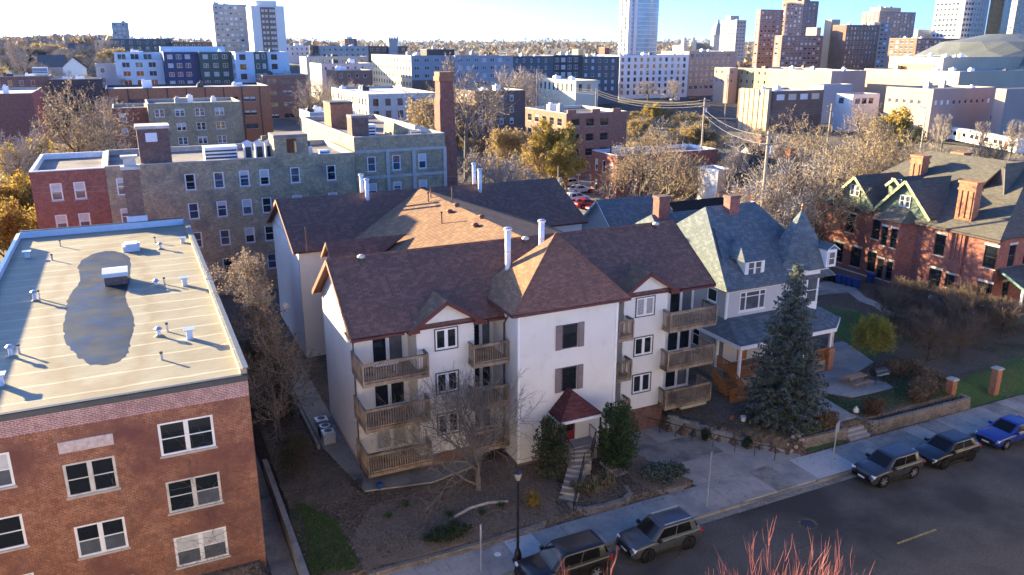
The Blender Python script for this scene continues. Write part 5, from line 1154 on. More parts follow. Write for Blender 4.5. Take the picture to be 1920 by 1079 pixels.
# pink wrapped building and its neighbour
t = NT('house_wrap', .7, .2); v_ = t.wallvec(); br = t.n('TexBrick'); t.l(v_, br.inputs['Vector']); br.offset = .5; t.put(br, 'Scale', 1.0); t.put(br, 'Brick Width', 1.6); t.put(br, 'Row Height', 1.1); t.put(br, 'Mortar Size', .33); t.put(br, 'Color1', (.3, .27, .3)); t.put(br, 'Color2', (.33, .28, .3)); t.put(br, 'Mortar', (.62, .45, .44))
t.col(t.mix(t.ramp(t.noise(5, 3, stretch=(1, 1, 3)), .5, .6), (.62, .45, .44), br.outputs['Color']))
block('pink_wrapped_building', 'unfinished building wrapped in pink printed sheathing', 88, 97, 99, 104, 7.6, 'house_wrap', cap='white_metal')
block('white_shed', 'narrow white sided building next to pink sheathing', 84.5, 87.6, 101, 106, 8.2, 'siding_white', cap='white_metal')
def gable_house(name, label, x0, x1, y0, y1, ez, rz, wm, rm, axis='y', win=True, over=.5, base=.5, chim=None, trim='dark_trim'):
    o = thing(name, label, 'house', ((x0 + x1) / 2, (y0 + y1) / 2, 1)); b = MB(); FS_ = Face('S', x0, y0); FW_ = Face('W', x0, y1)
    so = [(x1 - x0) * k - .5 for k in (.25, .5, .75)]; ops = [(u, u + 1.0, z, z + 1.4) for u in so for z in ([ez - 2.2] + ([ez - 5.2] if ez > 6.5 else []))]; lo = [(u, u + 1.0, z, z + 1.4) for u in ((y1 - y0) * .25, (y1 - y0) * .65) for z in ([ez - 2.2] + ([ez - 5.2] if ez > 6.5 else []))]
    wall(b, FS_, 0, x1 - x0, base, ez, ops if win else [], .1); wall(b, FW_, 0, y1 - y0, base, ez, lo if win else [], .1); wall(b, Face('E', x1, y0), 0, y1 - y0, base, ez); wall(b, Face('N', x1, y1), 0, x1 - x0, base, ez)
    xm, ym = (x0 + x1) / 2, (y0 + y1) / 2
    if axis == 'y':
        for y in (y0, y1): b.face([(x0, y, ez), (x1, y, ez), (xm, y, rz)])
    else:
        for x in (x0, x1): b.face([(x, y0, ez), (x, y1, ez), (x, ym, rz)])
    b.build('wall', M[wm], o); b = MB(); k = (rz - ez)
    if axis == 'y':
        d = over * k / (xm - x0)
        b.slab([(x0 - over, y0 - over, ez - d + .1), (xm, y0 - over, rz + .1), (xm, y1 + over, rz + .1), (x0 - over, y1 + over, ez - d + .1)], .15, 0, 1); b.slab([(x1 + over, y0 - over, ez - d + .1), (x1 + over, y1 + over, ez - d + .1), (xm + .01, y1 + over, rz + .1), (xm + .01, y0 - over, rz + .1)], .15, 0, 1)
    else:
        d = over * k / (ym - y0)
        b.slab([(x0 - over, y0 - over, ez - d + .1), (x1 + over, y0 - over, ez - d + .1), (x1 + over, ym, rz + .1), (x0 - over, ym, rz + .1)], .15, 0, 1); b.slab([(x0 - over, y1 + over, ez - d + .1), (x0 - over, ym + .01, rz + .1), (x1 + over, ym + .01, rz + .1), (x1 + over, y1 + over, ez - d + .1)], .15, 0, 1)
    b.build('roof', [M[rm], M[trim]], o)
    if win:
        for (a, c, z, e) in ops: window(o, FS_, a, z, 1.0, 1.4, 'dh', 'white_paint', 'glass', .05)
        for (a, c, z, e) in lo: window(o, FW_, a, z, 1.0, 1.4, 'dh', 'white_paint', 'glass', .05)
    if chim: x, y, z, m = chim; b = MB(); b.box(x - .45, y - .45, ez, x + .45, y + .45, z - .2); b.box(x - .52, y - .52, z - .2, x + .52, y + .52, z); b.build('chimney', M[m], o)
    return o
shingles('shingle_black', (.028, .028, .032), (.018, .018, .02), (.045, .045, .05), patch=.3)
gable_house('black_gable_house', 'brick house with steep black roof and brown gable', 86.2, 93.2, 90.2, 104, 6.6, 10.6, 'brick_house', 'shingle_black', 'y', chim=(95.5, 97, 11.6, 'brick_orange'))
gable_house('black_roof_house', 'second black roofed house with pale gable behind', 98.5, 106, 106, 116, 7.0, 10.8, 'siding_light', 'shingle_black', 'x', chim=(101, 110, 12.2, 'brick_orange'))
gable_house('slate_carriage_house', 'slate roofed carriage house beyond the white house ridge', 51.5, 60.5, 78.5, 88, 5.2, 9.1, 'siding_grey', 'shingle_slate', 'x', trim='white_paint', chim=None)
gable_house('small_black_roof_house', 'low black hipped roof between the brick chimneys', 63.0, 72.0, 80.5, 88, 5.3, 7.7, 'siding_grey', 'shingle_black', 'x')
gable_house('red_coach_house', 'red brick coach house half hidden by bare trees', 75, 84, 78, 88, 7.6, 8.6, 'brick_red', 'tar_roof', 'x')
gable_house('red_side_house', 'red brick house wall behind the bare tree', 86, 95, 78.5, 86, 7.4, 8.4, 'brick_house', 'tar_roof', 'x')
# ------------------------------------------------------------------ far city
plain('pale_blue', (.5, .62, .68), .7, .2); plain('navy_panel', (.03, .055, .13), .6, .3); plain('green_panel', (.05, .1, .085), .6, .3); plain('concrete_tower', (.36, .35, .33), .85, .2, var=.08, scale=.2)
plain('white_concrete', (.66, .64, .6), .8, .2, var=.05, scale=.2); plain('tan_concrete', (.5, .37, .25), .85, .2, var=.06, scale=.1); plain('mauve_brick', (.25, .165, .14), .9, .2, var=.12, scale=.3); plain('brown_far', (.2, .13, .1), .9, .2, var=.12, scale=.3)
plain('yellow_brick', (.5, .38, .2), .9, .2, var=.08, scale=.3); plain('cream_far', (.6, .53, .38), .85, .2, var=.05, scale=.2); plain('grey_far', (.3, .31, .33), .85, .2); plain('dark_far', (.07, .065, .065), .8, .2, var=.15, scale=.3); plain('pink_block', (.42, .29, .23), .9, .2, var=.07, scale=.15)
plain('slate_far', (.1, .12, .13), .8, .2); plain('teal_roof', (.08, .3, .3), .6, .3); plain('white_office', (.72, .69, .64), .6, .3, var=.03); plain('pale_glass', (.3, .43, .43), .15, .6, var=.2, scale=.15)
fars = dict(joined=True, z0=-3, roof='pale_roof', fwid=.1)
def far(name, label, uL, uR, vT, D, mat, **k):
    a = dict(fars); a.update(k); return mid(name, label, uL, uR, vT, D, mat, **a)
G1 = 'houses and flats across the hillside'; G2 = 'downtown towers'
# terrace of coloured apartments
far('pale_blue_flats', 'pale blue apartment block at the left of the coloured row', 216, 305, 113, 300, 'pale_blue', n=4, gap=4.4, ww=2.6, wh=1.9, gm=['glass', 'dark_far', 'glass_grey'], mull=True, depth=18, fl=3.1, top=.8, u0=2)
far('pale_blue_penthouse', 'set back pale top storey above the pale blue flats', 213, 305, 99, 306, 'pale_blue', n=1, gap=4.4, ww=2.9, wh=2.0, gm=['glass', 'dark_far'], mull=True, depth=12, top=.5, u0=1)
far('navy_flats', 'navy blue apartment block in the coloured row', 305.5, 372, 98, 302, 'navy_panel', n=5, gap=3.0, ww=1.8, wh=1.6, mull=True, depth=18, fl=3.1, gm=['glass_grey', 'blind'], top=.9)
far('green_flats', 'dark green apartment block in the coloured row', 372.5, 440, 98, 305, 'green_panel', n=5, gap=3.4, ww=1.8, wh=1.6, mull=True, depth=18, fl=3.1, gm=['glass_grey', 'blind'], top=.9)
far('pale_bay_flats', 'pale apartment block with dark balconies, left of the green bay', 440.5, 475, 98, 300, 'pale_blue', n=4, gap=3.6, ww=2.4, wh=2.2, gm=['dark_far', 'glass'], depth=18, fl=3.4, top=.7)
far('green_bay_flats', 'narrow dark green bay between pale blocks', 475.5, 500, 98, 304, 'green_panel', n=4, gap=2.2, ww=1.2, wh=1.8, depth=18, fl=3.4, gm=['glass_grey', 'blind'], top=.7, u0=.6)
far('pale_end_flats', 'pale end block with dark balconies in the coloured row', 500.5, 541, 98, 308, 'pale_blue', n=4, gap=3.8, ww=2.4, wh=2.2, gm=['dark_far', 'glass'], depth=18, fl=3.4, top=.7)
far('pale_roof_box', 'pale blue roof storey on the coloured row', 300, 421, 88, 312, 'pale_blue', n=0, depth=6)
# left hill
far('grey_tower', 'tall grey concrete apartment tower on the hill', 398, 462, 8, 470, 'concrete_tower', n=24, gap=2.6, ww=1.5, wh=1.3, fl=2.9, gm=['glass_grey', 'blind', 'glass', 'white_concrete'], xb=388, depth=20, top=1.2, u0=.8)
TB = far('white_tower', 'pale apartment tower with brown window strip', 470, 532, 11, 440, 'white_concrete', n=0, depth=18)
pa, pb_ = at_d(470, 11, 440), at_y(532, 11, at_d(470, 11, 440).y); wx = pb_.x - pa.x
b = MB(); b.box(pa.x + wx * .27, pa.y - .3, 0, pa.x + wx * .72, pa.y - .01, pa.z - .6); b.build('brown_strip', M['brown_far'], TB)
q = MB()
for r_ in range(19):
    for c_ in (.3, .41, .54, .63): z = pa.z - 3 - r_ * 2.75; x = pa.x + wx * c_; q.box(x, pa.y - .36, z, x + wx * .075, pa.y - .305, z + 1.3)
tag(q.build('windows', M['blind'], TB), kind='stuff')
b = MB(); b.box(pa.x + wx * .18, pa.y + 2, pa.z, pa.x + wx * .8, pa.y + 14, pa.z + 2.8); b.build('penthouse', M['white_concrete'], TB)
far('small_grey_tower', 'short grey apartment tower on the left skyline', 208, 240, 42, 620, 'concrete_tower', n=11, gap=3, ww=1.7, wh=1.4, fl=2.9, gm=['glass_grey', 'blind'], depth=16)
far('tan_hill_flats', 'tan flats with dark slots left of the small tower', 176, 206, 76, 430, 'tan_concrete', n=3, gap=3, group=G1)
far('mansard_flats', 'long row of dark roofed flats below the small tower', 206, 322, 73, 445, 'slate_far', n=2, gap=4, ww=1.4, group=G1, depth=10)
far('hill_red_flats', 'dark red flats at the foot of the towers', 322, 398, 79, 450, 'brick_dark', n=2, group=G1, depth=10)
far('tan_cottage_block', 'grey brown block beside the pale blue flats', 178, 216, 121, 262, 'concrete_tower', n=3, gap=4, ww=1.4, group=G1, depth=10)
far('pale_far_flats', 'pale long flats right of the white tower', 533, 586, 86, 520, 'white_concrete', n=2, group=G1, depth=10)
far('red_slim_flats', 'slim dark red flats next to the tan school block', 586, 601, 86, 470, 'brick_dark', n=3, group=G1, depth=10)
far('tan_school_block', 'long tan institutional block on the left skyline', 601, 690, 87, 465, 'concrete_tower', n=3, gap=3.2, ww=1.5, group=G1, depth=10)
far('brown_roof_house', 'brown rooftop block above the tan school', 646, 669, 73, 480, 'brown_far', n=1, group=G1, depth=10)
CK = far('castle_school', 'dark brick school with crenellated tower', 690, 764, 87, 500, 'brick_dark', n=3, gap=4, ww=1.6, group=G1, depth=14)
p = at_d(729, 72, 503); b = MB(); b.box(p.x, p.y, 10, p.x + 5.2, p.y + 5, p.z)
for i in (0, 1.8, 3.6, 5.4): b.box(p.x + i - .3, p.y - .3, p.z - 2, p.x + i + .5, p.y + .5, p.z + 1.2)
b.build('crenellated_tower', M['concrete_tower'], CK)
far('dark_garage', 'dark flat roofed building among the trees left of centre', 574, 690, 107, 380, 'grey_far', n=1, group=G1, depth=16, roof='tar_roof')
far('pale_low_roof', 'pale low flat roof below the dark garage', 602, 698, 120, 330, 'limestone', n=1, group=G1, depth=22)
far('brick_low_block', 'low brick block with pale roof left of the cream flats', 630, 698, 133, 300, 'brick_brown', n=1, group=G1, depth=16)
# low roofs at the far left
far('flat_red_shops', 'low red brick building with pale roof at the left edge', -60, 60, 178, 190, 'brick_house', n=0, group=G1, depth=30, z0=0)
far('brown_low_block', 'brown flat roofed block behind the big left tree', -40, 92, 145, 245, 'brick_brown', n=1, group=G1, depth=14)
far('dark_low_roofs', 'dark flat roofed sheds right of the brown block', 92, 190, 150, 250, 'dark_far', n=0, group=G1, depth=14)
roof_unit(*[*at_d(62, 140, 252)], 4, 3, 2.0, 'blue white rooftop unit at the far left', 'pale_blue')
def hill_house(name, label, u, v, D, w, m, rm, ax='y'):
    p = at_d(u, v, D); return gable_house(name, label, p.x - w / 2, p.x + w / 2, p.y, p.y + w * 1.3, p.z - w * .45, p.z, m, rm, ax, False, .4, -2)
hill_house('teal_gable_church', 'hillside house with bright teal gable trim', 36, 92, 370, 11, 'teal_roof', 'shingle_black', 'y')
hill_house('dark_hill_house', 'dark roofed house right of the teal gable', 55, 94, 368, 13, 'brick_dark', 'shingle_black', 'x'); hill_house('white_gable_house', 'small white gabled house on the left hill', 136, 108, 330, 8, 'white_paint', 'shingle_black', 'y'); hill_house('blue_grey_house', 'blue grey house between the hillside trees', 94, 104, 350, 10, 'grey_far', 'slate_far', 'x'); hill_house('pale_hill_house', 'pale blue house under the mansard row', 150, 82, 430, 14, 'pale_blue', 'slate_far', 'x')
# centre row
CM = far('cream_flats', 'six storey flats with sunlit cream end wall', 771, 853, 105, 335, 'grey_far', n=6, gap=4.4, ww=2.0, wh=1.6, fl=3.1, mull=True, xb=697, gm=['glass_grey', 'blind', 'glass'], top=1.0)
p = at_d(771, 105, 335); q_ = at_y(853, 105, p.y); yb_ = at_x(697, 105, p.x).y
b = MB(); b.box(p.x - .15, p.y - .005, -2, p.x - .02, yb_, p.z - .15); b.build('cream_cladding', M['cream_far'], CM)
q = MB()
for r_ in range(6):
    for c_ in range(int((yb_ - p.y) / 4)): z = p.z - 2.7 - r_ * 3.1; y = p.y + 1.5 + c_ * 4; q.box(p.x - .22, y, z, p.x - .155, y + 1.3, z + 1.5)
tag(q.build('end_windows', M['glass_grey'], CM), kind='stuff')
b = MB(); b.box(p.x, p.y - .08, -2, q_.x, p.y - .005, p.z - 9.6); b.build('brick_base', M['brick_dark'], CM)
far('roof_plant_room', 'dark plant room on the six storey flats', 800, 852, 93, 345, 'dark_far', n=0, depth=8)
far('grey_long_flats', 'grey six storey flats behind the tall bare tree', 853.5, 962, 105, 338, 'grey_far', n=6, gap=3.6, ww=1.9, wh=1.6, fl=3.1, mull=True, gm=['glass_grey', 'blind', 'glass'], top=1.0)
far('navy_centre_flats', 'dark blue flats in the centre gap', 962, 1038, 106, 362, 'slate_far', n=6, gap=3.6, fl=3.1, mull=True, xb=940)
far('brown_bay_flats', 'dark brown flats with big pale windows', 1038, 1092, 104, 375, 'dark_far', n=6, gap=3.3, ww=2.2, wh=1.9, fl=3.2, mull=True, gm=['blind', 'glass_grey'], u0=.7)
far('charcoal_flats', 'charcoal flats left of the white apartment block', 1092.5, 1162, 107, 385, 'slate_far', n=5, gap=3.7, ww=1.4, wh=1.5, fl=3.2, gm=['blind', 'glass_grey'])
far('yellow_roof_stack', 'yellow brick stair stack on the far roofs', 1084, 1094, 93, 400, 'yellow_brick', n=0, depth=6); far('red_roof_stack', 'red brick stack on the far roofs', 1134, 1143, 90, 440, 'brick_house', n=0, depth=6)
far('cream_workshop', 'long cream workshop with pilasters among golden trees', 1080, 1122, 152, 300, 'cream_far', n=1, gap=3.5, ww=1.6, wh=3, xb=1010, fl=5, roof='pale_roof')
WA = far('white_flats', 'white six storey apartment block below the glass tower', 1162.5, 1292, 104, 425, 'white_office', n=6, gap=3.9, ww=1.7, wh=2.2, fl=3.3, gm=['glass', 'dark_far', 'glass_grey'], depth=30, top=1.2, u0=1)
far('tan_flats', 'tan brick six storey flats beside the white block', 1292.5, 1382, 97, 455, 'pink_block', n=6, gap=3.6, ww=2.1, wh=2.0, fl=3.4, gm=['glass', 'glass_grey'], mull=True, depth=26)
# glass tower with rounded corner
GT_ = thing('glass_tower', 'tall pale glass tower with curved right side', 'tower', tuple(at_d(1200, 104, 640).to_2d()) + (0,), G2)
p, q_ = at_d(1178, 50, 640), at_y(1244, 50, at_d(1178, 50, 640).y); w_ = q_.x - p.x
pl = [(p.x, p.y + 13), (p.x, p.y + 1.5), (p.x + 1.5, p.y)] + [(p.x + w_ * .45, p.y - .5)] + [(p.x + w_ * .5 + math.sin(a) * w_ * .5, p.y + 9 - math.cos(a) * 9.5) for a in [R(x) for x in range(10, 91, 10)]] + [(q_.x, p.y + 13)]
b = MB(); b.prism(pl, -3, 78); b.build('glass_wall', M['pale_glass'], GT_)
cxx, cyy = sum(x for x, y in pl) / len(pl), sum(y for x, y in pl) / len(pl)
big = [(cxx + (x - cxx) * 1.02, cyy + (y - cyy) * 1.02) for x, y in pl]
b = MB()
for i in range(24): b.prism(big, 3 + i * 3.2, 3.5 + i * 3.2)
tag(b.build('floor_slabs', M['white_office'], GT_), kind='stuff')
b = MB()
for k in (0, .16): b.box(p.x - .7 + k * w_, p.y - .9, -3, p.x + 2.2 + k * w_, p.y + .5, 78)
b.box(p.x - .8, p.y + 4, -3, p.x - .1, p.y + 6, 78); b.box(p.x - .8, p.y + 9, -3, p.x - .1, p.y + 11, 78); tag(b.build('white_fins', M['white_office'], GT_), kind='stuff')
# church with dome
CH = thing('domed_church', 'pale stone domed church with twin front towers', 'church', tuple(at_d(1330, 100, 780).to_2d()) + (0,))
p = at_d(1343, 95, 790); k_ = 790 / 1495
b = MB(); b.prism([(p.x + 6.2 * math.cos(a), p.y + 6.2 * math.sin(a)) for a in [i * R(45) + R(22.5) for i in range(8)]], 5, p.z + 13); b.prism([(p.x + 6.8 * math.cos(a), p.y + 6.8 * math.sin(a)) for a in [i * R(45) + R(22.5) for i in range(8)]], p.z + 13, p.z + 14); b.build('drum', M['limestone'], CH)
b = MB(); b.lathe((p.x, p.y, p.z + 14), [(6.2, 0), (5.9, 3), (4.8, 6.5), (3.0, 9.2), (1.3, 10.8), (1.2, 12.5), (.9, 13.5), (.3, 15), (.1, 20)], 12); b.build('dome', M['concrete_tower'], CH)
b = MB(); p1 = at_d(1308, 84, 780); p2 = at_y(1346, 84, p1.y); zt = p1.z; b.box(p1.x, p1.y, -3, p2.x, p1.y + 18, zt - 4); b.build('nave_wall', M['limestone'], CH)
b = MB(); b.slab([(p1.x, p1.y - .6, zt - 4), (p2.x, p1.y - .6, zt - 4), (p2.x, p1.y + 9, zt + 1), (p1.x, p1.y + 9, zt + 1)], .3); b.slab([(p1.x, p1.y + 18.6, zt - 4), (p1.x, p1.y + 9.01, zt + 1), (p2.x, p1.y + 9.01, zt + 1), (p2.x, p1.y + 18.6, zt - 4)], .3); b.build('nave_roof', M['slate_far'], CH)
p3 = at_d(1281, 84, 775); b = MB(); b.box(p3.x, p3.y, -3, p1.x, p3.y + 16, p3.z - .5); b.build('front_wall', M['cream_far'], CH)
for u in (1282.5, 1299):
    p4 = at_d(u, 76, 772); b = MB(); b.box(p4.x, p4.y, p4.z - 8, p4.x + 4, p4.y + 4, p4.z); b.lathe((p4.x + 2, p4.y + 2, p4.z), [(1.8, 0), (1.8, 1.5), (1.2, 2.6), (.2, 3.4)], 8); b.build('front_tower', M['limestone'], CH)
# towers right of the church
def tw_(name, label, uL, uR, vT, D, mat, xb, vents=True, **k):
    a = dict(n=26, gap=3.4, ww=1.7, wh=1.5, fl=2.9, gm=['glass', 'glass_grey', 'blind'], top=1.3, u0=1.2, z0=-3, roof='tar_roof'); a.update(k)
    o = far(name, label, uL, uR, vT, D, mat, xb=xb, **a); o['group'] = G2; o['category'] = 'tower'; return o
tw_('white_grid_tower', 'white apartment tower with scattered windows beside the dome', 1382, 1400, 38, 700, 'concrete_tower', 1352, gm=['glass_grey', 'dark_far'], gap=3.0)
far('white_grid_lift', 'lift room on the white grid tower', 1370, 1386, 30, 708, 'concrete_tower', n=0, depth=6)
tw_('plum_brick_tower', 'plum brick tower with paired windows', 1427, 1470, 18, 560, 'mauve_brick', 1419)
tw_('lit_stepped_tower', 'tallest stepped tower with sunlit tan side', 1508, 1536, 2, 600, 'mauve_brick', 1468, gap=4)
tw_('stepped_tower_crown', 'upper stage of the stepped tower', 1496, 1521, -18, 612, 'mauve_brick', 1470, n=0)
tw_('plum_brick_slab', 'lower plum brick slab before the stepped tower', 1467, 1544, 67, 520, 'mauve_brick', 1453, gap=3.6, ww=2.0)
tw_('brick_lift_house', 'pale lift house on the plum slab', 1532, 1540, 52, 535, 'pink_block', 1512, n=0)
tw_('blank_tan_slab', 'tall blank tan slab wall', 1560, 1576, 37, 545, 'tan_concrete', 1547, n=0)
tw_('brown_window_slab', 'dark brown slab with bright scattered windows and lit tan end', 1588, 1650, 47, 525, 'brown_far', 1562, gap=3.0, ww=1.2, left=False, gm=['glass', 'glass', 'blind'])
tw_('pixel_panel_tower', 'grey tower with pink and red panels', 1651, 1672, 42, 560, 'pink_block', 1640, gm=['brick_house', 'dark_far', 'pale_blue'], ww=2.6, gap=4)
tw_('crown_tower', 'tall mauve tower with jagged roof', 1650, 1718, 22, 700, 'mauve_brick', 1617, gap=4.2, ww=2.4, wh=1.8)
tw_('jagged_roof_block', 'roof block of the jagged tower', 1652, 1690, 14, 716, 'tan_concrete', 1632, n=0)
tw_('striped_flats', 'tan flats with vertical sunlit strips', 1720, 1800, 72, 480, 'brown_far', 1668, gap=3.4, ww=2.0, n=7, gm=['glass_grey', 'blind', 'dark_far'])
tw_('grey_office_block', 'grey office block behind the striped flats', 1722, 1765, 56, 620, 'grey_far', 1715, n=0)
tw_('white_office_tower', 'white office tower with rows of square windows', 1820, 1866, -60, 600, 'white_office', 1764, gap=3.2, ww=2.2, wh=1.9, fl=3.6, n=30, gm=['glass_grey', 'glass_blue'], top=1)
tw_('blue_glass_tower', 'blue glass tower face beside the white offices', 1868, 1908, -60, 590, 'glass_blue', 1867, n=0)
tw_('tan_edge_tower', 'tan tower cut by the right edge', 1916, 1990, -40, 570, 'tan_concrete', 1905, gap=3, ww=2)
# arena with faceted dome
AR = thing('arena', 'arena with faceted metal dome on a tan plinth', 'arena', tuple(at_d(1880, 125, 400).to_2d()) + (0,))
c_ = at_d(1890, 122, 405); b = MB(); nr, ns = 6, 18; rad, hh = 43, at_d(1890, 66, 405).z - c_.z
prev = None; z0_ = c_.z
for i in range(nr + 1):
    a = R(90) * i / nr; rr2 = rad * math.cos(a); zz2 = z0_ + hh * math.sin(a); ph = R(10) * (i % 2)
    cur = [(c_.x + rr2 * math.cos(ph + j * 2 * math.pi / ns), c_.y + rr2 * math.sin(ph + j * 2 * math.pi / ns), zz2 + (.9 if i % 2 else 0)) for j in range(ns)]
    if prev:
        for j in range(ns):
            j2 = (j + 1) % ns
            if i % 2: b.face([prev[j], prev[j2], cur[j]]); b.face([prev[j2], cur[j2], cur[j]])
            else: b.face([prev[j], prev[j2], cur[j2]]); b.face([prev[j], cur[j2], cur[j]])
    prev = cur
t = NT('dome_metal', .45, .4, .2); t.col(t.mix(t.ramp(t.noise(.08, 3), .3, .7), (.16, .17, .14), (.22, .22, .18))); sx = t.n('SeparateXYZ'); t.l(t.pos(), sx.inputs[0]); t.bump(t.math('FRACT', t.math('MULTIPLY', sx.outputs[1], .5)), .5, .3)
b.build('dome', M['dome_metal'], AR)
b = MB(); b.prism([(c_.x + 44 * math.cos(a), c_.y + 44 * math.sin(a)) for a in [i * R(20) for i in range(18)]], -3, z0_ + .2); b.build('drum', M['tan_concrete'], AR)
def tan(name, label, uL, uR, vT, D, xb, m='tan_concrete', **k):
    a = dict(n=0, depth=30, z0=-3); a.update(k); return far(name, label, uL, uR, vT, D, m, xb=xb, **a)
TN = tan('tan_exhibition_hall', 'long tan exhibition hall in front of the arena', 1770, 1960, 108, 345, 1668)
p = at_d(1770, 108, 345); yb_ = at_x(1668, 108, p.x).y; q = MB()
for i in range(10): y = p.y + 4 + i * (yb_ - p.y - 8) / 10; q.box(p.x - .2, y, p.z - 6.5, p.x - .02, y + (yb_ - p.y) / 14, p.z - 3)
tag(q.build('brown_panels', M['copper'], TN), kind='stuff')
tan('lower_tan_hall', 'lower tan hall stretching to the right edge', 1800, 1960, 135, 318, 1620)
tan('mauve_hall', 'mauve brick hall with sunlit pink end', 1560, 1625, 134, 330, 1440, 'pink_block')
far('yellow_brick_school', 'yellow brick school with sunlit end wall', 1470, 1560, 131, 372, 'yellow_brick', n=2, gap=4, ww=1.2, wh=1.8, fl=4, xb=1376, depth=30)
far('brick_corner_shop', 'pale brick corner building by the crossing', 1368, 1384, 128, 395, 'pink_block', n=2, gap=4, xb=1340, fl=4)
PB = far('pink_brick_block', 'pink brick block with a row of small square windows', 1751, 1866, 168, 238, 'pink_block', n=1, gap=2.6, ww=1.1, wh=1.3, top=3.2, xb=1662, roof='gravel_roof', gm=['dark_far', 'white_paint'])
far('pink_brick_annex', 'pink brick annex with tall pilasters at the right', 1888, 1950, 168, 232, 'pink_block', n=0, xb=1868)
far('low_school', 'low school with brown fins and pale panels', 1452, 1545, 172, 262, 'brown_far', n=1, gap=5, ww=3.4, wh=1.8, xb=1385, gm=['white_office', 'cream_far'], top=1)
p = at_d(1452, 172, 262); yb_ = at_x(1385, 172, p.x).y; b = MB()
for i in range(6): y = p.y + 1 + i * (yb_ - p.y - 3) / 6; b.box(p.x - 1.2, y, -1, p.x - .02, y + 1.6, p.z + .4)
FN_ = thing('school_fins', 'row of tall brown brick fins on the low school wall', 'fins', (p.x, p.y, 0))
for i in range(6): y = p.y + 1 + i * (yb_ - p.y - 3) / 6; b = MB(); b.box(p.x - 1.3, y, -1, p.x - .05, y + 1.8, p.z + .5); b.build('fin', M['tan_concrete'], FN_)
far('glass_roof_pavilion', 'white framed pavilion with stepped glass roof', 1600, 1650, 178, 262, 'white_office', n=1, gap=3, ww=2.2, wh=2, xb=1568)
far('grey_garage_hall', 'grey hall with dark door behind the school', 1545, 1600, 160, 290, 'grey_far', n=0, xb=1520)
# busy crossing in the distance: asphalt
b = MB(); P = [at_z(u, v, .35) for u, v in ((1120, 185), (1440, 180), (1480, 215), (1920, 262), (1920, 285), (1500, 240), (1330, 222), (1120, 200))]; b.face([(p.x, p.y, .35) for p in P]); tag(b.build('road', M['asphalt']), 'distant asphalt crossing among golden trees', kind='structure')
b = MB(); P = [at_z(u, v, 1.06) for u, v in ((1000, 352), (1105, 334), (1180, 350), (1235, 392), (1140, 440), (1050, 420))]; b.prism([(p.x, p.y) for p in P], .9, 1.06); tag(b.build('parking_lot_pavement', M['concrete_old']), 'small asphalt car park behind the maroon roofs', kind='structure')

# houses across the street, below and behind the viewpoint: the low sun falls full on their street fronts
plain('cream_front', (.72, .64, .5), .85, .2, var=.08, scale=.5)
def across(name, label, x0, x1, z1, m):
    o = thing(name, label, 'building', ((x0 + x1) / 2, 2, 0), 'houses across the street'); b = MB(); F_ = Face('N', x1, 11.0)
    ops = [(1.5 + i * 3.2, 2.7 + i * 3.2, z, z + 1.6) for i in range(int((x1 - x0 - 3) / 3.2)) for z in (1.6, 4.8, 8.0, 11.0) if z + 2 < z1]
    wall(b, F_, 0, x1 - x0, -.3, z1, ops, .12); wall(b, Face('S', x0, -8), 0, x1 - x0, -.3, z1); wall(b, Face('W', x0, 11), 0, 19, -.3, z1); wall(b, Face('E', x1, -8), 0, 19, -.3, z1); b.build('wall', M[m], o)
    b = MB(); b.box(x0 + .01, -7.99, z1 - .3, x1 - .01, 10.99, z1 - .05); b.build('roof', M['pale_roof'], o)
    for (a, c, z, e) in ops: window(o, F_, a, z, c - a, e - z, 'dh', 'white_paint', 'glass_grey', .06)
for i, (xa, xb, zt, m) in enumerate(((-62, -34, 12.6, 'yellow_brick'), (-31, -4, 13.0, 'cream_front'), (-1, 24, 13.1, 'cream_front'), (27, 53, 12.8, 'limestone'), (56, 84, 13.0, 'cream_front'), (87, 115, 12.5, 'yellow_brick'))):
    across('street_front_house', ('yellow brick house across the street, far left', 'cream house across the street left of the viewpoint', 'cream house across the street under the viewpoint', 'stone house across the street right of the viewpoint', 'cream house across the street farther right', 'yellow brick house across the street, far right')[i], xa, xb, zt, m)
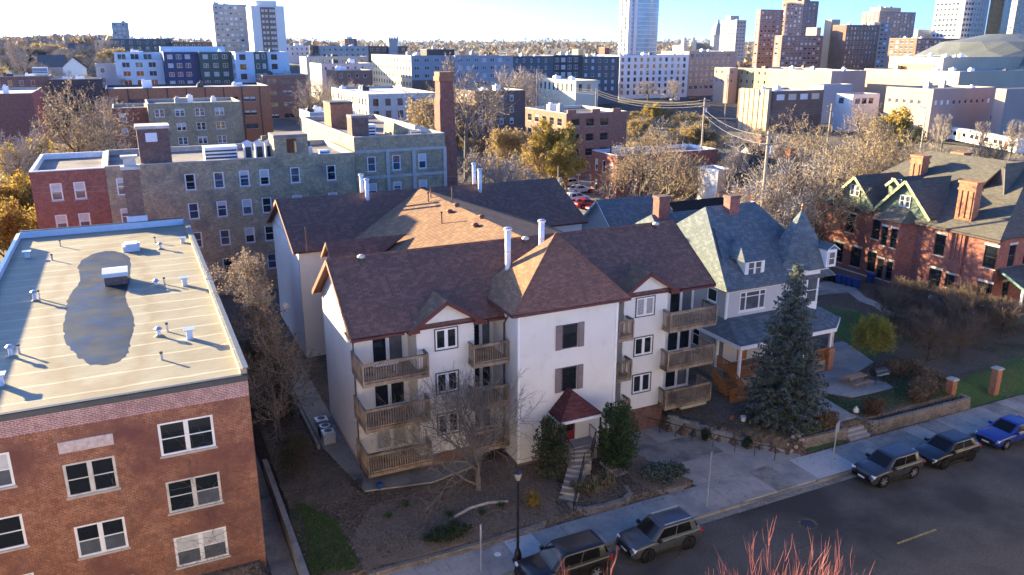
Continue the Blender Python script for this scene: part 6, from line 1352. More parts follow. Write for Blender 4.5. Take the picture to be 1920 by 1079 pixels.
# ------------------------------------------------------------------ trees and plants
def rvec(r): 
    while True:
        v = Vector((r.uniform(-1, 1), r.uniform(-1, 1), r.uniform(-1, 1)))
        if .05 < v.length < 1: return v.normalized()
class Tree:
    """tapered trunk and limbs in one mesh, twigs (and leaves) in another"""
    def __init__(s, seed, H, kids=(7, 6, 6, 5), lens=(.5, .5, .5, .42), up=.12, wander=.22, r0=None, twig=.02, start=.3, ang=(45, 70), leaf=0, lsize=.14, droop=0.0, fork=False, leafmin=0, spread=1.0, ribbons=2):
        s.r = random.Random(seed); s.wood = MB(); s.tw = MB(); s.lv = MB(); s.k, s.ln, s.up, s.w, s.twig = kids, lens, up, wander, twig
        s.ang, s.leaf, s.lsize, s.droop, s.start, s.spread, s.leafmin = ang, leaf, lsize, droop, start, spread, leafmin
        s.H = H; s.grow(Vector((0, 0, 0)), Vector((s.r.uniform(-.05, .05), s.r.uniform(-.05, .05), 1)).normalized(), H * (.62 if len(kids) > 2 else .9), r0 or H * .022, 0)
    def grow(s, p, d, L, rad, lev):
        r = s.r; last = lev >= len(s.k); n = 2 if last else (7 if lev == 0 else 5 if lev == 1 else 3)
        pts, rs = [p], [rad]; tip = rad * (.35 if lev else .45)
        for i in range(n):
            d = (d + rvec(r) * s.w * (1 if lev else .5) + Vector((0, 0, s.up - (s.droop if lev >= len(s.k) - 1 else 0)))).normalized()
            p = p + d * (L / n); pts.append(p); rs.append(rad + (tip - rad) * (i + 1) / n)
        if last:
            w = s.twig
            for a, b in zip(pts, pts[1:]):
                e = (b - a).cross(rvec(r))
                if e.length < 1e-5: continue
                e = e.normalized() * w * .5; s.tw.face([a - e, a + e, b + e * .6, b - e * .6])
            for _ in range(s.leaf):
                c = pts[r.randrange(1, len(pts))] + rvec(r) * s.lsize * 1.5; a, b = rvec(r) * s.lsize, rvec(r) * s.lsize * .6; s.lv.face([c - a, c - b, c + a, c + b])
            return
        (s.wood if lev <= 1 or rad > .05 else s.tw).tube(pts, [max(x, s.twig * .6) for x in rs], 7 if lev == 0 else 5 if lev == 1 else 3, cap=False)
        m = s.k[lev]; a0 = r.uniform(0, 6.28)
        for i in range(m):
            f = (s.start if lev == 0 else .22) + (1 - (s.start if lev == 0 else .22)) * (i + r.random()) / m
            x = f * (len(pts) - 1); j = min(int(x), len(pts) - 2); q = pts[j].lerp(pts[j + 1], x - j); dd = (pts[j + 1] - pts[j]).normalized()
            a0 += 2.4 + r.uniform(-.5, .5); e = dd.cross(Vector((math.cos(a0), math.sin(a0), .3))).normalized(); t = R(r.uniform(*s.ang)) * (1.0 if lev else s.spread)
            nd = (dd * math.cos(t) + e * math.sin(t)).normalized()
            rr = rs[j] * r.uniform(.45, .62)
            s.grow(q, nd, L * s.ln[min(lev, len(s.ln) - 1)] * r.uniform(.75, 1.15) * (1.25 - .55 * f if lev == 0 else 1), rr, lev + 1)
        if lev: s.grow(pts[-1], d, L * .45, tip, min(lev + 1, len(s.k)))
    def make(s, name, label, cat, bark, twm, leafm=None, group=None, loc=(0, 0, 0), sc=1.0, rz=0.0):
        o = thing(name, label, cat, loc, group); WL[o.name] = Vector((0, 0, 0)); o.scale = (sc,) * 3; o.rotation_euler = (0, 0, rz)
        s.wood.build('trunk', M[bark], o, True)
        if s.tw.f or s.lv.f:
            c = MB(); c.v = s.tw.v + s.lv.v; n = len(s.tw.v); c.f = s.tw.f + [tuple(i + n for i in f) for f in s.lv.f]; nm = 1
            lm = leafm if isinstance(leafm, list) else [leafm]
            c.m = [0] * len(s.tw.f) + [1 + s.r.randrange(len(lm)) for _ in s.lv.f]
            c.build('crown', [M[twm]] + [M[x] for x in lm if x], o)
        return o
def leafmat(name, c, c2, rough=.7):
    t = NT(name, rough, .2); cc = t.mix(t.ramp(t.noise(3.0, 3), .35, .65), c, c2); t.col(cc)
    tl = t.n('BsdfTranslucent'); t.l(cc, tl.inputs[0]); mx = t.n('MixShader'); mx.inputs[0].default_value = .4
    t.l(t.b.outputs[0], mx.inputs[1]); t.l(tl.outputs[0], mx.inputs[2]); t.l(mx.outputs[0], t.t.nodes['Material Output'].inputs[0]); return t.m
noisy('twig_tan', (.27, .2, .12), (.42, .32, .2), 3, .9, 0); noisy('twig_pale', (.32, .265, .215), (.47, .4, .33), 3, .9, 0); noisy('twig_grey', (.22, .185, .155), (.34, .295, .255), 3, .9, 0); noisy('twig_red', (.22, .06, .055), (.34, .12, .1), 2, .7, 0); noisy('twig_brown', (.1, .075, .055), (.17, .125, .09), 3, .9, 0)
noisy('twig_dark', (.12, .1, .082), (.2, .17, .14), 3, .9, 0)
leafmat('leaf_gold', (.55, .38, .07), (.42, .3, .08)); leafmat('leaf_olive', (.33, .27, .07), (.2, .18, .06)); leafmat('leaf_orange', (.45, .2, .03), (.36, .26, .05)); leafmat('leaf_yellow', (.4, .37, .05), (.26, .28, .05)); leafmat('leaf_brown', (.2, .12, .07), (.13, .085, .05)); leafmat('leaf_dark', (.03, .052, .022), (.055, .08, .034)); leafmat('needle', (.13, .155, .12), (.28, .3, .25)); leafmat('needle_dark', (.07, .09, .065), (.13, .15, .11)); leafmat('juniper', (.04, .065, .042), (.08, .105, .07)); leafmat('hydrangea', (.24, .13, .07), (.16, .1, .06)); leafmat('leaf_green', (.06, .115, .03), (.105, .15, .045)); leafmat('leaf_tan', (.36, .27, .17), (.24, .19, .13))
protos = {
 'elm': Tree(1, 16, (8, 7, 6, 5), (.62, .52, .5, .45), .1, .3, twig=.05, start=.3, ang=(45, 75)).make('bare_elm', 'x', 'tree', 'bark', 'twig_tan'),
 'elm2': Tree(2, 15, (7, 7, 6, 5), (.6, .55, .5, .45), .08, .32, twig=.045, start=.28, ang=(40, 78), leaf=1, lsize=.1).make('bare_elm', 'x', 'tree', 'bark_dark', 'twig_tan', 'leaf_tan'),
 'pale': Tree(3, 11, (9, 7, 6, 5), (.5, .5, .5, .5), .2, .2, twig=.042, start=.15, ang=(28, 55)).make('pale_bare_tree', 'x', 'tree', 'bark', 'twig_pale'),
 'pale2': Tree(4, 11, (9, 7, 6, 5), (.55, .5, .5, .5), .12, .25, twig=.042, start=.2, ang=(35, 65), droop=.1).make('pale_bare_tree', 'x', 'tree', 'bark', 'twig_pale'),
 'gold': Tree(5, 10, (9, 7, 5, 4), (.5, .5, .5, .5), .12, .25, twig=.03, start=.2, ang=(35, 65), leaf=4, lsize=.2).make('golden_tree', 'x', 'tree', 'bark', 'twig_tan', ['leaf_gold', 'leaf_gold', 'leaf_olive']),
 'goldb': Tree(6, 8, (10, 7, 5, 3), (.6, .5, .5, .5), .1, .25, twig=.035, start=.08, ang=(40, 70), leaf=3, lsize=.16).make('golden_tree', 'x', 'tree', 'bark', 'twig_tan', ['leaf_gold', 'leaf_tan', 'leaf_tan']),
 'orange': Tree(8, 11, (9, 7, 5, 4), (.55, .5, .5, .5), .1, .25, twig=.03, start=.2, ang=(35, 65), leaf=4, lsize=.19).make('orange_tree', 'x', 'tree', 'bark_dark', 'twig_brown', ['leaf_orange', 'leaf_olive', 'leaf_gold', 'leaf_brown']),
 'scrub': Tree(9, 5, (12, 7, 5, 3), (.75, .5, .5, .5), .15, .25, twig=.03, start=.02, ang=(30, 65), r0=.06).make('brown_scrub', 'x', 'shrub', 'bark', 'twig_tan'),
 'grey': Tree(10, 11, (9, 7, 6, 4), (.55, .5, .5, .5), .12, .25, twig=.045, start=.18, ang=(35, 65)).make('grey_bare_tree', 'x', 'tree', 'bark_dark', 'twig_grey'),
}
PH = {'elm': 15.5, 'elm2': 14.5, 'pale': 12, 'pale2': 11, 'gold': 10, 'goldb': 8.5, 'orange': 10.5, 'scrub': 5.2, 'grey': 11}
used = {}; rt = random.Random(77)
def plant(kind, u, v, D, label, group, wide=1.0, h=None):
    p = at_d(u, v, D); g = gh(p.x, p.y); H = h or max(2.0, p.z - g); sc = H / PH[kind]
    pr = protos[kind]
    if kind not in used: o = pr; used[kind] = 1
    else: o = copy_tree(pr)
    o.location = (p.x, p.y, g - .1); o.scale = (sc * wide, sc * wide, sc); o.rotation_euler = (0, 0, rt.uniform(0, 6.28)); tag(o, label, 'tree', group); return o
plant('elm2', 100, 148, 122, 'big spreading bare tree with sparse yellow leaves at the left', 'trees at the left edge', 1.0)
for u, v, D, k, lab in ((18, 205, 112, 'pale2', 'pale bare tree at the left edge behind the red wing'), (172, 205, 128, 'pale2', 'pale bare tree right of the big spreading tree'), (45, 235, 118, 'gold', 'yellow leafed tree below the big spreading tree'), (140, 245, 124, 'goldb', 'tan leafed tree beside the pale roof'), (30, 318, 100, 'orange', 'orange leafed tree rising left of the red wing'), (95, 352, 96, 'orange', 'orange leafed tree against the red wing corner'), (5, 370, 88, 'orange', 'orange leafed tree at the left image edge'), (205, 152, 190, 'pale', 'pale bare tree in front of the brown offices'), (22, 46, 330, 'pale', 'tall pale tree on the left skyline')): plant(k, u, v, D, lab, 'trees at the left edge')
for i in range(60):
    u = rt.uniform(-20, 215); D = rt.uniform(215, 430); v = rt.uniform(88, 150) - (D - 215) * .11
    plant(rt.choice(['pale2', 'grey', 'grey', 'goldb']), u, v, D, 'bare tree on the wooded left hillside', 'bare trees on the left hillside', 1.3, rt.uniform(9, 14))
for u, v, D, k, lab in ((600, 126, 265, 'pale2', 'pinkish bare tree left of the cream flats'), (640, 135, 255, 'pale2', 'pinkish bare tree before the low brick block'), (575, 155, 240, 'grey', 'grey bare tree right of the ribbon flats'), (665, 142, 262, 'goldb', 'tan tree beside the cream end wall'), (612, 170, 230, 'grey', 'dark tree beside the far car park'), (873, 104, 152, 'elm', 'tall bare elm beside the smokestack'), (802, 152, 190, 'goldb', 'tan tree left of the smokestack'), (760, 158, 262, 'gold', 'small golden tree at the brick base'), (965, 106, 262, 'pale2', 'bare round tree before the grey flats'), (990, 116, 268, 'pale2', 'bare tree before the navy flats'), (905, 258, 117, 'pale2', 'pinkish bare tree behind the rear ridge, left of three'), (950, 272, 114, 'pale2', 'pinkish bare tree behind the rear ridge, middle of three'), (990, 285, 116, 'pale', 'pinkish bare tree behind the rear ridge, right of three'), (1042, 206, 152, 'gold', 'bright yellow tree by the courtyard flats'), (1066, 250, 140, 'gold', 'yellow tree hanging over the car park'), (1010, 240, 150, 'goldb', 'tan leafed tree left of the yellow trees'), (955, 215, 165, 'goldb', 'tan tree behind the pinkish bare trees'), (1000, 330, 112, 'scrub', 'brown scrub at the car park entrance'),
    (1210, 222, 113, 'elm2', 'wide bare tree behind the orange brick building'), (1262, 240, 118, 'elm', 'gnarled bare tree left of the pink sheathing'), (1388, 245, 128, 'pale', 'upright pale tree by the utility pole'), (1425, 300, 92, 'pale2', 'drooping pale tree before the red coach house'), (1492, 322, 90, 'grey', 'grey bare tree before the red side house'), (1535, 205, 132, 'elm', 'dark limbed bare tree in the right grove, leftmost'), (1625, 188, 138, 'elm2', 'dark limbed bare tree in the right grove, centre'), (1580, 245, 118, 'elm', 'bare tree close behind the mansion, left'), (1660, 240, 116, 'elm2', 'bare tree close behind the mansion, middle'), (1745, 250, 122, 'elm', 'bare tree close behind the mansion, right'), (1700, 185, 168, 'gold', 'golden tree before the pink brick block'), (1780, 196, 205, 'pale', 'upright young tree before the pink brick wall'), (1852, 212, 200, 'pale', 'upright young tree near the train'), (1908, 205, 190, 'pale', 'upright young tree at the right edge'), (1450, 225, 140, 'pale2', 'pale tree before the low school'), (1485, 240, 130, 'pale2', 'second pale tree before the low school')): plant(k, u, v, D, lab, 'bare trees in the middle distance')
for u, v, D, k, w_, lab in ((1462, 268, 98, 'grey', 1.3, 'dense bare tree right of the near utility pole'), (1515, 290, 94, 'elm', 1.0, 'dense bare tree before the mansion gable'), (1545, 265, 108, 'grey', 1.3, 'dense bare tree beside the mansion back corner'), (1600, 262, 112, 'elm2', 1.1, 'dense bare tree above the mansion gables')): plant(k, u, v, D, lab, 'bare trees in the middle distance', w_)
for i in range(34):
    u = rt.uniform(865, 1345); D = rt.uniform(175, 300); plant(rt.choice(['goldb', 'gold', 'pale2', 'goldb']), u, 150, D, 'golden brown tree in the grove before the far flats', 'golden grove in the centre', 1.2, rt.uniform(6, 10.5))
for i in range(36):
    u = rt.uniform(1180, 1900); D = rt.uniform(130, 235)
    if u > 1500 and D > 165: D = rt.uniform(118, 165)
    plant(rt.choice(['pale2', 'goldb', 'pale', 'scrub', 'elm2']), u, 200, D, 'tan bare tree in the wide grove behind the houses', 'tan grove on the right', 1.25, rt.uniform(5.5, 9.5))
for i in range(16):
    u = rt.uniform(1330, 1920); D = rt.uniform(100, 118); plant(rt.choice(['scrub', 'goldb', 'grey']), u, 200, D, 'brown scrub at the back of the gardens', 'scrub behind the gardens', 1.3, rt.uniform(3, 6))
for i in range(40):
    u = rt.uniform(560, 1500); D = rt.uniform(390, 620); plant(rt.choice(['pale2', 'grey', 'goldb']), u, 100, D, 'far tree between the distant flats', 'far trees between the flats', 1.3, rt.uniform(9, 14))
# far wooded horizon: one mass
fv, ff, fmi = [], [], []
for i in range(5200):
    D = 620 * (1 + 9 * rt.random() ** 2.2); u = rt.uniform(-150, 2070); p = at_d(u, 300, D); g = gh(p.x, p.y); rad = rt.uniform(4, 8) * (1 + D / 4000)
    mi_ = rt.choice([0, 0, 1, 2])
    for k in range(9):
        c = Vector((p.x, p.y, g + rad * .7)) + rvec(rt) * rad * rt.uniform(.3, 1) * .8; a, b2 = rvec(rt) * rad * .55, rvec(rt) * rad * .55
        n = len(fv); fv += [tuple(c - a), tuple(c + b2), tuple(c + a)]; ff.append((n, n + 1, n + 2)); fmi.append(mi_)
tag(put('far_woods', mesh('far_woods', fv, ff, [M['twig_grey'], M['twig_tan'], M['leaf_brown']], fmi)), 'brown bare woods along the horizon', kind='stuff')
# ------------------------------------------------------------------ near plants
T = Tree(21, 6.0, (11, 8, 7, 4), (.95, .55, .5, .45), .1, .32, r0=.17, twig=.017, start=.06, ang=(30, 72)); T.make('bare_ornamental_tree', 'low branching bare tree in front of the white house', 'tree', 'bark', 'twig_dark', loc=(17.0, 40.7, .85), sc=1.15, rz=1.0)
T = Tree(22, 19.5, (26, 7, 5, 3), (.2, .5, .5, .5), .15, .25, r0=.17, twig=.022, start=.12, ang=(35, 60), leaf=3, lsize=.07); T.make('narrow_tree', 'tall narrow tree with withered brown leaves between the buildings', 'tree', 'bark', 'twig_grey', ['leaf_brown', 'leaf_tan'], loc=(6.9, 52, .8), rz=.5)
T = Tree(23, 6.5, (14, 7, 5, 3), (.5, .5, .5, .5), .05, .3, r0=.1, twig=.02, start=.08, ang=(40, 75), leaf=4, lsize=.07)
o = T.make('withered_shrub', 'dark withered shrub by the alley wall, front one', 'shrub', 'bark_dark', 'twig_brown', ['leaf_brown', 'leaf_dark', 'leaf_dark'], loc=(6.9, 47.8, .9), sc=.5, group='withered shrubs in the alley')
for x, y, s_, lab in ((7.4, 55.8, .6, 'dark withered shrub by the alley wall, second from front'), (6.4, 60, .65, 'dark withered shrub by the alley wall, third from front'), (7.6, 64, .7, 'dark withered shrub by the alley wall, farthest back')):
    c = copy_tree(o); c.location = (x, y, .9); c.scale = (s_,) * 3; c.rotation_euler = (0, 0, x); tag(c, lab)
T = Tree(24, 4.6, (13, 8, 6, 4), (.62, .5, .5, .5), .1, .25, r0=.07, twig=.012, start=.25, ang=(35, 65), leaf=4, lsize=.06); T.make('yellow_green_tree', 'small round tree with bright yellow green leaves on the lawn', 'tree', 'bark', 'twig_brown', ['leaf_yellow', 'leaf_yellow', 'leaf_olive'], loc=(56.0, 44.6, .95))
# bare thicket
T = Tree(25, 3.0, (14, 7, 6, 4), (.8, .5, .5, .5), .16, .25, r0=.04, twig=.014, start=.02, ang=(25, 62)); o = T.make('bare_thicket_bush', 'dense brown leafless bush in the thicket by the mansion', 'shrub', 'bark_dark', 'twig_brown', group='leafless bushes of the thicket')
spots = [(60.5, 43), (62.5, 45.5), (64, 42.5), (66.5, 44), (65, 47.5), (68.5, 46.5), (67.5, 50), (70.5, 49), (72.5, 47), (70, 53), (72.8, 51), (74.5, 49.5), (68.5, 54.5), (66, 51), (71.5, 43.8), (74, 45.2), (63, 48), (73, 54)]
for i, (x, y) in enumerate(spots):
    c = o if i == 0 else copy_tree(o); c.location = (x, y, gh(x, y) - .05); s_ = rt.uniform(.85, 1.25); c.scale = (s_ * 1.25, s_ * 1.25, s_); c.rotation_euler = (0, 0, rt.uniform(0, 6.28))
# leafy clump shrubs
def clump(name, label, c, rx, ry, rz, n, size, mats, trunk=True, seed=1, core=None, cat='shrub', elong=1.0, group=None, cone=0.0):
    r = random.Random(seed); o = thing(name, label, cat, c, group); b = MB(); C0 = Vector(c)
    st = MB()
    for k in range(7 if trunk else 3):
        a = r.uniform(0, 6.28); e = C0 + Vector((math.cos(a) * rx * .6, math.sin(a) * ry * .6, rz * r.uniform(.7, 1.5))); st.tube([C0 + Vector((math.cos(a) * .08, math.sin(a) * .08, -.15)), C0.lerp(e, .5) + Vector((0, 0, .15 * rz)), e], [.05, .035, .012], 4, cap=False)
    st.build('stem', M['bark_dark'], o)
    lumps = [rvec(r) * r.uniform(.5, .95) for _ in range(16)]
    for i in range(n):
        d = rvec(r); q = d * (r.random() ** .35)
        if r.random() < .65: q = lumps[r.randrange(16)] + rvec(r) * .32 * r.random() ** .5
        zf = (q.z + 1) / 2; kk = 1 - cone * zf
        p = C0 + Vector((q.x * rx * kk, q.y * ry * kk, rz + q.z * rz))
        if p.z < C0.z: continue
        a = (rvec(r) + Vector((q.x, q.y, .4 * elong))).normalized() * size * r.uniform(.7, 1.4) * elong; e = a.cross(rvec(r)).normalized() * size * .5
        b.face([p - a, p - e, p + a, p + e], r.randrange(len(mats)))
    b.build('foliage', [M[m] for m in mats], o); return o
clump('evergreen_shrub', 'dark upright evergreen shrub left of the entry stairs', (21.6, 39.9, .9), 1.35, 1.3, 2.2, 5200, .1, ['leaf_dark', 'juniper', 'leaf_dark', 'leaf_brown'], seed=3, cone=.25)
clump('evergreen_shrub', 'tall dense evergreen shrub right of the entry canopy', (26.35, 39.3, .9), 1.75, 1.6, 2.4, 7500, .1, ['leaf_dark', 'juniper', 'leaf_green', 'leaf_dark'], seed=4, cone=.35)
clump('juniper', 'low spreading blue green juniper beside the driveway', (28.7, 37.55, .45), 1.6, 1.15, .45, 4500, .08, ['juniper', 'needle'], seed=5)
clump('juniper', 'low dark juniper at the front edge of the mulch bed', (13.6, 37.2, .5), 1.4, .7, .4, 2600, .08, ['juniper', 'leaf_dark'], seed=6)
for i, (x, y, rx, rz, lab) in enumerate(((43.1, 37.7, .95, .65, 'brown withered hydrangea beside the lawn steps'), (48.0, 37.75, .8, .6, 'round clipped brown shrub on the retaining wall'), (54.2, 38.4, 1.2, .75, 'large brown hydrangea left of the brick pillar'), (55.9, 39.0, 1.3, .85, 'large brown hydrangea touching the brick pillar'), (52.9, 37.9, .8, .55, 'small brown hydrangea on the retaining wall'), (55.6, 42.4, 1.2, .6, 'tan hydrangea below the yellow tree'), (57.4, 42.0, 1.1, .6, 'tan hydrangea right of the yellow tree'), (78.6, 44.2, 1.3, .7, 'brown shrub before the mansion porch'))):
    clump('hydrangea', lab, (x, y, .95), rx, rx * .9, rz, 1900, .09, ['hydrangea', 'leaf_brown', 'leaf_tan' if i != 1 else 'leaf_brown'], seed=20 + i, group='brown garden shrubs')
for i, (x, y, rx, lab) in enumerate(((22.6, 38.0, .55, 'green ornamental grass clump at the left of the bed'), (23.6, 37.7, .6, 'green ornamental grass clump in the middle of the bed'), (24.7, 37.9, .6, 'green ornamental grass clump at the right of the bed'), (19.4, 37.9, .5, 'golden feathery grass clump left of the stairs'), (11.0, 40.2, .3, 'small green perennial near the path'), (12.3, 40.8, .3, 'second small green perennial near the path'), (16.3, 38.4, .3, 'small yellow green perennial by the log edging'), (17.6, 38.6, .3, 'pale green perennial by the log edging'), (14.4, 39.0, .35, 'dark green perennial in the mulch bed'))):
    r = random.Random(60 + i); o = thing('grass_clump', lab, 'grass clump', (x, y, gh(x, y)), 'clumps in the front beds'); z0 = gh(x, y) if x < 21 or x > 26 else .62; hh = 1.0 if i < 4 else .35
    lo_, hi_ = MB(), MB()
    for k in range(340 if i < 4 else 110):
        a = r.uniform(0, 6.28); q = r.random() ** .6; L = hh * r.uniform(.6, 1.1); base = Vector((x + math.cos(a) * rx * .25 * q, y + math.sin(a) * rx * .25 * q, z0)); lean = Vector((math.cos(a), math.sin(a), 0)) * rx * q * 1.2
        m1 = base + lean * .35 + Vector((0, 0, L * .7)); tip = base + lean + Vector((0, 0, L * (1 - .3 * q))); e = Vector((-math.sin(a), math.cos(a), 0)) * .012
        t_ = lo_ if (k % 3 or i >= 4) else hi_
        t_.face([base - e, base + e, m1 + e, m1 - e]); t_.face([m1 - e, m1 + e, tip])
        if t_ is hi_: t_.face([tip - e * 2, tip + Vector((0, 0, .12)), tip + e * 2, tip - Vector((0, 0, .14))])
    lo_.build('blades', M['leaf_green' if i not in (3,) else 'leaf_olive'], o)
    if hi_.f: hi_.build('plumes', M['leaf_tan' if i != 3 else 'leaf_orange'], o)
# creeper on driveway wall
for i, (x, y, lab) in enumerate(((35.1, 41.1, 'creeper hanging over the driveway wall, upper'), (37.0, 38.9, 'creeper hanging over the driveway wall, lower'))): clump('creeper', lab, (x - .25, y - .25, .15), .35, .35, .5, 700, .07, ['leaf_dark', 'juniper'], seed=40 + i, trunk=False)
# blue spruce
def spruce(name, label, x, y, z, H, rad, seed=1):
    r = random.Random(seed); o = thing(name, label, 'tree', (x, y, z)); b = MB(); b.tube([(x, y, z - .2), (x, y, z + H * .5), (x, y, z + H)], [.2, .11, .015], 7); b.build('trunk', M['bark_dark'], o)
    c = MB(); k = 0; zz_ = .35
    while zz_ < H - .15:
        f = zz_ / H; L = rad * (1 - f) ** .85 * (.9 if f > .12 else .75) + .12; n = max(6, int(7 + 9 * (1 - f)))
        for i in range(n):
            a = r.uniform(0, 6.28); Lb = L * r.uniform(.72, 1.12); d = Vector((math.cos(a), math.sin(a), 0)); side = Vector((-d.y, d.x, 0)); slope = -.28 + .5 * f
            m = max(3, int(Lb / .17))
            for j in range(m):
                t = (j + .6) / m; p = Vector((x, y, z + zz_)) + d * Lb * t + Vector((0, 0, Lb * (slope * t + .16 * t * t)))
                w = .34 * (1 - t * .45) * (.6 + .4 * (1 - f))
                for s in (-1, 1):
                    for q in range(2):
                        tip = p + side * s * w * r.uniform(.7, 1.2) + d * w * r.uniform(.2, .6) + Vector((0, 0, r.uniform(-.22, .02))); e = (d * .07 + Vector((0, 0, r.uniform(-.05, .05)))) 
                        c.face([p - e, p + e, tip + e * .5, tip - e * .5], r.randrange(3))
                tip = p + d * .2 + Vector((0, 0, r.uniform(-.08, .08))); e = side * .07; c.face([p - e, p + e, tip], r.randrange(3))
        zz_ += .18 + .05 * r.random()
    c.build('crown', [M['needle'], M['needle_dark'], M['needle']], o); return o
spruce('blue_spruce', 'tall blue green spruce in front of the grey house', 40.7, 39.6, .9, 12.3, 3.7, 3)
# red twigged tree across the street, only its top reaches into view
def whips(name, label, x, y, H, n, seed, spread=2.2):
    r = random.Random(seed); o = thing(name, label, 'tree', (x, y, .1)); b = MB(); t = MB(); base = Vector((x, y, .1)); b.tube([base, base + Vector((0, 0, H * .45)), base + Vector((.1, 0, H * .6))], [.16, .12, .08], 7)
    for i in range(n):
        a = r.uniform(0, 6.28); q = math.sqrt(r.random()) * spread; s0 = base + Vector((0, 0, H * r.uniform(.35, .58))); e = base + Vector((math.cos(a) * q * .75, math.sin(a) * q * .75, H * r.uniform(.68, .8))); top = base + Vector((math.cos(a) * q * 1.15, math.sin(a) * q * 1.15, H * r.uniform(.85, 1.0)))
        b.tube([s0, s0.lerp(e, .5) + rvec(r) * .15, e], [.05, .035, .022], 4, cap=False)
        pts = [e, e.lerp(top, .35) + rvec(r) * .1, e.lerp(top, .7) + rvec(r) * .1, top]; t.tube(pts, [.01, .008, .006, .002], 4, cap=False)
        for k in range(14):
            f = r.uniform(.02, .9); p = e.lerp(top, f); d = ((top - e).normalized() + rvec(r) * .5 + Vector((0, 0, .35))).normalized(); L = r.uniform(.4, 1.1); m1 = p + d * L * .5; t.tube([p, m1, m1 + (d + Vector((0, 0, .5)) + rvec(r) * .25).normalized() * L * .5], [.006, .0045, .0015], 3, cap=False)
    b.build('trunk', M['bark'], o); t.build('crown', M['twig_red'], o); return o
p = at_d(1500, 1010, 19); whips('red_twig_tree', 'red twigged tree top rising at the bottom right of the view', p.x, p.y, p.z - 1.1, 80, 5, 2.2)
p = at_d(1085, 1062, 19); whips('red_twig_tree', 'thin red twigs rising at the bottom centre before the black car', p.x, p.y, p.z + .2, 14, 9, 1.0)
# loose leaves and grass as uncountable stuff
def scatter(name, label, polys, n, size, mats, seed, blade=False, zf=None):
    r = random.Random(seed); v, f, mi = [], [], []
    while len(f) < n:
        P = polys[r.randrange(len(polys))]; xs = [p[0] for p in P]; ys = [p[1] for p in P]; x, y = r.uniform(min(xs), max(xs)), r.uniform(min(ys), max(ys))
        if not inpoly(x, y, P): continue
        z = (zf(x, y) if zf else gh(x, y)) + .03; a = r.uniform(0, 6.28); k = len(v); s_ = size * r.uniform(.6, 1.4)
        if blade: v += [(x - .02, y, z - .03), (x + .02, y + .01, z - .03), (x + math.cos(a) * s_ * .6, y + math.sin(a) * s_ * .6, z + s_)]; f.append((k, k + 1, k + 2))
        else:
            c, s2 = math.cos(a) * s_, math.sin(a) * s_; v += [(x - c, y - s2, z - .02), (x - s2 * .5, y + c * .5, z + r.uniform(0, .02)), (x + c, y + s2, z + r.uniform(0, .03)), (x + s2 * .5, y - c * .5, z)]; f.append((k, k + 1, k + 2, k + 3))
        mi.append(r.randrange(len(mats)))
    return tag(put(name, mesh(name, v, f, [M[m] for m in mats], mi)), label, kind='stuff')
yard = [(5.8, 37), (20, 36.8), (22, 43.5), (10.5, 50), (5.8, 50)]; ryard = [(57, 37), (90, 37), (90, 44), (76, 48.5), (70, 57), (60, 52), (57, 45)]; rbed = [(34.2, 44), (40, 38), (44, 38), (44, 45), (37, 48)]; lawnP = [(46.5, 38.2), (56.2, 37.4), (57, 41), (54.5, 43.4), (53.6, 41.5), (53.4, 40.1), (48.6, 40.2), (47.0, 42.6)]
scatter('fallen_leaves', 'brown fallen leaves scattered over the front beds', [yard, yard, rbed], 9000, .075, ['leaf_brown', 'leaf_tan', 'leaf_brown'], 1)
scatter('fallen_leaves', 'brown fallen leaves scattered over the right gardens', [ryard, lawnP], 8000, .075, ['leaf_brown', 'leaf_tan', 'hydrangea'], 2)
scatter('grass', 'short green grass blades on the lawns', [lawnP, [(57.2, 36.3), (92, 36.3), (92, 39), (75, 39.3), (62, 39.5), (57.2, 38.8)], [(56.5, 45), (62, 47.5), (66, 55), (60, 58), (58, 50)], [(40.8, 37.4), (44.0, 37.5), (44.2, 41), (41, 41.5)], [(5.8, 37.2), (8.3, 36.8), (8.2, 41), (6.6, 43.5)]], 26000, .09, ['leaf_green', 'lawn', 'leaf_green'], 3, True)

gut_z = lambda x, y: (.0 if y < 33.2 else .155) - .005
scatter('gutter_leaves', 'dry leaves and grit gathered in the gutter and on the pavement', [[(2, 32.6), (80, 32.6), (80, 33.15), (2, 33.15)]] * 3 + [[(2, 33.5), (80, 33.5), (80, 36.1), (2, 36.1)]] + [[(2, 35.7), (80, 35.7), (80, 36.15), (2, 36.15)]], 3200, .05, ['leaf_brown', 'leaf_tan', 'leaf_brown'], 8, zf=gut_z)
# ------------------------------------------------------------------ vehicles
def paint(name, c, coat=.45, rough=.35):
    t = NT(name, rough, .5); t.put(t.b, 'Base Color', c)
    try: t.b.inputs['Coat Weight'].default_value = coat; t.b.inputs['Coat Roughness'].default_value = .05
    except Exception: pass
    return t.m
paint('paint_black', (.008, .008, .009)); paint('paint_grey', (.045, .05, .058)); paint('paint_slate', (.028, .031, .037)); paint('paint_blue', (.012, .03, .2)); paint('paint_white', (.7, .7, .7)); paint('paint_red', (.32, .015, .015)); paint('paint_maroon', (.13, .012, .025)); paint('paint_silver', (.36, .37, .38))
plain('car_glass', (.006, .007, .008), .08, .22, var=0); plain('headlight', (.75, .77, .8), .1, .6, var=0); plain('taillight', (.35, .015, .012), .15, .6, var=0); plain('rim', (.5, .51, .53), .25, .5, .7, var=.1); plain('rim_dark', (.03, .03, .032), .3, .5, .5); plain('plate', (.6, .6, .62), .5, .3, var=0); plain('well_gap_black', (.008, .008, .008), .9, .05, var=0); plain('trim_black', (.018, .018, .019), .5, .3, var=0)
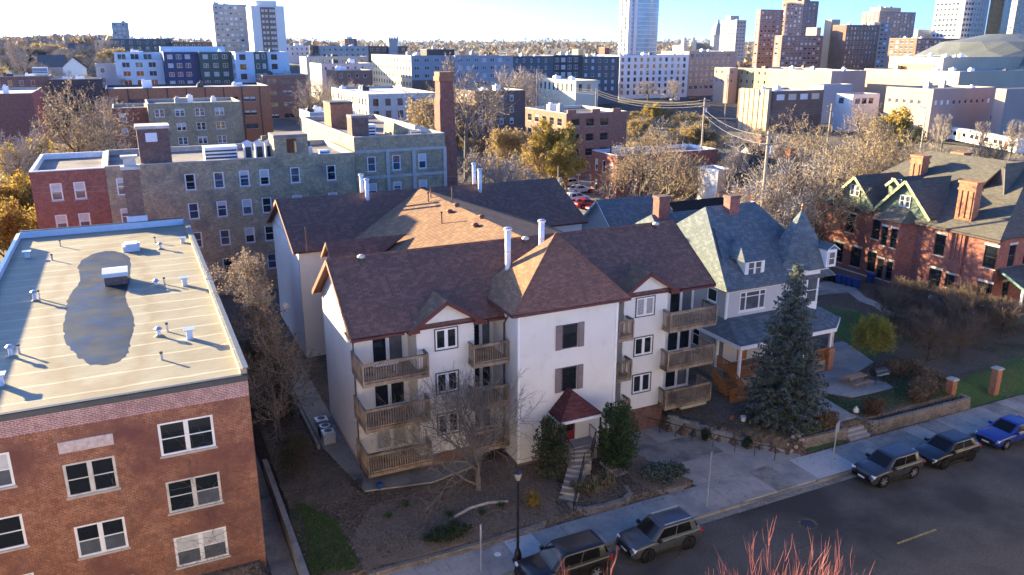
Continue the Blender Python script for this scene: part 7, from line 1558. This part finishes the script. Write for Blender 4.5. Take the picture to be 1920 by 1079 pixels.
CARS = {
 #        L     W    H    belt  hood  cowl  roof0 roof1 rearb  deck(None or z) clearance
 'suv':   (4.75, 1.94, 1.8, 1.14, 1.06, -1.08, -.38, 2.0, 2.3, None, .26),
 'cross': (4.55, 1.88, 1.7, 1.08, .99, -1.08, -.38, 1.75, 2.17, None, .25),
 'hatch': (4.4, 1.84, 1.55, 1.0, .9, -1.05, -.3, 1.45, 2.1, None, .21),
 'sedan': (4.75, 1.84, 1.47, .96, .87, -1.0, -.15, 1.05, 1.8, 1.02, .19)}
_car = {}
def car(kind, pm, label, x, y, z=0.0, rz=0.0, rim='rim', group='cars parked along the kerb', sc=1.05, rails=False, detail=True):
    key = (kind, pm, rim, rails)
    if key in _car:
        o = copy_tree(_car[key]); o.location = (x, y, z); o.rotation_euler = (0, 0, rz); o.scale = (sc,) * 3; tag(o, label, 'car', group); return o
    L, Wd, H, belt, hood, cowl, r0, r1, rb, deck, cl = CARS[kind]; w = Wd / 2; x0, x1 = -L / 2, L / 2
    o = thing('parked_car', label, 'car', (0, 0, 0), group)
    body = MB(); st = [(x0, .80, cl + .18, .62), (x0 + .06, .90, cl + .06, .74), (x0 + .22, .965, cl, hood - .07), (x0 + .5, .985, cl, hood), (cowl - .35, .99, cl, (hood + belt) / 2 - .01), (cowl, 1.0, cl, belt - .02), (0, 1.0, cl, belt), (1.0, 1.0, cl, belt + .02)]
    if deck: st += [(rb - .1, .99, cl, deck + .0), (rb + .3, .975, cl, deck), (x1 - .16, .95, cl + .04, deck - .03), (x1 - .04, .9, cl + .08, .8), (x1, .8, cl + .2, .66)]
    else: st += [(rb - .5, .99, cl, belt + .03), (x1 - .25, .965, cl + .03, belt + .02), (x1 - .06, .91, cl + .06, belt - .12), (x1, .8, cl + .18, .72)]
    ring = []
    for (sx_, k, zb, zt) in st:
        ww = w * k; zm = zb + (zt - zb) * .45
        half = [(ww * .86, zb), (ww * .97, zb + .1), (ww, zm), (ww * .985, zt - .14), (ww * .95, zt - .05), (ww * .84, zt), (ww * .4, zt + .025)]
        ring.append([(sx_, -a, b_) for a, b_ in half] + [(sx_, a, b_) for a, b_ in half[::-1]])
    n = len(ring[0]); v = [p for r_ in ring for p in r_]; f = []
    for i in range(len(ring) - 1):
        for j in range(n - 1): f.append((i * n + j, i * n + j + 1, (i + 1) * n + j + 1, (i + 1) * n + j))
        f.append((i * n + n - 1, i * n, (i + 1) * n, (i + 1) * n + n - 1))
    f.append(tuple(range(n))); f.append(tuple((len(ring) - 1) * n + j for j in range(n))[::-1])
    f = [q[::-1] for q in f]
    me = mesh('body', v, f, M[pm], smooth=True)
    bo = put('body', me, o)
    # greenhouse
    wb, wr = w * .94, w * .76; zr = H - .06
    A = lambda t: belt - .015
    rb2 = rb
    base = [(cowl, -wb * .86), (cowl + .25, -wb), (rb2 - .3, -wb), (rb2, -wb * .9)]; roof = [(r0, -wr * .9), (r0 + .18, -wr), (r1 - .1, -wr), (r1, -wr * .92)]
    g = MB(); zB = (deck if deck else belt) - .02
    def P(q, z): return Vector((q[0], q[1], z))
    bz = [belt - .03, belt - .03, belt - .01, zB]
    for s in (1, -1):
        m = lambda q: (q[0], q[1] * s)
        for i in range(3): g.face([P(m(base[i]), bz[i]), P(m(base[i + 1]), bz[i + 1]), P(m(roof[i + 1]), zr), P(m(roof[i]), zr)][::s])
    m = lambda q: (q[0], -q[1])
    g.face([P(m(base[0]), bz[0]), P(base[0], bz[0]), P(roof[0], zr), P(m(roof[0]), zr)][::-1]); g.face([P(base[3], bz[3]), P(m(base[3]), bz[3]), P(m(roof[3]), zr), P(roof[3], zr)][::-1])
    rim_ = [P(q, zr) for q in roof] + [P(m(q), zr) for q in roof[::-1]]; cx = (r0 + r1) / 2
    top = [Vector((cx + (p.x - cx) * .86, p.y * .82, H)) for p in rim_]
    for i in range(8): g.face([rim_[i], rim_[(i + 1) % 8], top[(i + 1) % 8], top[i]])
    g.face(top)
    gme = mesh('cabin', g.v, g.f, M[pm]); bm_ = bmesh.new(); bm_.from_mesh(gme); bmesh.ops.remove_doubles(bm_, verts=bm_.verts, dist=.001); bmesh.ops.recalc_face_normals(bm_, faces=bm_.faces)
    bmesh.ops.bevel(bm_, geom=[e for e in bm_.edges if not e.is_boundary], offset=.05, segments=2, affect='EDGES', profile=.6); bm_.to_mesh(gme); bm_.free(); gme.polygons.foreach_set('use_smooth', [True] * len(gme.polygons)); put('cabin', gme, o)
    def pane(name, q, k0=.1, k1=.9, a0=.0, a1=1.0):     # quad corners bl, br, tr, tl
        bl, br, tr, tl = q; nn = (br - bl).cross(tl - bl).normalized()
        cen = (bl + br + tr + tl) / 4
        if nn.dot(Vector((cen.x - cx, cen.y, cen.z - 1.0))) < 0: nn = -nn
        def pt(a, k): return bl.lerp(br, a).lerp(tl.lerp(tr, a), k) + nn * .012
        b = MB(); b.face([pt(a0, k0), pt(a1, k0), pt(a1, k1), pt(a0, k1)]); b.face([p - nn * .006 for p in (pt(a0, k1), pt(a1, k1), pt(a1, k0), pt(a0, k0))])
        put(name, mesh(name, b.v, b.f, M['car_glass']), o)
    pane('windshield', (P(m(base[0]), bz[0]), P(base[0], bz[0]), P(roof[0], zr), P(m(roof[0]), zr)), .08, .95, .05, .95)
    pane('rear_window', (P(base[3], bz[3]), P(m(base[3]), bz[3]), P(m(roof[3]), zr), P(roof[3], zr)), .25 if not deck else .1, .9, .1, .9)
    for s in (1, -1):
        mm = lambda q: (q[0], q[1] * s); Q = (P(mm(base[1]), bz[1]), P(mm(base[2]), bz[2]), P(mm(roof[2]), zr), P(mm(roof[1]), zr))
        pane('side_window', Q, .14, .9, .0, .44); pane('side_window', Q, .14, .9, .47, .86); Q2 = (P(mm(base[2]), bz[2]), P(mm(base[3]), bz[3]), P(mm(roof[3]), zr), P(mm(roof[2]), zr)); pane('quarter_window', Q2, .3 if not deck else .35, .85, .05, .6)
        Q3 = (P(mm(base[0]), bz[0]), P(mm(base[1]), bz[1]), P(mm(roof[1]), zr), P(mm(roof[0]), zr))
        b = MB(); b.box(x0 + .1, s * w * .66, hood - .27, x0 + .32, s * w * .93, hood - .12); put('headlight', mesh('headlight', b.v, b.f, M['headlight']), o)
        b = MB(); b.box(x1 - .2, s * w * .74, (deck or belt) - .24, x1 - .03, s * w * .935, (deck or belt) - .04); put('taillight', mesh('taillight', b.v, b.f, M['taillight']), o)
        b = MB(); b.box(cowl + .3, s * w * .97, belt - .02, cowl + .48, s * (w + .17), belt + .14); put('mirror', mesh('mirror', b.v, b.f, M[pm if kind != 'cross' else 'trim_black']), o)
        b = MB(); b.box(x0 + 1.35, s * (w * .985), cl - .02, x1 - 1.35, s * (w + .012), cl + .15); put('sill', mesh('sill', b.v, b.f, M['trim_black']), o)
        for xx in (cowl + 1.15, cowl + 2.05): b = MB(); b.box(xx, s * (w - .02), belt - .17, xx + .2, s * (w + .018), belt - .135); put('door_handle', mesh('door_handle', b.v, b.f, M['trim_black']), o)
        for xx in (cowl + .42, cowl + 1.4, cowl + 2.3):
            if xx < x1 - 1.2: b = MB(); b.box(xx, s * (w - .01), cl + .14, xx + .012, s * (w + .003), belt - .1); put('door_gap', mesh('door_gap', b.v, b.f, M['well_gap_black']), o)
        if rails: b = MB(); b.beam((r0 + .2, s * wr * .86, H + .03), (r1 - .15, s * wr * .86, H + .03), .04, .05); put('roof_rail', mesh('roof_rail', b.v, b.f, M['galv']), o)
    b = MB(); b.box(x0 - .012, -w * .55, hood - .42, x0 + .12, w * .55, hood - .2); put('grille', mesh('grille', b.v, b.f, M['trim_black']), o)
    b = MB(); b.box(x0 - .015, -w * .7, cl + .12, x0 + .14, w * .7, cl + .24); put('bumper_intake', mesh('bumper_intake', b.v, b.f, M['trim_black']), o)
    b = MB(); b.box(x0 - .025, -.25, hood - .5, x0 + .05, .25, hood - .39); put('number_plate', mesh('number_plate', b.v, b.f, M['plate']), o)
    b = MB(); b.box(x1 - .05, -.25, .72, x1 + .012, .25, .84); put('number_plate', mesh('number_plate', b.v, b.f, M['plate']), o)
    rw_ = .38 if kind in ('suv', 'cross') else .33
    if 'w%.2f%s' % (rw_, rim) not in _car:
        tb = MB(); tb.tube([(0, -.11, 0), (0, -.115, 0), (0, .115, 0), (0, .11, 0)], [rw_ * .7, rw_, rw_, rw_ * .7], 22, cap=False); tm = mesh('tyre', tb.v, tb.f, M['rubber'], smooth=True)
        rb_ = MB(); rb_.tube([(0, -.085, 0), (0, .085, 0)], rw_ * .7, 20)
        for k in range(6):
            a = k * math.pi / 3
            for yy in (-.118, .095): rb_.beam((0, yy + .012, 0), (math.cos(a) * rw_ * .68, yy + .012, math.sin(a) * rw_ * .68), .02, .085)
        rm = mesh('rim', rb_.v, rb_.f, M[rim]); db = MB(); db.tube([(0, -.09, 0), (0, .09, 0)], rw_ * .66, 18); 
        _car['w%.2f%s' % (rw_, rim)] = (tm, rm)
        ab = MB(); ab.tube([(0, -.02, 0), (0, .02, 0)], rw_ + .075, 22); _car['a%.2f' % rw_] = mesh('dark_well_disc', ab.v, ab.f, M['well_gap_black'])  # black disc paints the dark of the wheel well on the uncut body
    tm, rm = _car['w%.2f%s' % (rw_, rim)]
    for xx in (x0 + .92, x1 - .98):
        for s in (-1, 1):
            put('dark_well_disc', _car['a%.2f' % rw_], o, (xx, s * (w - .012), rw_ + .02)); wo = put('wheel', tm, o, (xx, s * (w - .105), rw_)); put('rim', rm, wo)
    o.location = (x, y, z); o.rotation_euler = (0, 0, rz); o.scale = (sc,) * 3; _car[key] = o; return o
car('suv', 'paint_black', 'shiny black SUV at the kerb beside the lamp post', 18.25, 32.0, rails=False, sc=1.07)
car('cross', 'paint_grey', 'dark grey SUV with roof rails parked behind the black one', 24.5, 32.0, rim='rim_dark', rails=True)
car('cross', 'paint_slate', 'charcoal crossover with silver wheels near the driveway', 42.8, 31.95)
car('hatch', 'paint_black', 'low black hatchback between charcoal crossover and blue sedan', 48.4, 31.85, rim='rim_dark', sc=1.08)
car('sedan', 'paint_blue', 'bright blue sedan at the right edge of the street', 55.0, 31.8)
G = 'cars in the small car park'
car('hatch', 'paint_silver', 'silver hatchback farthest back in the car park', 76.0, 134.5, 1.06, group=G); car('sedan', 'paint_white', 'white sedan in the second row of the car park', 74.6, 127.6, 1.06, math.pi, group=G); car('suv', 'paint_white', 'white estate car in the car park next to the red car', 69.3, 119.8, 1.06, math.pi + .2, group=G); car('sedan', 'paint_red', 'bright red sedan in the car park', 68.8, 115.3, 1.06, math.pi + .1, group=G); car('sedan', 'paint_maroon', 'maroon sedan in the car park', 68.8, 110.8, 1.06, math.pi, group=G); car('sedan', 'paint_white', 'white sedan nearest the slate roof in the car park', 69.3, 107.4, 1.06, math.pi, group=G)
G = 'cars on the distant road'
for u, v, k, c, lab in ((1566, 241, 'sedan', 'paint_white', 'white car on the road before the low school'), (1750, 243, 'suv', 'paint_white', 'white SUV on the road by the pink brick wall'), (1265, 190, 'suv', 'paint_white', 'white car at the distant crossing, left'), (1300, 188, 'sedan', 'paint_red', 'red car at the distant crossing'), (1340, 186, 'sedan', 'paint_silver', 'silver car at the distant crossing'), (1372, 190, 'sedan', 'paint_black', 'black car at the distant crossing'), (545, 222, 'sedan', 'paint_blue', 'blue car in the far car park by the ribbon flats'), (558, 226, 'sedan', 'paint_white', 'white car in the far car park by the ribbon flats')):
    p = at_z(u, v, .4 if u > 600 else gh(0, 180)); car(k, c, lab, p.x, p.y, p.z, rt.uniform(-.3, .3), group=G)
# van and light rail train
VN = thing('delivery_van', 'white delivery van on the road before the pink brick block', 'van', tuple(at_z(1600, 238, .4)), G); p = at_z(1600, 238, .4)
b = MB(); b.prism([(p.x - 2.8, p.y - 1), (p.x + 2.8, p.y - 1), (p.x + 2.8, p.y + 1), (p.x - 2.8, p.y + 1)], .75, 1.6); b.prism([(p.x - 1.9, p.y - .95), (p.x + 2.8, p.y - .95), (p.x + 2.8, p.y + .95), (p.x - 1.9, p.y + .95)], 1.6, 2.9); b.build('body', M['paint_white'], VN); b = MB(); b.box(p.x - 2.3, p.y - .97, 1.7, p.x - 1.2, p.y - .955, 2.5); b.build('window', M['car_glass'], VN)
for xx in (-1.8, 1.9):
    for yy in (-1.0, 1.0): b = MB(); b.tube([(p.x + xx, p.y + yy - .1, .75), (p.x + xx, p.y + yy + .1, .75)], .36, 14); b.build('wheel', M['rubber'], VN)
p = at_z(1775, 262, .6); q_ = at_z(1905, 290, .6); dr_ = (q_ - p); LR = thing('light_rail_train', 'pale light rail train with dark windows and red doors', 'train', tuple(p)); dn_ = dr_.normalized(); sd2 = Vector((-dn_.y, dn_.x, 0)); 
if sd2.dot(p) > 0: sd2 = -sd2
def obox(mb, a0, a1, s0, s1, z0, z1): P_ = [p + dn_ * a + sd2 * s for a, s in ((a0, s0), (a1, s0), (a1, s1), (a0, s1))]; mb.prism([(k.x, k.y) for k in P_], z0, z1)
Lt = dr_.length
for i in range(3):
    a0, a1 = Lt * i / 3 + .2, Lt * (i + 1) / 3 - .2; b = MB(); obox(b, a0, a1, -2.6, 0, 1.0, 4.0); obox(b, a0 + .3, a1 - .3, -2.3, -.3, 4.0, 4.35); cr_ = b.build('train_car', M['white_office'], LR)
    nw = int((a1 - a0) / 2.4)
    for k in range(nw):
        b = MB(); a = a0 + .5 + k * 2.4; door = k % 4 == 2; obox(b, a, a + 1.7, 0, .03, 1.3 if door else 2.3, 3.4); b.build('door' if door else 'window', M['brick_house' if door else 'car_glass'], cr_)
# ------------------------------------------------------------------ street furniture, poles, yard things
LP = thing('street_lamp', 'black cast iron lamp post on the pavement beside the black SUV', 'street lamp', (16.5, 34.0, .15)); x, y = 16.5, 34.0
b = MB(); b.lathe((x, y, .15), [(.3, 0), (.3, .12), (.22, .2), (.2, .5), (.13, .75), (.12, .8)], 12); b.build('base', M['black_iron'], LP); b = MB(); b.tube([(x, y, .8), (x, y, 5.1)], [.085, .06], 10); b.build('pole', M['black_iron'], LP)
b = MB(); b.lathe((x, y, 5.1), [(.06, 0), (.14, .06), (.12, .14)], 12); b.build('collar', M['black_iron'], LP); plain('lantern_glass', (.3, .29, .26), .3, .4, var=0); b = MB(); b.lathe((x, y, 5.24), [(.11, 0), (.19, .25), (.2, .42)], 12); b.build('lantern', M['lantern_glass'], LP); b = MB(); b.lathe((x, y, 5.66), [(.24, 0), (.22, .06), (.1, .22), (.03, .3), (.01, .42)], 12); b.build('cap', M['black_iron'], LP)
def sign(lab, x, y, h, w, sh, rz, m='galv', post='galv', extra=None):
    o = thing('street_sign', lab, 'sign', (x, y, .15)); b = MB(); b.box(x - .03, y - .025, .1, x + .03, y + .025, h); b.build('post', M[post], o)
    c, s = math.cos(rz), math.sin(rz); b = MB(); 
    for (z0, z1, ww, dz) in [(h - sh, h + .02, w, .03)] + (extra or []):
        P_ = [(x + c * a - s * d, y + s * a + c * d) for a, d in ((-ww / 2, -.045), (ww / 2, -.045), (ww / 2, -.03), (-ww / 2, -.03))]; b.prism(P_, z0, z1)
    b.build('sign_plate', M[m], o); return o
sign('narrow white sign seen almost edge on by the pavement edging', 14.3, 34.05, 3.05, .32, .75, R(65), 'white_paint')
sign('thin post with small blue and white parking signs at the driveway', 29.45, 33.9, 3.9, .3, .42, R(40), 'galv', extra=[(2.2, 2.75, .2, 0)])
sign('grey square sign back on a leaning post beside the charcoal crossover', 39.95, 33.95, 3.6, .78, .78, R(25))
# utility poles and wires
noisy('pole_wood', (.3, .24, .18), (.42, .35, .27), 4, .9, .2)
def upole(lab, u, v, D, arms=2, r=.16):
    p = at_d(u, v, D); o = thing('utility_pole', lab, 'pole', (p.x, p.y, 0), 'wooden utility poles'); b = MB(); b.tube([(p.x, p.y, -.3), (p.x, p.y, p.z)], [r * 1.25, r], 8); b.build('pole', M['pole_wood'], o)
    for k in range(arms):
        b = MB(); b.box(p.x - 1.2, p.y - .06, p.z - .5 - k * 1.1, p.x + 1.2, p.y + .06, p.z - .36 - k * 1.1); b.build('crossarm', M['pole_wood'], o)
    b = MB(); b.tube([(p.x + .35, p.y, p.z - 2.6), (p.x + .35, p.y, p.z - 1.8)], .22, 8); b.build('transformer', M['galv'], o); return p
P1 = upole('utility pole beside the drooping pale tree', 1442, 246, 92); P2 = upole('utility pole behind the gnarled bare tree', 1322, 184, 150); P3 = upole('utility pole at the courtyard flats', 1118, 166, 205); P4 = upole('utility pole left of the golden grove', 1007, 130, 250); P5 = upole('utility pole before the low school', 1425, 160, 215); P6 = upole('utility pole by the distant crossing', 1365, 140, 300); P7 = upole('slim pole in the right grove', 1560, 195, 170); P8 = upole('thin dark pole at the car park entry', 1047, 312, 122, 0, .09)
def wire(lab, a, c, sag=1.2, r=.022, m='galv'):
    n = 12; pts = [a.lerp(c, i / n) - Vector((0, 0, sag * 4 * (i / n) * (1 - i / n))) for i in range(n + 1)]; b = MB(); b.tube(pts, r, 4, cap=False); tag(b.build('overhead_wire', M[m]), lab, 'wire', 'overhead wires')
plain('wire_pale', (.3, .28, .25), .5, .3, var=0)
for k in range(3):
    w3 = ('upper', 'middle', 'lower')[k]
    o_ = Vector((0, 0, -.4 - .5 * k)); wire(w3 + ' overhead wire sagging between poles across the golden grove', P4 + o_, P3 + o_, 1.5, .022, 'wire_pale'); wire(w3 + ' overhead wire sagging between poles across the tan grove', P3 + o_, P2 + o_, 1.5, .02, 'wire_pale'); wire(w3 + ' overhead wire running to the slim right pole', P2 + o_, P7 + o_, 1.5, .02, 'wire_pale'); wire(w3 + ' overhead wire from the slim pole to the right edge', P7 + o_, at_d(1935, 285, 150) + o_, 1.2, .02, 'wire_pale')
for k in range(2): w3 = ('upper', 'lower')[k]; wire(w3 + ' thin wire running to the near utility pole', P2 + Vector((0, 0, -2 - k)), P1 + Vector((0, 0, -.5 - k)), 1.0, .02, 'wire_pale'); wire(w3 + ' thin wire crossing before the grey brick facade', at_y(60, 352 + 9 * k, 85), at_y(620, 315 + 9 * k, 88), .5, .012, 'wire_pale'); wire(w3 + ' thin wire above the rear maroon ridge', at_y(620, 322 + 6 * k, 86), at_y(1120, 318 + 8 * k, 100), .8, .015, 'wire_pale')
p = at_d(1738, 200, 150); o = thing('cobra_street_light', 'tall pale street light curving over the right grove', 'street lamp', (p.x, p.y, 0)); b = MB(); b.tube([(p.x, p.y, 0), (p.x, p.y, p.z - 1), (p.x - .3, p.y, p.z - .2), (p.x - 1.4, p.y, p.z)], [.14, .1, .08, .06], 7); b.build('pole', M['concrete_trim'], o); b = MB(); b.box(p.x - 2.1, p.y - .15, p.z - .1, p.x - 1.3, p.y + .15, p.z + .06); b.build('lamp_head', M['galv'], o)
p = at_z(1084, 366, 1.06); o = thing('car_park_light', 'short round lamp post in the car park', 'lamp', tuple(p)); b = MB(); b.tube([(p.x, p.y, 1), (p.x, p.y, 4.6)], .06, 7); b.build('pole', M['galv'], o); b = MB(); b.lathe((p.x, p.y, 4.6), [(.1, 0), (.4, .15), (.35, .4), (.05, .5)], 10); b.build('globe', M['white_paint'], o)
# air conditioner units in the alley
for i, (y, lab) in enumerate(((52.4, 'grey condenser in the alley, farthest from the street'), (51.2, 'grey condenser in the alley, middle of three'), (50.3, 'grey condenser in the alley, nearest the street'))):
    x = 9.85; z = 1.24; o = thing('alley_condenser', lab, 'condenser', (x, y, z), 'condensers in the alley'); b = MB(); b.box(x - .42, y - .42, z, x + .42, y + .42, z + .8); b.build('casing', M['dark_metal' if i == 1 else 'galv'], o); b = MB(); b.lathe((x, y, z + .8), [(.38, 0), (.38, .04), (.3, .05)], 16); b.build('fan_guard', M['galv'], o); b = MB(); b.tube([(x, y, z + .84), (x, y, z + .86)], .27, 14); b.build('fan', M['black_iron'], o)
# picnic table and smoker grill
PT = thing('picnic_table', 'wooden picnic table with orange brown boards on the patio', 'picnic table', (50.9, 42.1, 1.0)); noisy('table_wood', (.36, .2, .11), (.46, .28, .17), 6, .8, .1)
for i in range(4): b = MB(); b.box(50.0, 41.75 + i * .2, 1.74, 51.9, 41.93 + i * .2, 1.78); b.build('board', M['table_wood'], PT)
for y in (41.2, 42.75): b = MB(); b.box(50.0, y, 1.44, 51.9, y + .27, 1.48); b.build('bench', M['table_wood'], PT)
for x in (50.25, 51.6):
    for s in (-1, 1): b = MB(); b.beam((x, 42.1 + s * .65, 1.0), (x, 42.1 - s * .25, 1.74), .05, .09); b.build('leg', M['table_wood'], PT)
    b = MB(); b.beam((x + .06, 41.2, 1.4), (x + .06, 43.0, 1.4), .05, .08); b.build('bench_support', M['table_wood'], PT)
SG = thing('smoker_grill', 'dark barrel smoker grill beside the picnic table', 'grill', (52.9, 41.6, 1.0)); b = MB(); b.tube([(52.25, 41.6, 2.0), (53.55, 41.6, 2.0)], .34, 14); b.build('barrel', M['dark_metal'], SG); b = MB(); b.tube([(53.6, 41.6, 1.75), (54.05, 41.6, 1.75)], .25, 12); b.build('firebox', M['dark_metal'], SG); b = MB(); b.tube([(52.4, 41.6, 2.3), (52.4, 41.6, 2.95)], .07, 8); b.build('chimney_pipe', M['dark_metal'], SG); b = MB(); b.box(52.3, 41.05, 1.85, 53.5, 41.25, 1.9); b.build('shelf', M['galv'], SG)
for x in (52.4, 53.4):
    for y in (41.35, 41.85): b = MB(); b.tube([(x, y, 1.0), (x, y, 1.8)], .03, 6); b.build('leg', M['dark_metal'], SG)
# wheelie bins by the mansion
plain('bin_blue', (.02, .06, .2), .5, .3); plain('bin_black', (.015, .016, .017), .5, .3)
def wbin(lab, x, y, m):
    o = thing('wheelie_bin', lab, 'bin', (x, y, 1), 'wheelie bins beside the mansion'); b = MB(); A = [(x - .27, y - .3, 1.08), (x + .27, y - .3, 1.08), (x + .27, y + .25, 1.08), (x - .27, y + .25, 1.08)]; B2 = [(x - .34, y - .38, 2.0), (x + .34, y - .38, 2.0), (x + .34, y + .38, 2.0), (x - .34, y + .38, 2.0)]
    for i in range(4): b.face([A[i], A[(i + 1) % 4], B2[(i + 1) % 4], B2[i]])
    b.face(A[::-1]); b.face(B2); b.build('tub', M[m], o); b = MB(); b.slab([(x - .37, y - .42, 2.03), (x + .37, y - .42, 2.03), (x + .37, y + .42, 2.1), (x - .37, y + .42, 2.1)], .05); b.build('lid', M[m], o)
    for s in (-1, 1): b = MB(); b.tube([(x + s * .3 - .03, y + .3, 1.1), (x + s * .3 + .03, y + .3, 1.1)], .1, 10); b.build('wheel', M['rubber'], o)
for i, (u, v, m, lab) in enumerate(((1551, 526, 'bin_black', 'black wheelie bin at the left of the bin row'), (1562, 529, 'bin_black', 'second black wheelie bin'), (1573, 532, 'bin_blue', 'blue wheelie bin beside the black bins'), (1584, 534, 'bin_blue', 'second blue wheelie bin from the black bins'), (1594, 537, 'bin_blue', 'third blue wheelie bin from the black bins'), (1605, 540, 'bin_blue', 'last blue wheelie bin of the row'), (1632, 530, 'bin_blue', 'dark blue wheelie bin standing apart by the bay'))):
    p = at_z(u, v, 1.0); wbin(lab, p.x, p.y, m)
p = at_z(1522, 548, 1.03); o = thing('garden_table', 'grey garden table with benches near the bins', 'table', tuple(p)); b = MB(); b.box(p.x - 1, p.y - .45, 1.72, p.x + 1, p.y + .45, 1.77); b.build('table_top', M['galv'], o)
for s in (-1, 1): b = MB(); b.box(p.x - 1, p.y + s * .75 - .13, 1.42, p.x + 1, p.y + s * .75 + .13, 1.46); b.build('bench', M['galv'], o); b = MB(); b.beam((p.x + s * .7, p.y - .7, 1.0), (p.x + s * .7, p.y + .1, 1.7), .04, .05); b.build('leg', M['galv'], o)
# brick gate pillars
for x, y, h, lab in ((56.55, 37.7, 2.25, 'brick gate pillar at the end of the tan block wall'), (60.9, 37.0, 2.65, 'free standing brick pillar on the grass verge')):
    o = thing('brick_pillar', lab, 'pillar', (x, y, .5), 'brick pillars of the garden'); b = MB(); b.box(x - .27, y - .27, .3, x + .27, y + .27, h - .14); b.build('shaft', M['brick_orange'], o); b = MB(); b.box(x - .36, y - .36, h - .14, x + .36, y + .36, h - .06); b.box(x - .3, y - .3, h - .06, x + .3, y + .3, h); b.build('cap', M['concrete_trim'], o)
# log edging, pots, bag, stones
lg = MB(); lp = [(14.6, 38.75, .72), (15.8, 39.15, .76), (17.0, 39.2, .77), (18.2, 38.9, .74)]; lg.tube(lp, [.09, .1, .1, .08], 8); tag(lg.build('log_edging', plain('log_pale', (.4, .33, .25), .9, .1, var=.2, scale=6)), 'pale curved log edging across the mulch bed', 'log')
b = MB(); b.lathe((46.9, 38.35, 1.0), [(.18, 0), (.24, .12), (.2, .28), (.06, .4), (.1, .46)], 10); tag(b.build('plastic_bag', M['white_paint'], smooth=True), 'white plastic bag at the top of the lawn steps', 'bag')
for i, (x, y, m, r, lab) in enumerate(((38.2, 40.8, 'white_paint', .22, 'white pot near the driveway wall top'), (37.6, 41.4, 'vent_rust', .2, 'terracotta pot beside the white pot'), (34.6, 44.4, 'vent_rust', .18, 'terracotta pot under the right balcony'), (10.2, 43.6, 'dark_metal', .25, 'dark planter at the corner of the left balcony'), (11.3, 42.9, 'bin_blue', .2, 'small blue pot beside the worn path'))):
    z = gh(x, y) + .02 if x > 12 else 1.24; o = thing('garden_pot', lab, 'pot', (x, y, z), 'garden pots'); b = MB(); b.lathe((x, y, z), [(r * .7, 0), (r, r * 1.6), (r * 1.1, r * 1.7), (r * .9, r * 1.7)], 12); b.build('pot', M[m], o); b = MB(); b.tube([(x, y, z + r * 1.5), (x, y, z + r * 1.55)], r * .88, 10); b.build('earth', M['soil'], o)
rk = random.Random(4)
for i in range(14): 
    x, y = 39.2 + rk.uniform(-.5, .9), 36.9 + rk.uniform(-.3, .6); b = MB(); rr2 = rk.uniform(.09, .18); b.lathe((x, y, gh(x, y) + .06), [(rr2 * .6, -.1), (rr2, .02), (rr2 * .7, rr2 * .8), (.02, rr2)], 6); tag(b.build('red_stone', M['pink_block']), 'reddish stone in the pile at the foot of the planter wall', 'stone', 'reddish stones by the planter wall')
wt = thing('white_garden_box', 'white box planter against the mansion base', 'planter', (76.5, 57, 1))
p = at_x(1755, 555, 76.6); b = MB(); b.box(76.2, p.y - .6, .95, 76.9, p.y + .6, 1.6); b.build('box', M['white_paint'], wt); b = MB(); b.box(76.28, p.y - .52, 1.6, 76.82, p.y + .52, 1.63); b.build('earth', M['soil'], wt)
# stone filled niche under the right balcony
b = MB(); b.box(35.2, 44.3, .9, 37.6, 44.6, 1.7); b.box(35.25, 44.25, 1.7, 37.55, 44.65, 1.78); tag(b.build('garden_low_wall', M['limestone']), 'low pale wall below the lowest right balcony', 'wall')

# ------------------------------------------------------------------ labels: tell look-alikes apart by their order in the view
def view_u(o):
    p = o.location; f = p.x * _st + p.y * _ct; return (p.x * _ct - p.y * _st) / max(f, 1)
same = {}
for o in COL.objects:
    if o.parent is None and o.get('label') and o.get('category'): same.setdefault(o['label'], []).append(o)
def nth(n): return '%d%s' % (n, 'th' if 10 <= n % 100 <= 20 else {1: 'st', 2: 'nd', 3: 'rd'}.get(n % 10, 'th'))
for lab, L in same.items():
    if len(L) > 1:
        for i, o in enumerate(sorted(L, key=view_u)): o['label'] = lab + ', ' + nth(i + 1) + ' from the left'

# ------------------------------------------------------------------ air
hz = MB(); hz.box(-9500, -400, -30, 9500, 9500, 125)
t = bpy.data.materials.new('haze_air'); t.use_nodes = True; nt_ = t.node_tree; nt_.nodes.remove(nt_.nodes['Principled BSDF'])
pv = nt_.nodes.new('ShaderNodeVolumePrincipled'); pv.inputs['Color'].default_value = (.8, .88, 1, 1); pv.inputs['Density'].default_value = .000014; pv.inputs['Anisotropy'].default_value = .2
nt_.links.new(pv.outputs[0], nt_.nodes['Material Output'].inputs['Volume'])
tag(hz.build('haze', t), 'thin pale air haze over the whole city', kind='stuff')
SC.cycles.volume_bounces = 0
